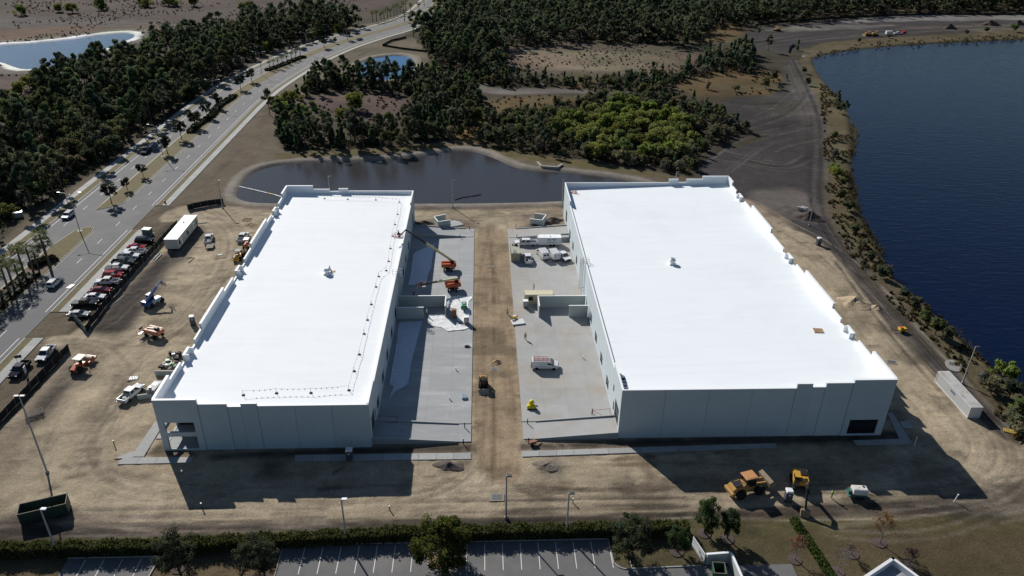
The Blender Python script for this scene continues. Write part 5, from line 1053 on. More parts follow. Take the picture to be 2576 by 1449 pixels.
pickup(G(118, 896), hd((140, 872), (103, 917)), 'white pickup parked inside the lower silt fence above a black one', PW)
pickup(G(52, 936), hd((73, 912), (34, 955)), 'black pickup parked on the verge grass at the left edge', PB)
pickup(G(332, 996), hd((312, 1012), (356, 975)), 'white pickup with a board in its bed left of the near warehouse corner', PW, load=True)
tp = pickup(G(526, 606), R_(100), 'white pickup towing a small flat trailer beside the office trailer', PW, load=True)
pickup(G(612, 602), hd((604, 614), (622, 592)), 'white pickup half hidden behind the left warehouse parapet', PW)
tr = empty('flat_trailer', (G(529, 623).x, G(529, 623).y, 0), R_(100), 'small slatted flat trailer hitched to the white pickup', 'trailer'); Bx(-1.5, 1.5, -.95, .95, .5, .58).build('deck', mat('weathered_wood', (.32, .29, .23), .9, var=.2, scale=3), tr)
for k in range(7): MB().cbox((-1.3+k*.43, 0, .6), (.3, 1.7, .04)).build('plank', MAT['weathered_wood'], tr)
MB().bar((1.5, 0, .5), (2.6, 0, .5), .1).build('drawbar', FRAME, tr)
for s in (1, -1): wheel(tr, -.1, s*1.08, .34, .2)
# --- right court
ut = pickup(G(1322, 616), R_(180), 'white crew-cab service truck with utility body hitched to the cargo trailer', PW, L=6.4, name='service_truck')
Bx(-3.2, -1.0, .99, 1.1, .55, 1.3).build('tool_cabinet', PW, ut); Bx(-3.2, -1.0, -1.1, -.99, .55, 1.3).build('tool_cabinet', PW, ut)
ct = empty('cargo_trailer', (G(1383, 616).x, G(1383, 616).y, 0), 0, 'white enclosed cargo trailer with a green and black logo on its side', 'trailer')
Bx(-3.1, 3.1, -1.2, 1.2, .55, 2.7).build('box', PW, ct, False, .05); MB().prism([(-1.2, .55), (1.2, .55), (1.2, 2.7), (-1.2, 2.7)], 0, .01, T(0, 0, 0), 'x')
MB().add([(-3.1, -1.2, .55), (-3.7, 0, .55), (-3.1, 1.2, .55), (-3.1, -1.2, 2.68), (-3.7, 0, 2.5), (-3.1, 1.2, 2.68)], [(0, 1, 4, 3), (1, 2, 5, 4), (3, 4, 5), (2, 1, 0), (0, 3, 5, 2)]).build('nose', PW, ct)
for k in range(4): MB().cbox((-2.3+k*1.55, 0, 2.715), (1.45, 2.3, .03)).build('roof_panel', CAP, ct)
MB().cbox((0, .1, 2.8), (.4, .4, .16)).build('roof_vent', CAP, ct)
GRN = mat('logo_green', (.12, .34, .06), .6); TXT = mat('dark_lettering', (.03, .035, .03), .6)
def letter(txt, size, m, parent, M, name='lettering'):
    cu = bpy.data.curves.new(name, 'FONT'); cu.body = txt; cu.size = size; cu.extrude = .004; cu.align_x = 'CENTER'; o = bpy.data.objects.new(name, cu); COL.objects.link(o); dg = bpy.context.evaluated_depsgraph_get(); me = bpy.data.meshes.new_from_object(o.evaluated_get(dg)); bpy.data.objects.remove(o); me.materials.clear(); me.materials.append(m)
    q = link(name, me, parent); q.matrix_local = M; return q
Mx = lambda x, z: T(x, -1.212, z, 0, R_(90))
letter('S', .75, GRN, ct, Mx(.2, 1.9), 'logo_mark')
for k, (x0, x1, z0, z1, m_) in enumerate(((-.75, -.5, 1.95, 2.3, TXT), (-.45, -.28, 1.92, 2.32, TXT), (-.22, -.05, 1.95, 2.3, TXT), (.45, 1.45, 2.18, 2.34, TXT), (.9, 1.5, 1.92, 2.08, TXT), (-.7, .3, 1.72, 1.78, GRN), (-.7, -.62, 1.5, 1.75, GRN), (.55, .95, 1.6, 1.63, TXT), (-.3, .25, 1.4, 1.43, TXT), (.5, 1.1, 1.4, 1.43, TXT), (-.85, -.4, 1.16, 1.28, TXT), (-.2, .4, 1.16, 1.28, TXT), (.55, 1.45, 1.16, 1.28, TXT))):
    Bx(x0, x1, -1.214, -1.2, z0, z1).build('logo_print', m_, ct)
for x in (.1, 1.0):
    for s in (1, -1): wheel(ct, x, s*1.25, .36, .22)
MB().bar((-3.6, 0, .55), (-4.6, 0, .55), .12).build('drawbar', FRAME, ct)
pickup(G(1328, 656), R_(91), 'white pickup with tool-filled bed seen from behind, beside the brown container', PW, load=True)
van(G(1365, 646), R_(106), 'white roof-rack van left of another van in the right court', L=5.6)
van(G(1392, 647), R_(106), 'white windowless van between the rack van and the white pickup', L=5.6, solid=True)
pickup(G(1417, 650), R_(-66), 'white pickup facing the camera beside the right warehouse wall', PW)
van(G(1371, 925), R_(-3), 'white van with orange ladders on its roof in the middle of the right court', L=5.7, ladders=True, tall=2.15)
# ================================================================== containers and cabins
def corrug(mb, L, z0, z1, y, n, d, M):
    pr = []; e = np.linspace(-L/2, L/2, n*4+1)
    for i, x in enumerate(e): pr.append((x, y+(d if i % 4 in (1, 2) else 0)))
    vs = [(a, b, z0) for a, b in pr]+[(a, b, z1) for a, b in pr]; k = len(pr); mb.add(vs, [(i, i+1, k+i+1, k+i) for i in range(k-1)], M)
def container(name, p, rz, lab, L, W, H, m, roofm, cat='container', n=None):
    t = empty(name, (p[0], p[1], 0), rz, lab, cat); n = n or int(L/.28)
    for s in (1, -1): mb = MB(); corrug(mb, L-.2, .15, H-.12, s*(W/2-.05), n, -s*.05, None); mb.build('side_panel', m, t)
    for s in (1, -1): mb = MB(); corrug(mb, W-.2, .15, H-.12, 0, int(W/.3), -.04, T(s*(L/2-.05), 0, 0, R_(-90*s))); mb.build('end_panel', m, t)
    mb = MB(); k = int(L/.35)
    for i in range(k): x0 = -L/2+.1+(L-.2)*i/k; mb.box(x0, x0+(L-.2)/k*.62, -W/2+.08, W/2-.08, H-.05, H)
    mb.box(-L/2+.05, L/2-.05, -W/2+.05, W/2-.05, H-.12, H-.045); mb.build('roof', roofm, t)
    fr = MB()
    for x in (-1, 1):
        for y in (-1, 1): fr.box(*sorted((x*L/2, x*(L/2-.14))), *sorted((y*W/2, y*(W/2-.14))), 0, H)
    for y in (-1, 1):
        for z in (.08, H-.06): fr.box(-L/2+.14, L/2-.14, *sorted((y*W/2, y*(W/2-.1))), z-.06, z+.06)
    for x in (-1, 1):
        for z in (.08, H-.06): fr.box(*sorted((x*L/2, x*(L/2-.1))), -W/2+.14, W/2-.14, z-.06, z+.06)
    fr.build('frame', m, t); return t
WC = mat('white_container_steel', (.60, .62, .63), .55, var=.06, scale=1.5); WCR = mat('rusty_white_roof', (.58, .58, .56), .7, var=.1, scale=1, c2=(.36, .22, .10), c2s=.35, c2t=(.5, .72))
a = G(2357, 932, 2.6); b = G(2477, 1026.8, 2.6); c_ = container('shipping_container', ((a.x+b.x)/2, (a.y+b.y)/2), R_(-90.6), 'long white shipping container with rust-streaked roof at the right edge', 12.2, 2.44, 2.6, WC, WCR)
MB().cbox((0, -1.235, 1.75), (1.4, .012, .42)).build('blue_print', mat('blue_grey_print', (.10, .13, .22), .6), c_)
CRM = mat('cream_container_steel', (.56, .52, .36), .55, var=.05, scale=1.5)
p1 = G(1320, 765.5); so_ = container('site_office', (p1.x+3.45, p1.y+1.3), 0, 'cream container site office with a window behind the grey screen walls', 6.9, 2.45, 2.6, CRM, mat('cream_roof', (.66, .61, .44), .5))
w1 = MB().cbox((-2.0, -1.235, 1.5), (1.0, .03, .95)).build('window', CGL, so_); MB().cbox((-2.0, -1.255, 1.5), (.06, .02, .95)).cbox((-2.0, -1.255, 1.98), (1.1, .02, .06)).cbox((-2.0, -1.255, 1.02), (1.1, .02, .06)).build('window_frame', BLK, w1); MB().cbox((3.65, .2, 1.6), (.4, .8, .6)).build('air_conditioner', CAP, so_)
BRC = mat('tan_container_steel', (.34, .32, .24), .6, var=.08, scale=1.5)
p1 = G(1298, 659); container('storage_container', (p1.x-.1, p1.y+3.0), R_(90), 'tan storage container with junk on its roof at the sand lane edge', 6.0, 2.44, 2.6, BRC, mat('tan_roof', (.56, .54, .42), .6, var=.08, scale=1))
j = empty('pipe_bundle', (p1.x-.3, p1.y+1.2, 2.6), 0, 'bundle of grey pipes on the tan storage container roof', 'pipes')
for k in range(5): MB().tube([(-.5+k*.2, -.9, .08+.04*(k % 2)), (-.5+k*.2, 1.2, .08+.04*(k % 2))], .07, 6).build('pipe', STEEL, j)
j = empty('tool_heap', (p1.x-.1, p1.y+4.6, 2.6), 0, 'dark heap of tools on the far end of the tan container roof', 'tools')
for k in range(7): MB().cbox((rng.uniform(-.7, .7), rng.uniform(-.5, .5), .18), (rng.uniform(.3, .7), rng.uniform(.3, .6), .34), ).build('tool', BLK if k % 2 else FRAME, j)
# office trailer
A_, B_, C_2 = G(411, 602, 3.4), G(446, 602, 3.4), G(496, 541, 3.4); dv = C_2-B_; L = dv.length; ang = math.atan2(dv.y, dv.x); W = (B_-A_).length*.95
OT = empty('office_trailer', ((A_.x+C_2.x)/2, (A_.y+C_2.y)/2, 0), ang, 'long cream-white office trailer behind the parked cars', 'trailer'); OTM = mat('cream_siding', (.52, .53, .48), .7, var=.03, scale=1, stretch=(12, 1, 1))
Bx(-L/2, L/2, -W/2, W/2, .5, 3.3).build('body', OTM, OT, False, .02); Bx(-L/2-.08, L/2+.08, -W/2-.08, W/2+.08, 3.3, 3.4).build('roof', CAP, OT); Bx(-L/2+.3, L/2-.3, -W/2+.2, W/2-.2, 0, .5).build('skirt', FRAME, OT)
for x in (-L/2+1.3, -.6, L/2-1.6): w1 = MB().cbox((x, -W/2-.01, 1.9), (.9, .05, 1.0)).build('window', CGL, OT); MB().cbox((x, -W/2-.04, 2.43), (1.02, .03, .06)).cbox((x, -W/2-.04, 1.37), (1.02, .03, .06)).build('window_frame', BLK, w1)
for x in (-L/2+3.0, L/2-3.8): d_ = MB().cbox((x, -W/2-.015, 1.65), (.95, .05, 2.1)).build('door', CAP, OT); MB().cbox((x+.5, -W/2-.12, 1.7), (.08, .14, .5)).build('handle', BLK, d_)
MB().cbox((3, .2, 3.5), (.3, .3, .2)).build('roof_vent', BLK, OT)
# green electric box, dumpster and skips
TBX = mat('green_cabinet', (.10, .17, .13), .6); p = G(372, 590); t = empty('transformer_box', (p.x, p.y, 0), R_(-4), 'dark green electrical transformer box above the black SUV', 'transformer'); Bx(-1.1, 1.1, -.9, .9, .12, 1.75).build('cabinet', TBX, t, False, .04); MB().prism([(-1.15, 1.76), (1.15, 1.76), (1.15, 1.86), (-1.15, 1.95)], -.95, .95).build('lid', mat('pale_green_lid', (.26, .36, .33), .5), t); Bx(-1.4, 1.4, -1.2, 1.2, 0, .12).build('pad', CONC, t)
def skip(name, p, rz, lab, L, W, H, m, inm, cat='dumpster', lid=False):
    t = empty(name, (p[0], p[1], 0), rz, lab, cat); 
    for s in (1, -1): Bx(-L/2, L/2, *sorted((s*W/2, s*(W/2-.06))), .15, H).build('side_wall', m, t); Bx(*sorted((s*L/2, s*(L/2-.06))), -W/2+.06, W/2-.06, .15, H).build('end_wall', m, t)
    Bx(-L/2+.06, L/2-.06, -W/2+.06, W/2-.06, .15, .25).build('floor', inm, t)
    r = MB()
    for s in (1, -1): r.box(-L/2-.04, L/2+.04, *sorted((s*(W/2-.08), s*(W/2+.05))), H, H+.1); r.box(*sorted((s*(L/2-.08), s*(L/2+.05))), -W/2+.08, W/2-.08, H, H+.1)
    r.build('rim', mat('dusty_rim', (.12, .11, .095), .8), t)
    for x in np.linspace(-L/2+.3, L/2-.3, int(L/.8)):
        for s in (1, -1): MB().cbox((x, s*(W/2+.04), H*.5), (.1, .08, H*.7)).build('rib', m, t)
    MB().cbox((-L/2+.6, 0, .1), (.25, W*.8, .2)).cbox((L/2-.6, 0, .1), (.25, W*.8, .2)).build('roller', FRAME, t); return t
RUST = mat('rusty_steel', (.12, .06, .045), .9, var=.3, scale=2); DGR = mat('dark_green_steel', (.035, .06, .042), .6, var=.15, scale=1)
skip('roll_off_dumpster', G(117, 1295), hd((55, 1310), (175, 1282)), 'open roll-off dumpster with rusty inside and dark green sides at bottom left', 6.8, 2.5, 2.3, DGR, RUST)
b0 = G(*zp(1050, 1000, 2680, 2080, 8.525), 1.6); b1 = G(*zp(1130, 1375, 2680, 2080, 8.525), 1.6); skip('green_dumpster', ((b0.x+b1.x)/2+.1, (b0.y+b1.y)/2), math.atan2(b1.y-b0.y, b1.x-b0.x), 'green open dumpster inside the white bin store', (b1-b0).length*1.0, 1.8, 1.6, mat('green_steel', (.03, .11, .06), .5, var=.15, scale=1), BLK)
# ---- portable toilets
PTB = mat('dark_blue_grey_plastic', (.075, .085, .105), .5); PTW = mat('white_plastic', (.72, .74, .76), .5)
def toilet(p, rz, lab, m=PTB):
    t = empty('portable_toilet', (p[0], p[1], 0), rz, lab, 'toilet'); Bx(-.56, .56, -.56, .56, .08, 2.05).build('cabin', m, t, False, .05); Bx(-.6, .6, -.6, .6, 0, .08).build('base', BLK, t); MB().box(-.6, .6, -.6, .6, 2.05, 2.32, tx=.12, ty=.12).build('roof', PTW, t)
    d = Bx(-.36, .36, -.585, -.555, .12, 1.9).build('door', m, t); MB().cbox((0, -.59, 1.55), (.34, .015, .22)).build('door_label', PTW, d); MB().tube([(.35, .35, 2.1), (.35, .35, 2.55)], .05, 6).build('vent_pipe', BLK, t)
toilet(G(486, 816), R_(20), 'dark portable toilet on the sand left of the left warehouse'); toilet(G(880, 1154), R_(3), 'portable toilet in the shadow before the left warehouse front'); toilet(G(1981, 1258), R_(-8), 'portable toilet in front of the excavator'); toilet(G(2058, 616), R_(8), 'dark portable toilet on the sand right of the right warehouse')
# ================================================================== construction machines
ORG = mat('orange_machine_paint', (.44, .085, .02), .45, var=.05, scale=2); PINK = mat('faded_orange_paint', (.50, .20, .115), .55, var=.06, scale=2); YEL = mat('yellow_machine_paint', (.50, .27, .03), .45, var=.06, scale=2); YLO = mat('ochre_machine_paint', (.44, .25, .075), .5, var=.08, scale=2); BLU = mat('blue_machine_paint', (.035, .09, .26), .4, var=.05, scale=2)
CREAM = mat('cream_boom_paint', (.52, .50, .30), .5); DIRT = mat('dirty_bucket_steel', (.20, .16, .11), .8, var=.25, scale=3); DBOOM = mat('black_boom_steel', (.035, .032, .03), .5, spec=.2); HYD = mat('hydraulic_chrome', (.5, .5, .5), .25, .8)
def wh(root, x, y, r, wd, rim=RIM):
    M = T(x, y, r, 0, R_(90)); w_ = MB().lathe([(r*.55, -wd/2), (r*.93, -wd/2), (r, -wd*.3), (r, wd*.3), (r*.93, wd/2), (r*.55, wd/2)], 16, M).build('wheel', TYRE, root, True); MB().lathe([(.05, -wd*.45), (r*.54, -wd*.45), (r*.54, wd*.45), (.05, wd*.45)], 10, M).build('rim', rim, w_)
def basket(root, c, ang, m, w=2.3, d=.95, h=1.1):
    M = T(c[0], c[1], c[2], ang); r = MB()
    def b(a, e, t=.05): r.bar(M@Vector(a), M@Vector(e), t)
    for z in (.05, .55, h):
        for s in (-1, 1): b((-d/2, s*w/2, z), (d/2, s*w/2, z)); b((s*d/2, -w/2, z), (s*d/2, w/2, z))
    for y in np.linspace(-w/2, w/2, 5):
        for s in (-1, 1): b((s*d/2, y, 0), (s*d/2, y, h))
    k = r.build('basket', m, root); MB().box(-d/2, d/2, -w/2, w/2, -.03, .03, M).build('basket_floor', STEEL, k); MB().box(d/2-.3, d/2-.05, -.4, .4, .6, h, M).build('control_box', BLK, k)
def boom_lift(p, lab, chassis_rz, turret_rz, path, m, secs, bask, bang, bm):
    """path: world points of boom joints; secs: (start fraction, end fraction, width, material) on the main boom"""
    t = empty('boom_lift', (p.x, p.y, 0), 0, lab, 'boom lift'); o = t.location.copy(); C = T(0, 0, 0, chassis_rz); Tm = T(0, 0, 0, turret_rz)
    MB().box(-1.6, 1.6, -.55, .55, .5, .95, C).build('chassis', DBOOM, t, False, .03)
    for x in (-1.35, 1.35):
        for y in (-1.0, 1.0): q = C@Vector((x, y, 0)); w_ = empty('wheel_hub') if False else None; M = T(q.x, q.y, .5, chassis_rz)@Matrix.Rotation(R_(90), 4, 'X'); k = MB().lathe([(.28, -.18), (.47, -.18), (.5, -.1), (.5, .1), (.47, .18), (.28, .18)], 14, M).build('wheel', TYRE, t, True); MB().lathe([(.04, -.16), (.27, -.16), (.27, .16), (.04, .16)], 10, M).build('rim', RIM, k)
    MB().lathe([(.6, .95), (.6, 1.15)], 16).build('turntable', DBOOM, t)
    for s in (1, -1): MB().box(-2.0, 1.7, *sorted((s*.38, s*1.2)), 1.15, 2.1, Tm, tx=.06, ty=.05).build('engine_cover', m, t, False, .08, segs=2)
    MB().box(-2.2, -1.6, -1.1, 1.1, 1.1, 2.0, Tm).build('counterweight', m, t, False, .1, segs=2); MB().box(-1.6, -.7, -.34, .34, 1.15, 2.6, Tm).build('boom_mast', DBOOM, t)
    P = [Vector(q)-o for q in path]; a, b = P[0], P[1]
    for f0, f1, w_, mm in secs: MB().bar(a.lerp(b, f0), a.lerp(b, f1), w_, w_*1.2).build('boom_section', mm, t)
    MB().bar(a+Vector((0, 0, -.5)), a.lerp(b, .22)-Vector((0, 0, .12)), .16).build('lift_cylinder', HYD, t)
    for i in range(1, len(P)-1): MB().bar(P[i], P[i+1], .22, .26).build('jib', DBOOM, t)
    basket(t, P[-1]-Vector((0, 0, .2)), bang, bm); return t
cA = G(1127, 678); pv = cA+Vector((.9, .4, 2.6)); el = G(1020.6, 578, 13.2); bk = G(1003, 596, 10.3)
boom_lift(cA, 'orange boom lift whose long boom carries a basket over the left warehouse roof', R_(92), R_(183), [pv, el, bk], ORG, ((0, .56, .48, CREAM), (.5, .8, .36, DBOOM), (.75, 1, .28, DBOOM)), None, R_(80), mat('red_basket', (.34, .03, .025), .5))
cB = G(1137, 728); pv = cB+Vector((1.5, .5, 2.9)); e2 = G(1066, 714, 3.2)
boom_lift(cB, 'orange boom lift with lowered boom in the left court, nearer than the raised one', R_(96), R_(190), [pv, e2, e2+Vector((-.7, -.2, -.5))], ORG, ((0, .6, .44, CREAM), (.55, 1, .33, DBOOM)), None, R_(100), mat('faded_red_basket', (.30, .12, .09), .6))
cC = G(389, 846); e3 = G(362, 826, 1.9); pv = cC+Vector((.6, -.1, 2.0))
boom_lift(cC, 'faded orange boom lift with its basket on the sand left of the warehouse', R_(150), R_(158), [pv, e3+Vector((.9, -.3, .2)), e3+Vector((-.6, .3, -.9))], PINK, ((0, 1, .4, CREAM),), None, R_(158), PINK)
# blue telehandler
p = G(388, 765); t = empty('telehandler', (p.x, p.y, 0), R_(64), 'blue telehandler with raised boom and fork frame on the sand', 'telehandler')
MB().box(-2.2, 2.0, -.75, .75, .65, 1.35).build('chassis', BLU, t, False, .06); MB().box(-2.7, -1.6, -1.15, 1.15, .6, 1.75).build('counterweight', BLU, t, False, .1); cb = MB().box(-.9, .7, .25, 1.2, 1.3, 2.65, tx=.12, ty=.06).build('cab', BLK, t, False, .05); MB().box(-.9, .65, .27, 1.18, 2.65, 2.78).build('cab_roof', BLU, cb)
MB().box(-1.3, 1.2, -1.25, -.75, .9, 1.7).build('engine_cover', mat('pale_blue_paint', (.30, .42, .55), .4), t, False, .08)
MB().bar((-2.2, -.3, 1.9), (1.4, -.3, 4.1), .46, .55).build('boom', BLU, t); MB().bar((1.2, -.3, 3.98), (2.9, -.3, 5.0), .34, .42).build('boom_extension', mat('grey_blue_paint', (.22, .28, .38), .45), t)
MB().bar((2.9, -.3, 5.0), (3.3, -.3, 4.1), .3).build('boom_head', BLU, t); fk = MB()
for z in (3.4, 3.9, 4.4): fk.bar((3.5, -1.1, z), (3.5, .5, z), .08)
for y in (-1.1, -.6, 0, .5): fk.bar((3.5, y, 3.4), (3.5, y, 4.4), .08)
for y in (-.8, .2): fk.bar((3.5, y, 3.4), (4.7, y, 3.35), .14, .07)
fk.build('fork_carriage', BLK, t)
for x in (-1.5, 1.5):
    for s in (1, -1): wh(t, x, s*1.1, .62, .42, BLU)
# orange soil compactor
a0, a1 = G(196, 930), G(226, 905); rz = math.atan2(a1.y-a0.y, a1.x-a0.x); p = G(206, 926); t = empty('road_roller', (p.x, p.y, 0), rz, 'orange soil roller with cream canopy beside the lower silt fence', 'roller')
MB().prism([(-2.7, .7), (-.3, .7), (-.3, 1.55), (-1.2, 1.7), (-2.7, 1.25)], -.62, .62).build('engine_hood', ORG, t, False, .1, segs=2); MB().cbox((-2.68, 0, 1.05), (.08, .8, .45)).build('grille', BLK, t); MB().box(-.5, .9, -.6, .6, .6, 1.2).build('platform', ORG, t, False, .05); MB().cbox((.1, 0, 1.5), (.5, .5, .7)).build('seat', BLK, t)
for x in (-.6, .95):
    for s in (1, -1): MB().bar((x, s*.68, 1.2), (x, s*.68, 2.62), .07).build('canopy_post', BLK, t)
Bx(-.95, 1.25, -.95, .95, 2.62, 2.72).build('canopy', mat('cream_canopy', (.66, .63, .55), .6), t, False, .03)
for s in (1, -1): MB().box(.9, 3.4, *sorted((s*1.02, s*1.18)), .55, 1.0).build('drum_frame', ORG, t)
MB().box(3.25, 3.45, -1.18, 1.18, .55, 1.0).build('drum_frame', ORG, t); MB().lathe([(.1, -1.0), (.74, -1.0), (.74, 1.0), (.1, 1.0)], 24, T(2.3, 0, .75, 0, R_(90))).build('drum', mat('tan_steel_drum', (.34, .27, .19), .6), t)
for s in (1, -1): wh(t, -1.5, s*.92, .72, .5, ORG)
# small yellow loader and orange tractor by the parapet
def loader(p, rz, lab, m, S, roofm, cab=True, bucket=DIRT, buckz=.25):
    t = empty('wheel_loader', (p.x, p.y, 0), rz, lab, 'loader'); t.scale = (S, S, S)
    MB().prism([(-3.3, .9), (-.6, .9), (-.6, 2.0), (-1.2, 2.1), (-3.1, 1.85), (-3.3, 1.5)], -.85, .85).build('engine_hood', m, t, False, .1, segs=2); MB().box(-3.6, -3.0, -1.15, 1.15, .7, 1.3).build('counterweight', m, t, False, .1); MB().cbox((-2.2, 0, 2.08), (1.3, 1.2, .08)).build('hood_grille', FRAME, t); MB().tube([(-1.5, .5, 2.0), (-1.5, .5, 2.9)], .08, 8).build('exhaust', FRAME, t)
    MB().box(-.6, 1.7, -.6, .6, .7, 1.4).build('front_frame', m, t, False, .06)
    for x in (-1.05, .55):
        for s in (1, -1): MB().bar((x, s*.72, 1.5), (x*.95, s*.68, 3.1), .1).build('cab_post', FRAME, t)
    if cab: MB().box(-1.0, .5, -.68, .68, 1.5, 3.05, tx=.06, ty=.05).build('cab_glass', CGL, t)
    else: MB().cbox((-.3, 0, 1.7), (.5, .5, .7)).build('seat', BLK, t)
    rf = Bx(-1.3, .75, -.92, .92, 3.1, 3.28).build('cab_roof', roofm, t, False, .06)
    for k in range(4): MB().cbox((-.95+k*.45, 0, 3.3), (.28, 1.4, .05)).build('roof_rib', roofm, rf)
    for s in (1, -1): MB().bar((.7, s*.5, 1.7), (2.6, s*.5, .75+buckz), .2, .34).build('lift_arm', m, t); MB().bar((.8, s*.3, 1.3), (2.0, s*.42, 1.1+buckz*.5), .12).build('lift_cylinder', HYD, t)
    MB().prism([(2.6, .25+buckz), (3.9, .1+buckz), (3.9, .2+buckz), (2.85, .5+buckz), (2.75, 1.2+buckz), (3.2, 1.45+buckz), (3.15, 1.55+buckz), (2.55, 1.25+buckz)], -1.45, 1.45).build('bucket', bucket, t)
    for s in (1, -1): MB().prism([(2.6, .25+buckz), (3.9, .12+buckz), (3.2, 1.5+buckz), (2.55, 1.25+buckz)], *sorted((s*1.38, s*1.46))).build('bucket_cheek', bucket, t)
    for x in (-2.0, 1.2):
        for s in (1, -1): wh(t, x, s*1.12, .82, .6, m)
    return t
loader(G(603, 650), hd((598, 660), (618, 636)), 'small old yellow loader with grey canopy at the left warehouse wall', YEL, .78, mat('grey_canopy', (.30, .33, .35), .6), cab=False)
p = G(622, 622); t = empty('tractor', (p.x, p.y, 0), hd((616, 632), (630, 608)), 'orange tractor with white canopy behind the yellow loader', 'tractor'); MB().box(-1.6, .8, -.5, .5, .7, 1.5).build('hood', ORG, t, False, .1); MB().box(-.6, 1.3, -.75, .75, 2.35, 2.5).build('canopy', PTW, t, False, .05)
for x in (-.4, 1.1):
    for s in (1, -1): MB().bar((x, s*.6, 1.2), (x, s*.6, 2.35), .08).build('canopy_post', BLK, t)
for s in (1, -1): wh(t, .9, s*.8, .72, .45, ORG); wh(t, -1.2, s*.7, .45, .3, ORG)
loader(G(1881, 1235), hd((1846, 1246), (1925, 1226)), 'large ochre wheel loader with raised bucket at the front shadow edge', YLO, 1.12, mat('orange_tan_roof', (.50, .25, .10), .55), buckz=.7)
# excavator
p = G(2010, 1221); t = empty('excavator', (p.x, p.y, 0), hd((2010, 1215), (2022, 1290)), 'yellow excavator with its boom stretched over the dark trench', 'excavator')
for s in (1, -1): MB().prism([(-1.9, .1), (1.9, .1), (2.15, .45), (1.9, .85), (-1.9, .85), (-2.15, .45)], *sorted((s*.85, s*1.4))).build('track', TYRE, t)
MB().lathe([(.7, .7), (.7, 1.0)], 16).build('turntable', FRAME, t); MB().prism([(-2.2, 0), (-1.9, -1.25), (1.3, -1.25), (1.3, 1.25), (-1.9, 1.25)], 1.0, 2.1, axis='z').build('upper_body', YEL, t, False, .12, segs=2); MB().box(-1.7, -.2, -.6, 1.0, 2.1, 2.25).build('engine_deck', BLK, t)
cb = MB().box(-.2, 1.5, -1.22, -.35, 1.05, 2.85, tx=.1, ty=.04).build('cab', CGL, t); MB().box(-.25, 1.4, -1.24, -.33, 2.85, 2.95).build('cab_roof', YEL, cb)
MB().bar((.9, .1, 1.8), (3.2, .1, 4.1), .42, .5).build('boom', DBOOM, t); MB().bar((3.2, .1, 4.1), (5.0, .1, 3.7), .38, .44).build('boom', DBOOM, t); MB().bar((4.9, .1, 3.8), (6.9, .1, 1.0), .3, .4).build('dipper_arm', DBOOM, t); MB().bar((2.0, .1, 3.3), (4.4, .1, 4.35), .16).build('arm_cylinder', HYD, t)
MB().prism([(6.6, .1), (7.6, .0), (7.4, .5), (7.15, 1.1), (6.7, 1.1)], -.6, .85).build('bucket', DIRT, t)
# compact track loader in the centre lane
p = G(1216, 975); t = empty('track_loader', (p.x, p.y, 0), R_(-89), 'yellow and black compact track loader on the sandy centre lane', 'loader')
for s in (1, -1): MB().prism([(-1.3, .05), (1.0, .05), (1.3, .4), (.9, .8), (-1.2, .8), (-1.5, .4)], *sorted((s*.6, s*1.0))).build('track', TYRE, t)
MB().box(-1.6, .8, -.58, .58, .4, 1.35).build('body', BLK, t, False, .05); MB().box(-1.85, -1.0, -.75, .75, .7, 1.75).build('engine_cover', YEL, t, False, .08); MB().box(-.8, .75, -.5, .5, 1.3, 2.2, tx=.08, ty=.06).build('cab', CGL, t); MB().box(-.75, .65, -.48, .48, 2.2, 2.28).build('cab_roof', BLK, t)
for s in (1, -1): MB().bar((-1.4, s*.8, 1.75), (.9, s*.85, 1.5), .18, .22).build('lift_arm', FRAME, t); MB().bar((.9, s*.85, 1.5), (1.6, s*.8, .5), .18, .22).build('lift_arm', FRAME, t)
MB().prism([(1.5, .08), (2.5, .05), (1.9, .35), (1.75, .8), (1.5, .85)], -1.05, 1.05).build('bucket', mat('worn_bucket_edge', (.33, .29, .22), .6), t)
# water tank trailer
p = G(2156, 1248); t = empty('water_trailer', (p.x, p.y, 0), R_(-6), 'white tank trailer with teal frame on the sand beside the excavator', 'trailer'); t.scale = (.82, .82, .82); MB().prism([(-.75, .9), (.75, .9), (1.05, 1.3), (1.05, 2.0), (.7, 2.35), (-.7, 2.35), (-1.05, 2.0), (-1.05, 1.3)], -1.35, 1.55, None, 'x').build('tank', mat('off_white_tank', (.62, .61, .58), .6, var=.05, scale=2), t, False, .08, segs=2)
Bx(-2.2, 1.7, -1.0, 1.0, .6, .85).build('frame', mat('teal_paint', (.04, .13, .115), .6), t, False, .03); MB().cbox((-1.75, .1, 1.25), (.6, 1.0, .8)).build('pump', MAT['teal_paint'], t); MB().cbox((-1.8, .6, 1.5), (.2, .3, .3)).build('fuel_can', mat('red_plastic', (.5, .03, .04), .5), t); MB().lathe([(.25, 2.33), (.25, 2.43)], 12, T(.9, .3)).build('hatch', BLK, t); MB().bar((1.7, 0, .6), (3.2, 0, .5), .14).build('drawbar', FRAME, t)
for r_ in ((-.6, .6),): h_ = MB(); h_.bar((-.6, -.6, 2.3), (-.6, -.6, 2.8), .05).bar((-.6, -.6, 2.8), (-.1, -.6, 2.8), .05).bar((1.4, .6, 2.3), (1.4, .6, 2.8), .05).bar((1.4, .6, 2.8), (1.0, .6, 2.8), .05).build('handrail', FRAME, t)
for s in (1, -1):
    for x in (-.4, .6): wheel(t, x, s*1.05, .4, .26)
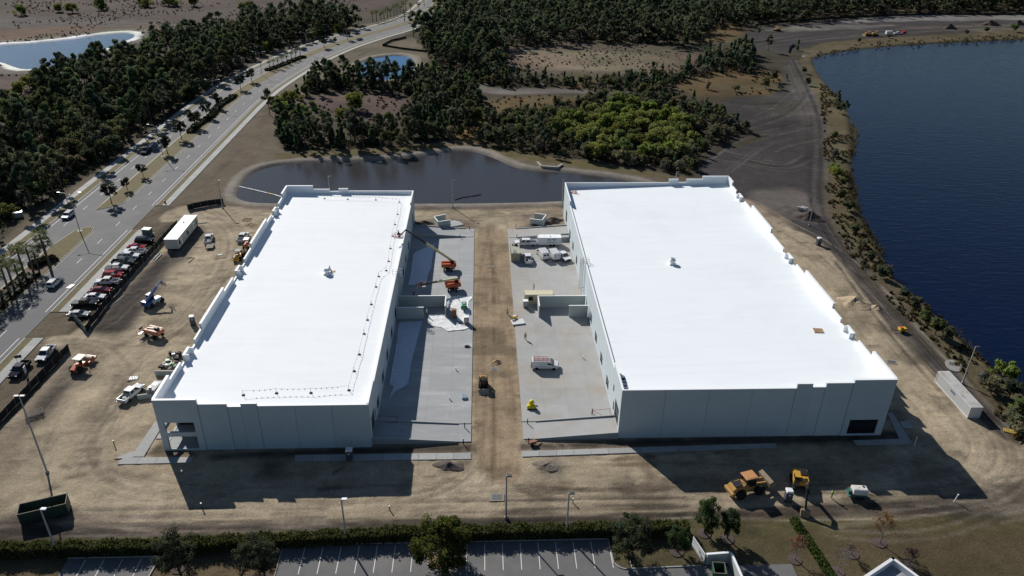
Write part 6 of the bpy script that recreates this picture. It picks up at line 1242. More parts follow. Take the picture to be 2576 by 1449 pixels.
# yellow light cart right of the right warehouse, far machines
p = G(2268, 834); t = empty('plate_machine', (p.x, p.y, 0), R_(10), 'small yellow and orange cart with tow bar on the sand by the haul road', 'cart'); MB().box(-.9, .9, -.55, .55, .35, 1.0).build('body', mat('bright_yellow', (.62, .42, .02), .5), t, False, .06); MB().box(-.8, 0, -.5, .5, 1.0, 1.25).build('orange_cover', ORG, t, False, .05); MB().bar((-.9, 0, .5), (-2.3, .5, .35), .09).build('tow_bar', FRAME, t); MB().tube([(-2.4, .55, 0), (-2.4, .55, .9)], .05, 6).build('jack', FRAME, t)
for s in (1, -1): wheel(t, 0, s*.6, .3, .16)
def far_dozer(p, rz, lab, m): 
    t = empty('bulldozer', (p.x, p.y, 0), rz, lab, 'bulldozer')
    for s in (1, -1): MB().prism([(-1.9, .1), (1.7, .1), (2.1, .5), (1.6, 1.0), (-1.7, 1.0), (-2.2, .6)], *sorted((s*.8, s*1.4))).build('track', TYRE, t)
    MB().box(-.2, 2.0, -.75, .75, .9, 2.0).build('engine_hood', m, t, False, .06); MB().box(-2.0, -.2, -.8, .8, .9, 1.6).build('body', m, t, False, .06); MB().box(-1.8, .1, -.9, .9, 2.9, 3.05).build('canopy', PTW if False else m, t)
    for x in (-1.6, -.1):
        for s in (1, -1): MB().bar((x, s*.75, 1.5), (x, s*.75, 2.9), .12).build('canopy_post', BLK, t)
    MB().prism([(2.6, .1), (2.85, .1), (2.75, .8), (2.9, 1.4), (2.65, 1.4)], -1.7, 1.7).build('blade', m, t)
far_dozer(G(2182, 90), R_(190), 'left of the two yellow bulldozers on the far cleared ground', YLO); far_dozer(G(2200, 90), R_(185), 'right of the two yellow bulldozers beside the small white trailer', YLO); far_dozer(G(1955, 78), R_(20), 'bulldozer on the far cleared ground by the pine edge', YLO)
p = G(2235, 88); t = empty('cargo_trailer', (p.x, p.y, 0), R_(5), 'small white cargo trailer beyond the lake next to the bulldozers', 'trailer'); Bx(-2.2, 2.2, -1.05, 1.05, .6, 2.7).build('box', PW, t, False, .08); wheel(t, .3, 1.1, .36, .2); wheel(t, .3, -1.1, .36, .2)
pickup(G(2258, 86), R_(8), 'white pickup beyond the lake between the trailer and a red implement', PW)
p = G(2272, 84); t = empty('red_implement', (p.x, p.y, 0), R_(20), 'red farm implement beyond the lake beside the white pickup', 'machine'); MB().prism([(-2, .3), (2, .3), (1.2, 1.8), (-.6, 1.2)], -1, 1).build('hopper', PR, t); MB().bar((1.5, 0, .4), (3.2, 0, 2.2), .2).build('spout', PR, t)
for s in (1, -1): wheel(t, -.4, s*1.15, .5, .3)
# ================================================================== people
def make_person(p, rz, lab, pose='stand', vest=(.35, .62, .05), hat=(.75, .78, .1), z=0.0, shirt=(.05, .05, .06), trousers=(.03, .035, .05), pz=0.0):
    t = empty('person', (p[0], p[1], z), rz, lab, 'person')
    st = {'stand': (.10, .02, -.06, .25), 'walk': (.10, .30, -.30, .35), 'reach': (.10, .12, -.12, .9), 'kneel': (.12, .0, .0, .5)}[pose]
    hip = .92 if pose != 'kneel' else .5
    V = [(0, 0, hip), (.0, 0, hip+.24), (.02, 0, hip+.48), (.02, 0, hip+.60), (.03, 0, hip+.66), (.05, 0, hip+.80)]; Rr = [.155, .145, .165, .07, .06, .105]; E_ = [(0, 1), (1, 2), (2, 3), (3, 4), (4, 5)]
    def chain(a, pts, rs):
        k = a
        for q, r in zip(pts, rs): V.append(q); Rr.append(r); E_.append((k, len(V)-1)); k = len(V)-1
        return k
    sh = hip+.5; ends = []
    for s, sw in ((1, st[3]), (-1, st[3] if pose == 'reach' else -st[3]*.5)):
        e = (.02+.12*sw, s*.27, sh-.28) if pose != 'reach' or s < 0 else (.25, s*.3, sh-.02); w_ = (.06+.42*sw, s*.28, sh-.5) if pose != 'reach' or s < 0 else (.5, s*.28, sh+.02)
        ends.append((chain(2, [(.02, s*.19, sh-.01), e, w_], [.075, .052, .04]), w_))
    for s, sw in ((1, st[1]), (-1, st[2])):
        if pose == 'kneel': chain(0, [(.02, s*.1, hip-.04), (.42, s*.12, .32 if s > 0 else .1), (.25 if s > 0 else -.2, s*.12, .08)], [.11, .075, .055])
        else: k = chain(0, [(.0, s*.1, hip-.06), (sw*.55+.03, s*.11, .5), (sw, s*.11, .1)], [.115, .08, .055]); chain(k, [(sw+.16, s*.115, .05)], [.045])
    me = bpy.data.meshes.new('body'); me.from_pydata(V, E_, []); o = bpy.data.objects.new('body', me); COL.objects.link(o); sk = o.modifiers.new('s', 'SKIN'); o.modifiers.new('d', 'SUBSURF').levels = 1
    for i, sv in enumerate(me.skin_vertices[0].data): sv.radius = (Rr[i], Rr[i]); sv.use_root = (i == 0)
    dg = bpy.context.evaluated_depsgraph_get(); m2 = bpy.data.meshes.new_from_object(o.evaluated_get(dg)); bpy.data.objects.remove(o)
    # fingers
    fm = MB()
    for _, w_ in ends:
        w_ = Vector(w_); fm.cbox((w_.x+.03, w_.y, w_.z-.05), (.045, .07, .1))
        for k, L in enumerate((.075, .085, .08, .06)): fm.bar((w_.x+.03, w_.y-.03+k*.02, w_.z-.095), (w_.x+.05, w_.y-.03+k*.02, w_.z-.1-L), .016)
        fm.bar((w_.x+.05, w_.y-.035, w_.z-.04), (w_.x+.09, w_.y-.05, w_.z-.09), .018)
    skin = mat('skin', (.36, .21, .15), .6); m2.materials.clear()
    for mm in (mat('trousers_%d' % int(trousers[0]*1e3+trousers[2]*1e4), trousers, .9), mat('shirt_%d' % int(shirt[0]*1e3+shirt[1]*1e4), shirt, .9), skin): m2.materials.append(mm)
    for pl in m2.polygons: c = pl.center; pl.material_index = 0 if c.z < hip+.06 and abs(c.y) < .2 else (2 if c.z > hip+.58 or (c.z < hip+.12 and abs(c.y) > .2) else 1); pl.use_smooth = True
    b = link('body', m2, t); b.location.z = 0; fm.build('hands', skin, b)
    MB().lathe([(.178, hip+.06), (.182, hip+.25), (.195, hip+.44), (.15, hip+.55), (.08, hip+.575)], 14).build('vest', mat('vest_%d' % int(vest[0]*100+vest[2]*1000), vest, .7), t, True)
    hh = MB().lathe([(.155, hip+.84), (.125, hip+.85), (.118, hip+.92), (.07, hip+.975), (.01, hip+.985)], 14, T(.05, 0)).build('hard_hat', mat('hat_%d' % int(hat[0]*100+hat[2]*1000), hat, .4), t, True)
    fc = MB().cbox((.155, 0, hip+.79), (.03, .025, .05)).build('nose', skin, b)
    return t
LIME = (.34, .60, .06); ORV = (.62, .13, .03); WH = (.75, .75, .74)
make_person(G(1040.8, 746.5), R_(-90), 'worker in orange vest and white hard hat in the shaded left court', 'stand', ORV, WH)
make_person(G(1074, 795.5), R_(20), 'worker in lime shirt and white hard hat striding past the left screen wall', 'walk', LIME, WH, shirt=(.34, .60, .1))
make_person(G(1277, 792), R_(160), 'worker in lime vest with arms raised at the sand lane edge', 'reach', LIME, (.04, .04, .05))
make_person(G(1343, 730), R_(180), 'worker in yellow vest with dark cap standing behind the cream site office', 'stand', (.55, .5, .06), (.03, .03, .035))
make_person(G(1321.5, 854), R_(-80), 'worker in green and yellow vest walking alone across the right court', 'walk', LIME, (.05, .07, .05))
make_person(G(2090.5, 1253), R_(5), 'worker in lime vest pointing at the tank trailer', 'reach', LIME, (.03, .03, .03), trousers=(.035, .05, .04))
v1 = G(830, 682, 8.6); make_person(v1, R_(30), 'worker kneeling beside the roof vent of the left warehouse', 'kneel', (.05, .09, .06), (.03, .03, .03), z=8.56)
bb = bk-Vector((0, 0, .15)); make_person((bb.x-.05, bb.y+.5), R_(200), 'worker standing in the raised red boom lift basket', 'stand', (.35, .04, .03), (.06, .04, .04), z=bb.z)
# ================================================================== roof furniture
def roof_z(x): return 8.75+(8.4-8.75)*(x+57)/36.8 if x < 0 else 9.0+(10.35-9.0)*(x-25)/49.5
STN = []
for ox, oy, pts in ((644, 360.6, ((690, 562), (923, 567), (1205, 570), (1443, 590), (1425, 712), (1398, 815), (1373, 932), (1352, 1055), (1335, 1185), (1310, 1278), (1235, 1338), (1208, 1443))), (644, 721.3, ((1160, 175), (1122, 333), (1088, 473), (1040, 680), (988, 848), (935, 1040), (553, 1070), (207, 1075))), (0, 721.3, ((2450, 1097),))):
    STN += [G(ox+a/4, oy+b/4, 8.5) for a, b in pts]
RUSTP = mat('brown_stanchion', (.16, .09, .06), .7); m1 = MB().tube([(0, 0, .1), (0, 0, 1.1)], .035, 6).mesh(RUSTP, name='post'); m2 = MB().lathe([(.32, 0), (.32, .06), (.12, .12)], 12).mesh(BLK, name='base')
for i, q in enumerate(STN):
    t = empty('warning_stanchion', (q.x, q.y, roof_z(q.x)), 0, 'brown warning-line stanchion standing on the left warehouse roof', 'stanchion', 'roof warning-line stanchions'); link('post', m1, t); link('base', m2, t)
FLG = mat('dark_pennant', (.22, .20, .16), .8)
for nm, ids, lab in (('flag_line', list(range(0, 12))+list(range(12, 19)), 'pennant rope strung along the court edge of the left warehouse roof'), ('flag_line', [17, 18, 19, 20], 'pennant rope strung along the near edge of the left warehouse roof')):
    t = empty(nm, STN[ids[0]], 0, lab, 'rope'); t.location.z = 0; o = t.location.copy(); r = MB(); fl = MB(); k = 0
    for a, b in zip(ids[:-1], ids[1:]):
        A, B = STN[a]-o, STN[b]-o; A.z = roof_z(STN[a].x)+1.05; B.z = roof_z(STN[b].x)+1.05; n = max(3, int((B-A).length/.9)); pr = None
        for i in range(n+1):
            f = i/n; q = A.lerp(B, f); q.z -= .5*4*f*(1-f)*.3
            if pr is not None: r.bar(pr, q, .025)
            if 0 < i < n and rng.random() < .8: d_ = (B-A).normalized()*.13; fl.add([q-d_, q+d_, q+Vector((0, 0, -.32)), q-d_+Vector((.01, .01, 0)), q+d_+Vector((.01, .01, 0))], [(0, 1, 2), (4, 3, 2), (0, 3, 4, 1)])
            pr = q
    r.build('rope', FLG, t); fo = fl.build('pennant', FLG, t); fo['kind'] = 'stuff'
def vent(p, zr, lab):
    t = empty('roof_vent', (p.x, p.y, zr), 0, lab, 'vent'); Bx(-.75, .75, -.75, .75, -.05, .35).build('curb', CAP, t); MB().lathe([(.6, .35), (.6, .75), (.85, .9), (.85, 1.05), (.6, 1.15), (.62, 1.45), (.3, 1.5)], 18).build('fan_housing', CAP, t, True); MB().lathe([(.55, 1.46), (.5, 1.53)], 16).build('fan_cap', STEEL, t); MB().lathe([(.62, .76), (.62, .86)], 16).build('vent_gap', BLK, t)
q = G(644+716/4, 360.6+1310/4, 8.6); vent(q, roof_z(q.x), 'round exhaust fan on the left warehouse roof beside the kneeling worker'); q = G(1288+1610/4, 360.6+1212/4, 9.6); vent(q, roof_z(q.x), 'round exhaust fan alone on the right warehouse roof')
q = G(644+775/4, 360.6+1288/4, 8.6); tag(MB().box(-.55, .55, -.4, .4, 0, .08).build('board', mat('plywood', (.42, .33, .22), .8), loc=(q.x, q.y, roof_z(q.x)+.01), rz=.2), 'tan board lying on the roof beside the kneeling worker', 'board')
q = G(1932+505/4, 721.3+448/4, 10.1); t = empty('wooden_pallet', (q.x, q.y, roof_z(q.x)+.02), R_(-8), 'wooden pallet lying on the right warehouse roof', 'pallet'); WOOD = mat('pallet_wood', (.36, .22, .11), .85, var=.2, scale=4)
for k in range(7): Bx(-.95+k*.28, -.76+k*.28, -.85, .85, .1, .13).build('slat', WOOD, t)
for y in (-.8, 0, .7): Bx(-.95, .95, y, y+.09, 0, .1).build('bearer', WOOD, t)
q = G(1288+622/4, 360.6+492/4, 9.2); t = empty('orange_stanchions', (q.x, q.y, roof_z(q.x)), 0, 'cluster of orange stanchions in the far corner of the right warehouse roof', 'stanchions')
for k in range(9): a, b = rng.uniform(-.9, .9), rng.uniform(-.9, .9); s_ = MB().tube([(a, b, .05), (a+rng.normal(0, .1), b, 1.1)], .05, 6).build('post', ORG, t); MB().lathe([(.25, 0), (.25, .06), (.1, .1)], 10, T(a, b)).build('base', ORG, s_)
q = G(1288+1118/4, 721.3+925/4, 9.1); t = empty('tarp_scraps', (q.x, q.y, roof_z(q.x)+.01), 0, 'dark scraps of sheeting on the near left corner of the right warehouse roof', 'scraps')
for k in range(4): MB().prism([(rng.uniform(-.9, -.2), rng.uniform(-.5, 0)-k*1.1), (rng.uniform(.2, .8), -.3-k*1.1), (rng.uniform(.1, .5), .3-k*1.1), (-.4, .2-k*1.1)], 0, .06, axis='z').build('scrap', FRAME if k == 0 else mat('grey_scrap', (.2, .19, .2), .8), t)
def ladder(x, y, s, z1, lab, zd):
    t = empty('caged_ladder', (x, y, 0), 0, lab, 'ladder'); r = MB()
    for e in (-.25, .25): r.bar((s*.35, e, .8), (s*.35, e, z1+1.2), .07)
    for z in np.arange(1, z1+.2, .32): r.bar((s*.35, -.25, z), (s*.35, .25, z), .035)
    r.build('rails', STEEL, t); c = MB()
    for z in np.arange(3, z1+1, .85):
        pts = [(s*.35, -.38, z), (s*.75, -.42, z), (s*1.1, -.2, z), (s*1.1, .2, z), (s*.75, .42, z), (s*.35, .38, z)]
        for a, b in zip(pts[:-1], pts[1:]): c.bar(a, b, .06)
    for yy, xx in ((-.42, .75), (-.2, 1.1), (.2, 1.1), (.42, .75)): c.bar((s*xx, yy, 3), (s*xx, yy, z1+1), .05)
    c.build('safety_cage', STEEL, t); pl = MB(); pl.box(*sorted((s*.05, s*1.3)), -.9, -.4, 2.6, 2.66)
    for z in (3.1, 3.6):
        pl.bar((s*.1, -.9, z), (s*1.3, -.9, z), .05); pl.bar((s*1.3, -.9, z), (s*1.3, -.4, z), .05)
    pl.bar((s*1.3, -.9, 2.6), (s*.05, -.9, 1.6), .07); pl.bar((s*1.3, -.9, 2.6), (s*1.3, -.9, 3.6), .05); pl.build('landing', STEEL, t)
    g = MB()
    for z in (.55, 1.1):
        for a, b in (((s*.3, -.5), (-s*1.0, -.5)), ((s*.3, .5), (-s*1.0, .5)), ((-s*1.0, -.5), (-s*1.0, -.3)), ((-s*1.0, .5), (-s*1.0, .3))): g.bar((*a, zd+z), (*b, zd+z), .05)
    for a in ((s*.3, -.5), (s*.3, .5), (-s*1, -.5), (-s*1, .5)): g.bar((*a, zd), (*a, zd+1.1), .05)
    g.build('roof_gate', STEEL, t)
qy = G(644+1440/4, 360.6+1300/4, 8.9).y; ladder(-20.2, qy, 1, 8.9, 'caged steel ladder up the court side of the left warehouse', 8.45); qy = G(1288+725/4, 360.6+1190/4, 9.4).y; ladder(24.9, qy, -1, 9.4, 'caged steel ladder up the court side of the right warehouse', 9.05)
# ================================================================== fences
FABR = mat('black_silt_fabric', (.022, .022, .025), .9, var=.2, scale=2, spec=.1)
def fence(name, pts, h, lab, m=FABR, step=2.6, cat='fence'):
    P = [Vector(G(*q)) if len(q) == 2 else Vector(q) for q in pts]; o = P[0]; t = empty(name, (o.x, o.y, 0), 0, lab, cat)
    for a, b in zip(P[:-1], P[1:]):
        d = b-a; n = max(1, round(d.length/step))
        for k in range(n):
            u, v = a.lerp(b, k/n)-o, a.lerp(b, (k+1)/n)-o; nm_ = Vector((-d.y, d.x, 0)).normalized(); sag = (u+v)/2+nm_*rng.uniform(-.12, .12)
            MB().add([(*u[:2], .02), (*sag[:2], .02), (*v[:2], .02), (*v[:2], h), (*sag[:2], h-.08), (*u[:2], h), *[(q[0]+nm_.x*.015, q[1]+nm_.y*.015, z) for q, z in ((u, .02), (sag, .02), (v, .02), (v, h), (sag, h-.08), (u, h))]], [(0, 1, 4, 5), (1, 2, 3, 4), (11, 10, 7, 6), (10, 9, 8, 7), (5, 4, 10, 11), (4, 3, 9, 10)]).build('fabric_panel', m, t)
            MB().tube([(u.x, u.y, -.2), (u.x, u.y, h+.12)], .03, 5).build('post', STEEL, t)
    return t
fence('silt_fence', [(447, 566), (400, 618), (330, 696), (270, 766), (217, 836)], 1.7, 'black fabric fence in front of the row of parked cars')
fence('silt_fence', [(175, 881), (115, 942), (60, 1000), (0, 1062), (-60, 1120)], 1.7, 'black fabric fence below the two pickups at the left edge')
fence('silt_fence', [(473, 530), (487, 525), (524, 518), (563, 513)], 1.9, 'black fabric fence bending along the site entrance near the pond')
fence('site_gate', [(217, 836), (186, 802)], 1.8, 'grey gate panel at the lower end of the parked row', mat('grey_gate_mesh', (.24, .25, .25), .7), 3, 'gate')
fence('silt_fence', [(962, 116), (985, 104), (1022, 96)], 1.2, 'black silt fence branch at the far road bend', step=5); fence('silt_fence', [(962, 116), (1010, 124), (1078, 132)], 1.2, 'black silt fence running from the far bend to the woods', step=5)
fence('silt_fence', [(1900, 65), (1960, 56), (2050, 50), (2095, 47), (2150, 44), (2235, 40), (2330, 37), (2576, 37)], 1.3, 'long black silt fence along the far woods edge', step=9); fence('silt_fence', [(1983, 133), (1986, 122), (1998, 114)], 1.3, 'short black silt fence at the lake corner', step=3)
# ================================================================== soil heaps, sheets, drains, odds and ends
def mound(name, p, rx, ry, h, lab, col, seed=1, cat='mound'):
    n, k = 36, 14; R = np.random.default_rng(seed); vs = [(0, 0, h)]; fs = []; c_ = mat('soil_%s' % name+str(seed), col, .95, var=.3, scale=1.5, bump=.12, bscale=3)
    for i in range(1, k+1):
        for j_ in range(n):
            a = 6.2832*j_/n; f = i/k; w_ = 1+.22*math.sin(a*2+seed)+.12*math.sin(a*5+seed*2); nz = .22*h*(R.random()-.5)*(1-f*.7); vs.append((rx*f*w_*math.cos(a), ry*f*w_*math.sin(a), max(-.12, h*(1-f)**1.1*(1+.2*math.sin(a*3+seed))+nz-(.12 if i == k else 0))))
    for j_ in range(n): fs.append((0, 1+j_, 1+(j_+1) % n))
    for i in range(k-1):
        for j_ in range(n): b = 1+i*n; fs.append((b+j_, b+n+j_, b+n+(j_+1) % n, b+(j_+1) % n))
    return tag(MB().add(vs, fs).build(name, c_, None, True, loc=(p.x, p.y, 0)), lab, cat)
mound('dirt_mound', G(2035, 548), 4.6, 3.6, 2.1, 'dark dirt mound beside the light pole right of the right warehouse', (.06, .045, .038), 3)
mound('sand_mound', G(2150, 762), 4.2, 3.2, 1.5, 'pale sand mound between the right warehouse and the haul road', (.38, .30, .20), 4); mound('sand_mound', G(2206, 774), 1.6, 1.2, .8, 'small sand heap next to the larger pale mound', (.36, .28, .19), 5)
mound('dirt_mound', G(1390, 556), 3.2, 2.2, 1.1, 'dark soil heap right of the far dumpster enclosure', (.07, .055, .045), 6); mound('dirt_mound', G(1066, 562), 2.8, 1.8, .8, 'dark soil heap left of the far left dumpster enclosure', (.08, .06, .05), 7); mound('dirt_mound', G(1345, 570), 1.9, 1.5, .8, 'dark soil clump left of the far right dumpster enclosure', (.07, .055, .045), 8)
mound('dirt_mound', G(1130, 1172), 2.6, 1.5, .7, 'dark soil heap below the left front walk', (.085, .07, .06), 9); mound('dirt_mound', G(1375, 1172), 2.6, 1.3, .45, 'greyish soil heap below the right front walk', (.15, .125, .1), 10); mound('sand_mound', G(1250, 912), 1.3, .9, .6, 'sand heap beside the square drain in the centre lane', (.26, .19, .12), 11)
for i, (x, y, r) in enumerate(((2388, 72, 4.5), (2490, 63, 7), (2560, 62, 5.5), (2640, 58, 6))): mound('brush_pile', G(x, y), r, r*.7, 3.2, ('small brush pile nearest the white pickup beyond the lake', 'widest brush pile on the far cleared ground', 'brush pile with a tree in front near the right edge', 'brush pile at the right edge beyond the lake')[i], (.075, .05, .038), 20+i, 'brush pile')
def sheetmesh(name, V, lab, m, amp, seed, z=.05, cat='plastic sheet'):
    P = [G(*q) for q in V]; o = P[0]; bm = bmesh.new(); vs = [bm.verts.new((q.x-o.x, q.y-o.y, 0)) for q in P]; bm.faces.new(vs); bmesh.ops.triangulate(bm, faces=bm.faces)
    for _ in range(5):
        es = [e for e in bm.edges if e.calc_length() > .55]
        if not es: break
        bmesh.ops.subdivide_edges(bm, edges=es, cuts=1); bmesh.ops.triangulate(bm, faces=[f for f in bm.faces if len(f.verts) > 3])
    x = np.array([v.co.x for v in bm.verts]); y = np.array([v.co.y for v in bm.verts]); hz = np.abs(fbm(x*.7+y*.3+seed, y*.9-x*.2, seed, 3)-.5)*amp*2.6
    for v, h_ in zip(bm.verts, hz): v.co.z = h_+(.06 if v.is_boundary else 0); v.co.x += (rng.random()-.5)*.1; v.co.y += (rng.random()-.5)*.1
    bmesh.ops.recalc_face_normals(bm, faces=bm.faces); me = bpy.data.meshes.new(name); bm.to_mesh(me); bm.free(); me.materials.append(m); ob_ = link(name, me, None, (o.x, o.y, z))
    return tag(ob_, lab, cat)
PLW = mat('white_plastic_sheet', (.74, .75, .75), .35, var=.04, scale=1); PLB = mat('clear_plastic_film', (.50, .55, .66), .3, var=.06, scale=.6)
Z3 = lambda L: [zp(a, b, 1520, 880, 5.176) for a, b in L]; Z7 = lambda L: [zp(a, b, 1540, 1080, 6.0375) for a, b in L]
sheetmesh('plastic_film', Z3([(490, 600), (545, 540), (760, 445), (820, 388), (925, 395), (905, 520), (875, 700), (850, 880), (785, 1010), (770, 1190), (385, 1225), (440, 1000)]), 'large clear plastic film spread along the far shaded left court', PLB, .09, 3)
sheetmesh('plastic_film', [(644+a/4, 721.3+b/4) for a, b in ((1445, 360), (1680, 350), (1620, 560), (1565, 780), (1535, 980), (1490, 1015), (1420, 1050), (1335, 1140), (1390, 1005), (1345, 985), (1375, 800), (1405, 640))], 'clear plastic film trailing along the near shaded left court', PLB, .09, 5)
sheetmesh('plastic_sheet', Z7([(820, 905), (1225, 902), (1285, 1000), (1460, 1138), (1600, 1160), (1780, 1210), (1650, 1262), (1260, 1300), (1120, 1210), (830, 1160), (890, 1150), (795, 1040)]), 'crumpled white plastic sheet in front of the left screen walls', PLW, .14, 7)
sheetmesh('plastic_sheet', Z7([(1275, 505), (1500, 470), (1830, 480), (1840, 525), (1755, 600), (1740, 700), (1805, 900), (1650, 960), (1640, 1110), (1490, 1050), (1470, 780), (1385, 790), (1265, 690)]), 'crumpled white plastic sheet under the green compressor right of the left screen wall', PLW, .14, 9)
q = G(*zp(1650, 770, 1540, 1080, 6.0375)); t = empty('compressor', (q.x, q.y, .1), R_(92), 'green towable compressor on the white plastic sheet', 'compressor'); MB().box(-1.1, 1.1, -.65, .65, .45, 1.4, tx=.06, ty=.06).build('housing', mat('machine_green', (.03, .20, .11), .5), t, False, .08); MB().cbox((.1, 0, 1.45), (.7, .6, .18)).build('exhaust_cap', mat('pale_green', (.25, .42, .33), .5), t); MB().bar((-1.1, 0, .45), (-2.1, 0, .35), .1).build('tow_bar', FRAME, t)
for s in (1, -1): wheel(t, .1, s*.72, .32, .18)
q = G(*zp(1415, 960, 1540, 1080, 6.0375)); t = empty('block_stack', (q.x, q.y, .06), 0, 'stack of reddish-brown boxes beside the left screen wall', 'boxes'); BRK = mat('brown_box', (.26, .12, .05), .8)
for k in range(4): MB().cbox((0, 0, .28+k*.53), (1.0, .9, .5)).build('box', BRK, t)
def gang_box(q, lab, col=(.30, .28, .27)):
    t = empty('machine_crate', (q.x, q.y, .06), R_(8), lab, 'crate'); m_ = mat('crate_%d' % int(col[0]*100), col, .7); Bx(-.55, .55, -.5, .5, .15, 1.75).build('body', m_, t, False, .04); Bx(-.6, .6, -.55, .55, 1.75, 1.85).build('lid', CAP, t); MB().cbox((0, -.51, 1.0), (.7, .03, .9)).build('panel', STEEL, t)
    for x in (-.4, .4): MB().cbox((x, 0, .08), (.16, .9, .15)).build('skid', BLK, t)
gang_box(G(*zp(1700, 1105, 1540, 1080, 6.0375)), 'grey machine crate at the lane edge of the left court'); gang_box(G(*zp(275, 915, 1980, 960, 3.813)), 'grey wheeled cabinet beside the cream site office')
q = G(*zp(395, 430, 2000, 1120, 2.576)); 
t = empty('concrete_box', (G(1303, 812).x, G(1303, 812).y, .05), R_(12), 'flat white concrete box with dark hatch at the right court edge', 'concrete box'); Bx(-1.5, 1.5, -1.1, 1.1, 0, .3).build('slab', mat('pale_precast', (.60, .61, .62), .7), t, False, .03); Bx(-1.2, -.3, .1, .8, .3, .315).build('hatch', BLK, t)
t = empty('yellow_pump', (G(1296, 803).x, G(1296, 803).y, .05), 0, 'yellow pump with red and white parts beside the flat concrete box', 'pump'); MB().cbox((0, -.2, .45), (.7, .6, .8)).build('tank', mat('bright_yellow', (.62, .42, .02), .5), t, False, .08); MB().cbox((-.1, .45, .5), (.9, .5, .5)).build('housing', PTW, t, False, .06); MB().cbox((.45, .3, .6), (.3, .3, .3)).build('motor', PR, t)
t = empty('wrapped_machine', (G(1336, 1025).x, G(1336, 1025).y, .05), R_(-4), 'bright yellow plastic-wrapped machine on a skid in the right court', 'machine'); YP = mat('yellow_wrap', (.66, .55, .01), .45, var=.08, scale=3); MB().box(-.85, .75, -.75, .5, .12, .75, tx=.1, ty=.1).build('wrap', YP, t, False, .12, segs=2); MB().lathe([(.55, .6), (.5, 1.3), (.3, 1.6), (.05, 1.68)], 12, T(.1, .1)).build('dome', YP, t, True)
for y in (-.8, .45): MB().cbox((.25, y, .06), (2.1, .14, .12)).build('skid', BLK, t)
t = empty('paint_buckets', (G(1167, 1000).x, G(1167, 1000).y, .05), 0, 'cluster of stacked white buckets in the left court', 'buckets')
for k in range(11): a, b = (k % 3)*.34-.3+.1*(k // 3 % 2), (k // 3)*.36-.5; bu = MB().lathe([(.14, 0), (.16, .38), (.165, .4)], 10, T(a, b)).build('bucket', PTW, t); MB().lathe([(.17, .4), (.17, .43)], 10, T(a, b)).build('lid', mat('blue_grey_lid', (.25, .33, .42), .5), bu)
for i, (x, y) in enumerate(((1147, 931), (1131, 1005), (1467, 902))): t = empty('standpipe', (G(x, y).x, G(x, y).y, .03), 0, ('short white standpipe left of the small junk heap', 'short white standpipe near the bucket cluster', 'short standpipe in front of the ladder van')[i], 'pipe'); MB().tube([(0, 0, 0), (0, 0, .55)], .11, 8).build('pipe', PTW, t); MB().lathe([(.14, .55), (.14, .62)], 8).build('cap', PTW, t)
t = empty('junk_heap', (G(1176, 872).x, G(1176, 872).y, .04), 0, 'small grey junk heap in the left court near the lane', 'junk')
for k in range(6): MB().cbox((rng.uniform(-.5, .5), rng.uniform(-.3, .3), .15), (rng.uniform(.2, .6), .3, .3)).build('scrap', mat('grey_scrap', (.2, .19, .2), .8) if k % 2 else FRAME, t)
for i, (x, y) in enumerate(((1169, 1076), (1166, 1117), (1327, 1066), (1329, 1114), (1157, 598), (1181, 578), (1300, 598), (1298, 572), (1482, 744), (1154, 755), (1490, 1040))): q = G(x, y); t = empty('bollard', (q.x, q.y, .03), 0, 'slim steel bollard post at the truck court edge', 'bollard', 'bollards round the truck courts'); MB().tube([(0, 0, -.1), (0, 0, 1.15)], .09, 8).build('post', FRAME, t); MB().lathe([(.09, 1.15), (.06, 1.21), (.01, 1.23)], 8).build('cap', STEEL, t)
def drain(x, y, s, lab, z=.06, rz=0.0, ringed=True):
    q = G(x, y); t = empty('storm_drain', (q.x, q.y, 0), rz, lab, 'drain'); Bx(-s, s, -s*.75, s*.75, -.3, z).build('concrete_frame', mat('sandy_concrete', (.25, .22, .175), .9, var=.2, scale=2), t); g = Bx(-s*.72, s*.72, -s*.5, s*.5, z, z+.012).build('grate', mat('dark_grate', (.05, .05, .055), .7), t)
    for k in range(5): MB().cbox((-s*.58+k*s*.29, 0, z+.022), (.05, s*.95, .02)).build('bar', STEEL, g)
drain(1250, 1251, 1.2, 'square storm drain in the sand below the centre lane'); drain(1243, 928, .85, 'square storm drain in the centre lane below the sand heap'); drain(1236, 671, .8, 'square drain at the far end of the centre lane'); drain(336, 951, 1.1, 'storm drain in the sand left of the white pickup', rz=.2); drain(2243, 911, 1.1, 'storm drain in the sand right of the right warehouse', rz=-.3); drain(553, 641, .8, 'storm drain in the sand left of the yellow loader', rz=.2)
ap2 = [G(2356+a, 905+b) for a, b in ((20, 2), (38, 0), (56, 8), (68, 22), (55, 32), (36, 28), (24, 16))]; tag(MB().prism(smooth_poly([(v.x, v.y) for v in ap2], 2), -.1, .12, axis='z').build('drain_apron', mat('pale_gravel', (.26, .26, .25), .9, var=.15, scale=4, bump=.03)), 'round pale concrete apron beside the lake bank shrubs', 'apron'); drain(2398, 917, 1.1, 'dark grated inlet in the round pale apron', .14, -.5)
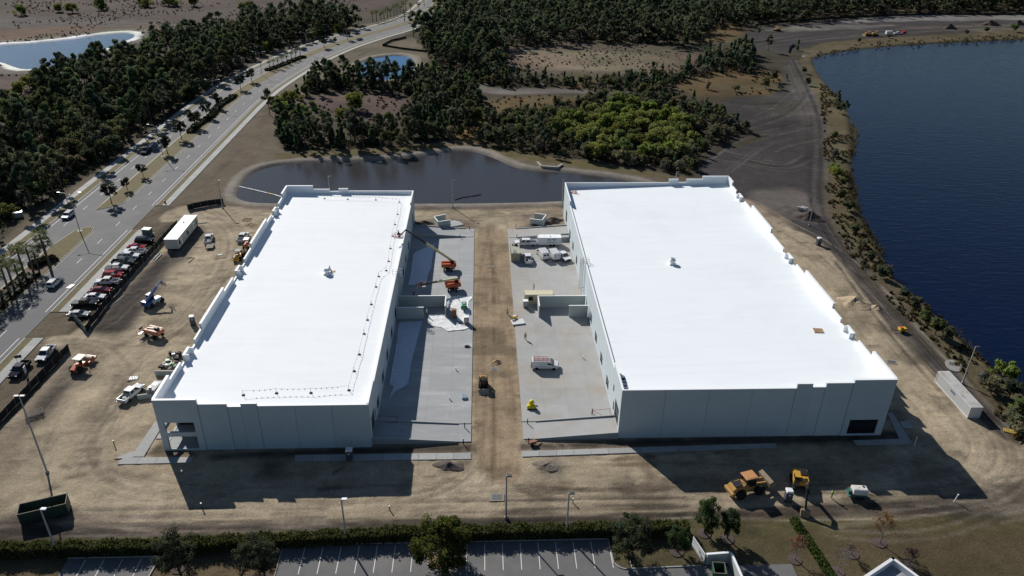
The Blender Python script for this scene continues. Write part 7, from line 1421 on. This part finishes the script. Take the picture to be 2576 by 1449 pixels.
# dumpsters pads, retaining walls and rubbish left of the left warehouse
def low_wall(a, b, h, lab): 
    A, B = G(*a), G(*b); t = empty('low_wall', (A.x, A.y, 0), math.atan2((B-A).y, (B-A).x), lab, 'wall'); L = (B-A).length; Bx(0, L, -.15, .15, -.2, h).build('wall', PANELC, t); Bx(-.02, L+.02, -.18, .18, h, h+.06).build('wall_cap', CONC, t)
low_wall((392, 944), (440, 944), 1.1, 'low concrete planter wall left of the warehouse above the white pickup'); low_wall((348, 1005), (383, 1000), 1.0, 'low concrete wall by the white pickup at the warehouse corner')
q = G(392, 986); t = empty('generator', (q.x, q.y, 0), R_(80), 'grey generator box half hidden by the left warehouse corner', 'generator'); MB().box(-1.6, 1.6, -.9, .9, .3, 1.6).build('housing', mat('grey_cabinet', (.28, .28, .28), .6), t, False, .05); MB().cbox((.4, 0, 1.65), (.9, .9, .12)).build('top_panel', STEEL, t); MB().lathe([(.28, 1.6), (.28, 1.95)], 12, T(-1.0, .3)).build('exhaust', STEEL, t); wheel(t, .2, .95, .32, .2); wheel(t, .2, -.95, .32, .2)
t = empty('rubbish_heap', (G(438, 918).x, G(438, 918).y, 0), 0, 'heap of dark rubbish, hose coils and green bags against the warehouse', 'rubbish')
for k in range(26): MB().cbox((rng.uniform(-2, 1.6), rng.uniform(-2.2, 4.5), rng.uniform(.2, .7)), (rng.uniform(.4, 1.1), rng.uniform(.4, 1.0), rng.uniform(.3, .8)), T(0, 0, 0, rng.uniform(-.3, .3))).build('scrap', (BLK, MAT['grey_scrap'], mat('brown_scrap', (.17, .12, .09), .8), PTW, mat('lime_bag', (.12, .55, .12), .5))[int(rng.choice(5, p=(.38, .25, .2, .1, .07)))], t)
MB().add(*(lambda n: ([(math.cos(6.2832*i/n)*(.9+.12*math.cos(6.2832*j_/6)), math.sin(6.2832*i/n)*(.9+.12*math.cos(6.2832*j_/6)), .9+.12*math.sin(6.2832*j_/6)) for i in range(n) for j_ in range(6)], [(i*6+j_, ((i+1) % n)*6+j_, ((i+1) % n)*6+(j_+1) % 6, i*6+(j_+1) % 6) for i in range(n) for j_ in range(6)]))(18), M=T(-1.0, -.6, 0)).build('hose_coil', mat('pale_hose', (.45, .46, .42), .6), t)
# pipes, planks and stakes on the sand
def pipe(a, b, r, lab, m=PTW, n='pipe'): A, B = G(*a, r), G(*b, r); t = empty(n, (A.x, A.y, 0), 0, lab, 'pipe'); MB().tube([(0, 0, r), tuple(B-A+Vector((0, 0, r)))], r, 8).build('barrel', m, t); MB().tube([tuple((B-A)*.97+Vector((0, 0, r))), tuple(B-A+Vector((0, 0, r)))], r*1.2, 8).build('socket', m, t)
pipe((499, 561), (520, 559), .16, 'white pipe on the soil right of the office trailer'); pipe((386, 652), (402, 636), .13, 'grey pipe lying below the near end of the office trailer', STEEL); pipe((391, 656), (406, 640), .13, 'second grey pipe beside the first below the office trailer', STEEL); pipe((275, 772), (312, 744), .08, 'pale green pipe lying on the mud by the silt fence', mat('pale_green_pipe', (.45, .52, .42), .5)); pipe((470, 648), (488, 647), .14, 'cream pipe at the top of a triangle of pipes', CREAM); pipe((474, 660), (487, 648), .14, 'cream pipe forming the slanted side of the pipe triangle', CREAM)
t = empty('plank_stack', (G(640, 556).x, G(640, 556).y, 0), 0, 'loose planks laid out beside the left warehouse far corner', 'planks')
for k in range(8): MB().cbox((-2.4+(k % 4)*.05, 2.2-k*.7, .06), (2.6, .22, .1), T(0, 0, 0, .1*(k % 3)+(.8 if k > 3 else 0))).build('plank', WOOD, t)
t = empty('pipe_rack', (G(86, 1046).x, G(86, 1046).y, 0), R_(35), 'broken timber rack on the mud beside the tall light pole', 'rack'); TIM = mat('grey_timber', (.22, .20, .17), .9)
for k in range(5): MB().bar((-1.5, -.9+k*.45, .5), (1.7, -.8+k*.45, .6), .12).build('rail', TIM, t)
for x in (-1.2, 1.3): MB().bar((x, -1, 0), (x, -1, .9), .12).bar((x, 1, 0), (x, 1, .9), .12).bar((x, -1.1, .42), (x, 1.1, .42), .12).build('leg', TIM, t)
for i, (x, y, h, lb) in enumerate(((508, 1277, .9, 'white-topped green pipe riser in front of the left shadow'), (980, 1283, .8, 'small green riser on the sand below the left shadow'), (1441, 1265, .9, 'white and green riser beside the light pole at the hedge'), (288, 1120, 1.0, 'yellow-topped valve riser left of the warehouse walk'), (2400, 1262, 1.5, 'leaning white pipe at the right end of the trench'), (2300, 1120, 1.9, 'white post at the right front walk corner'))):
    q = G(x, y); t = empty('pipe_riser', (q.x, q.y, 0), 0, lb, 'pipe'); MB().tube([(0, 0, -.2), (.25 if 'leaning' in lb else 0, 0, h)], .09, 8).build('pipe', PTW if 'white pipe' in lb or 'white post' in lb else mat('green_pipe', (.06, .20, .09), .5), t); MB().lathe([(.13, h-.02), (.13, h+.12)], 8, T(.25 if 'leaning' in lb else 0, 0)).build('cap', PTW if i != 3 else MAT['bright_yellow'], t)
q = G(2542, 1086); t = empty('barricade', (q.x, q.y, 0), R_(-28), 'yellow slatted barricade lying on the lake bank at the right edge', 'barricade')
for k in range(9): Bx(-1.2+k*.27, -1.02+k*.27, -.6, .6, .12, .17).build('slat', mat('dull_yellow', (.42, .30, .06), .7), t)
for y in (-.5, .5): Bx(-1.25, 1.2, y-.05, y+.05, .04, .12).build('bearer', WOOD, t)
for i, (x, y) in enumerate(((2015, 530), (2024, 529))): q = G(x, y); t = empty('precast_slab', (q.x, q.y, 0), R_(-40), ('left', 'right')[i]+' of the two pale leaning concrete slabs by the dirt mound', 'slab'); MB().box(-1.1, 1.1, -.12, .12, 0, 1.6, T(0, 0, 0, 0, R_(28))).build('panel', mat('pale_precast', (.60, .58, .50), .7), t); MB().cbox((0, .5, .1), (1.6, .3, .2)).build('prop', WOOD, t)
# concrete headwall and turbidity curtain at the pond
q0, q1, q2, q3 = [G(*v) for v in ((1352, 411), (1362, 421), (1402, 424), (1414, 416))]; t = empty('headwall', (q1.x, q1.y, 0), 0, 'concrete headwall with wing walls at the far bank of the retention pond', 'headwall'); HWM = mat('old_concrete', (.33, .31, .28), .9, var=.2, scale=1.5)
for a, b in ((q0, q1), (q1, q2), (q2, q3)): d = b-a; MB().box(0, d.length, -.25, .25, -1.4, .5, T(a.x-q1.x, a.y-q1.y, 0, math.atan2(d.y, d.x))).build('wall', HWM, t); MB().box(-.1, d.length+.1, -.35, .35, .5, .68, T(a.x-q1.x, a.y-q1.y, 0, math.atan2(d.y, d.x))).build('coping', CONC, t)
def boomline(V, lab, cols):
    P = [G(*v, -.7) for v in V]; o = P[0]; t = empty('turbidity_boom', (o.x, o.y, -.7), 0, lab, 'boom')
    for i, (a, b) in enumerate(zip(P[:-1], P[1:])):
        n = max(1, int((b-a).length/2.2))
        for k in range(n): MB().tube([tuple(a.lerp(b, k/n)-o), tuple(a.lerp(b, (k+.93)/n)-o)], .2, 8).build('float', cols[k % len(cols)], t)
boomline([(590, 464), (604, 470), (640, 478), (690, 490), (712, 497)], 'white and yellow floating barrier at the left end of the retention pond', (PTW, PTW, MAT['bright_yellow'], PTW)); boomline([(1145, 503), (1162, 497), (1185, 494), (1212, 489)], 'dark floating barrier with white tip behind the left court', (DBOOM, DBOOM, DBOOM))
t = empty('boat_dock', (G(2030, 141).x, G(2030, 141).y, -.2), R_(2), 'small white dock at the far left corner of the lake', 'dock')
for k in range(10): Bx(-4+k*.8, -3.25+k*.8, -.7, .7, .1, .18).build('plank', PTW, t)
for x in (-3.5, 0, 3.5): MB().tube([(x, 0, -1.2), (x, 0, .1)], .12, 6).build('pile', FRAME, t)
# grey utility box by the road, traffic drum, signs, hay bundle
q = G(46, 545); t = empty('utility_box', (q.x, q.y, 0), R_(30), 'grey utility box on the far verge at the left edge', 'utility box'); Bx(-1.3, 1.3, -.9, .9, 0, 1.5).build('cabinet', mat('grey_cabinet', (.28, .28, .28), .6), t, False, .05); Bx(-1.35, 1.35, -.95, .95, 1.5, 1.6).build('lid', STEEL, t)
q = G(416, 512); t = empty('traffic_drum', (q.x, q.y, 0), 0, 'orange traffic drum at the sidewalk corner of the site entrance', 'traffic drum'); MB().lathe([(.3, 0), (.26, .5), (.22, 1.0), (.1, 1.05)], 14).build('drum', ORG, t, True); MB().lathe([(.42, 0), (.4, .08)], 14).build('base', BLK, t)
for i, (x, y, lb) in enumerate(((50, 912, 'small dark sign board behind the black pickup'), (68, 945, 'tall white sign panel beside the black pickup'))): q = G(x, y); t = empty('sign_board', (q.x, q.y, 0), R_(20 if i == 0 else 100), lb, 'sign'); MB().cbox((0, 0, 1.5), (1.3, .06, .7) if i == 0 else (1.0, .06, 1.6)).build('panel', mat('dark_green_sign', (.03, .05, .035), .6) if i == 0 else PTW, t); MB().tube([(-.4, .05, 0), (-.4, .05, 1.8)], .04, 6).build('post', STEEL, t); MB().tube([(.4, .05, 0), (.4, .05, 1.8)], .04, 6).build('post', STEEL, t)
t = empty('barrier_frame', (G(178, 722).x, G(178, 722).y, .1), R_(80), 'orange and white barrier lying on the verge grass', 'barrier')
for k in range(3): Bx(-1.0, 1.0, -.5+k*.4, -.25+k*.4, .05, .1).build('board', ORG if k % 2 == 0 else PTW, t)
Bx(-.9, -.8, -.5, .55, .0, .05).box(.8, .9, -.5, .55, 0, .05).build('bearer', STEEL, t)
q = G(1334, 1119); t = empty('trencher', (q.x+.4, q.y, 0), R_(20), 'small rusty trencher on the soil strip before the right court ramp', 'trencher'); MB().cbox((0, 0, .6), (1.3, .8, .6)).build('engine', mat('rusty_orange', (.28, .14, .08), .8), t, False, .06); MB().bar((.6, 0, .5), (1.9, .2, .1), .2).build('digging_bar', FRAME, t); MB().bar((-.6, .2, .8), (-1.3, .2, 1.1), .08).build('handle', FRAME, t); wheel(t, -.2, .5, .3, .18); wheel(t, -.2, -.5, .3, .18)
def barrier_tape(pts, lab): 
    P = [G(*v, 1.0) for v in pts]; o = P[0]; t = empty('guard_rail', (o.x, o.y, 0), 0, lab, 'rail'); r = MB()
    for a, b in zip(P[:-1], P[1:]): r.bar(a-Vector((o.x, o.y, 0)), b-Vector((o.x, o.y, 0)), .05)
    r.build('rope', PR, t)
    for a in P: MB().tube([(a.x-o.x, a.y-o.y, 0), (a.x-o.x, a.y-o.y, 1.1)], .05, 6).build('post', PR, t)
barrier_tape(((952, 1046), (1000, 1048), (998, 1062), (968, 1064)), 'red rope rail at the near ramp landing of the left court'); barrier_tape(((1535, 1028), (1489, 1033), (1520, 1047)), 'red rope rail at the near ramp landing of the right court')
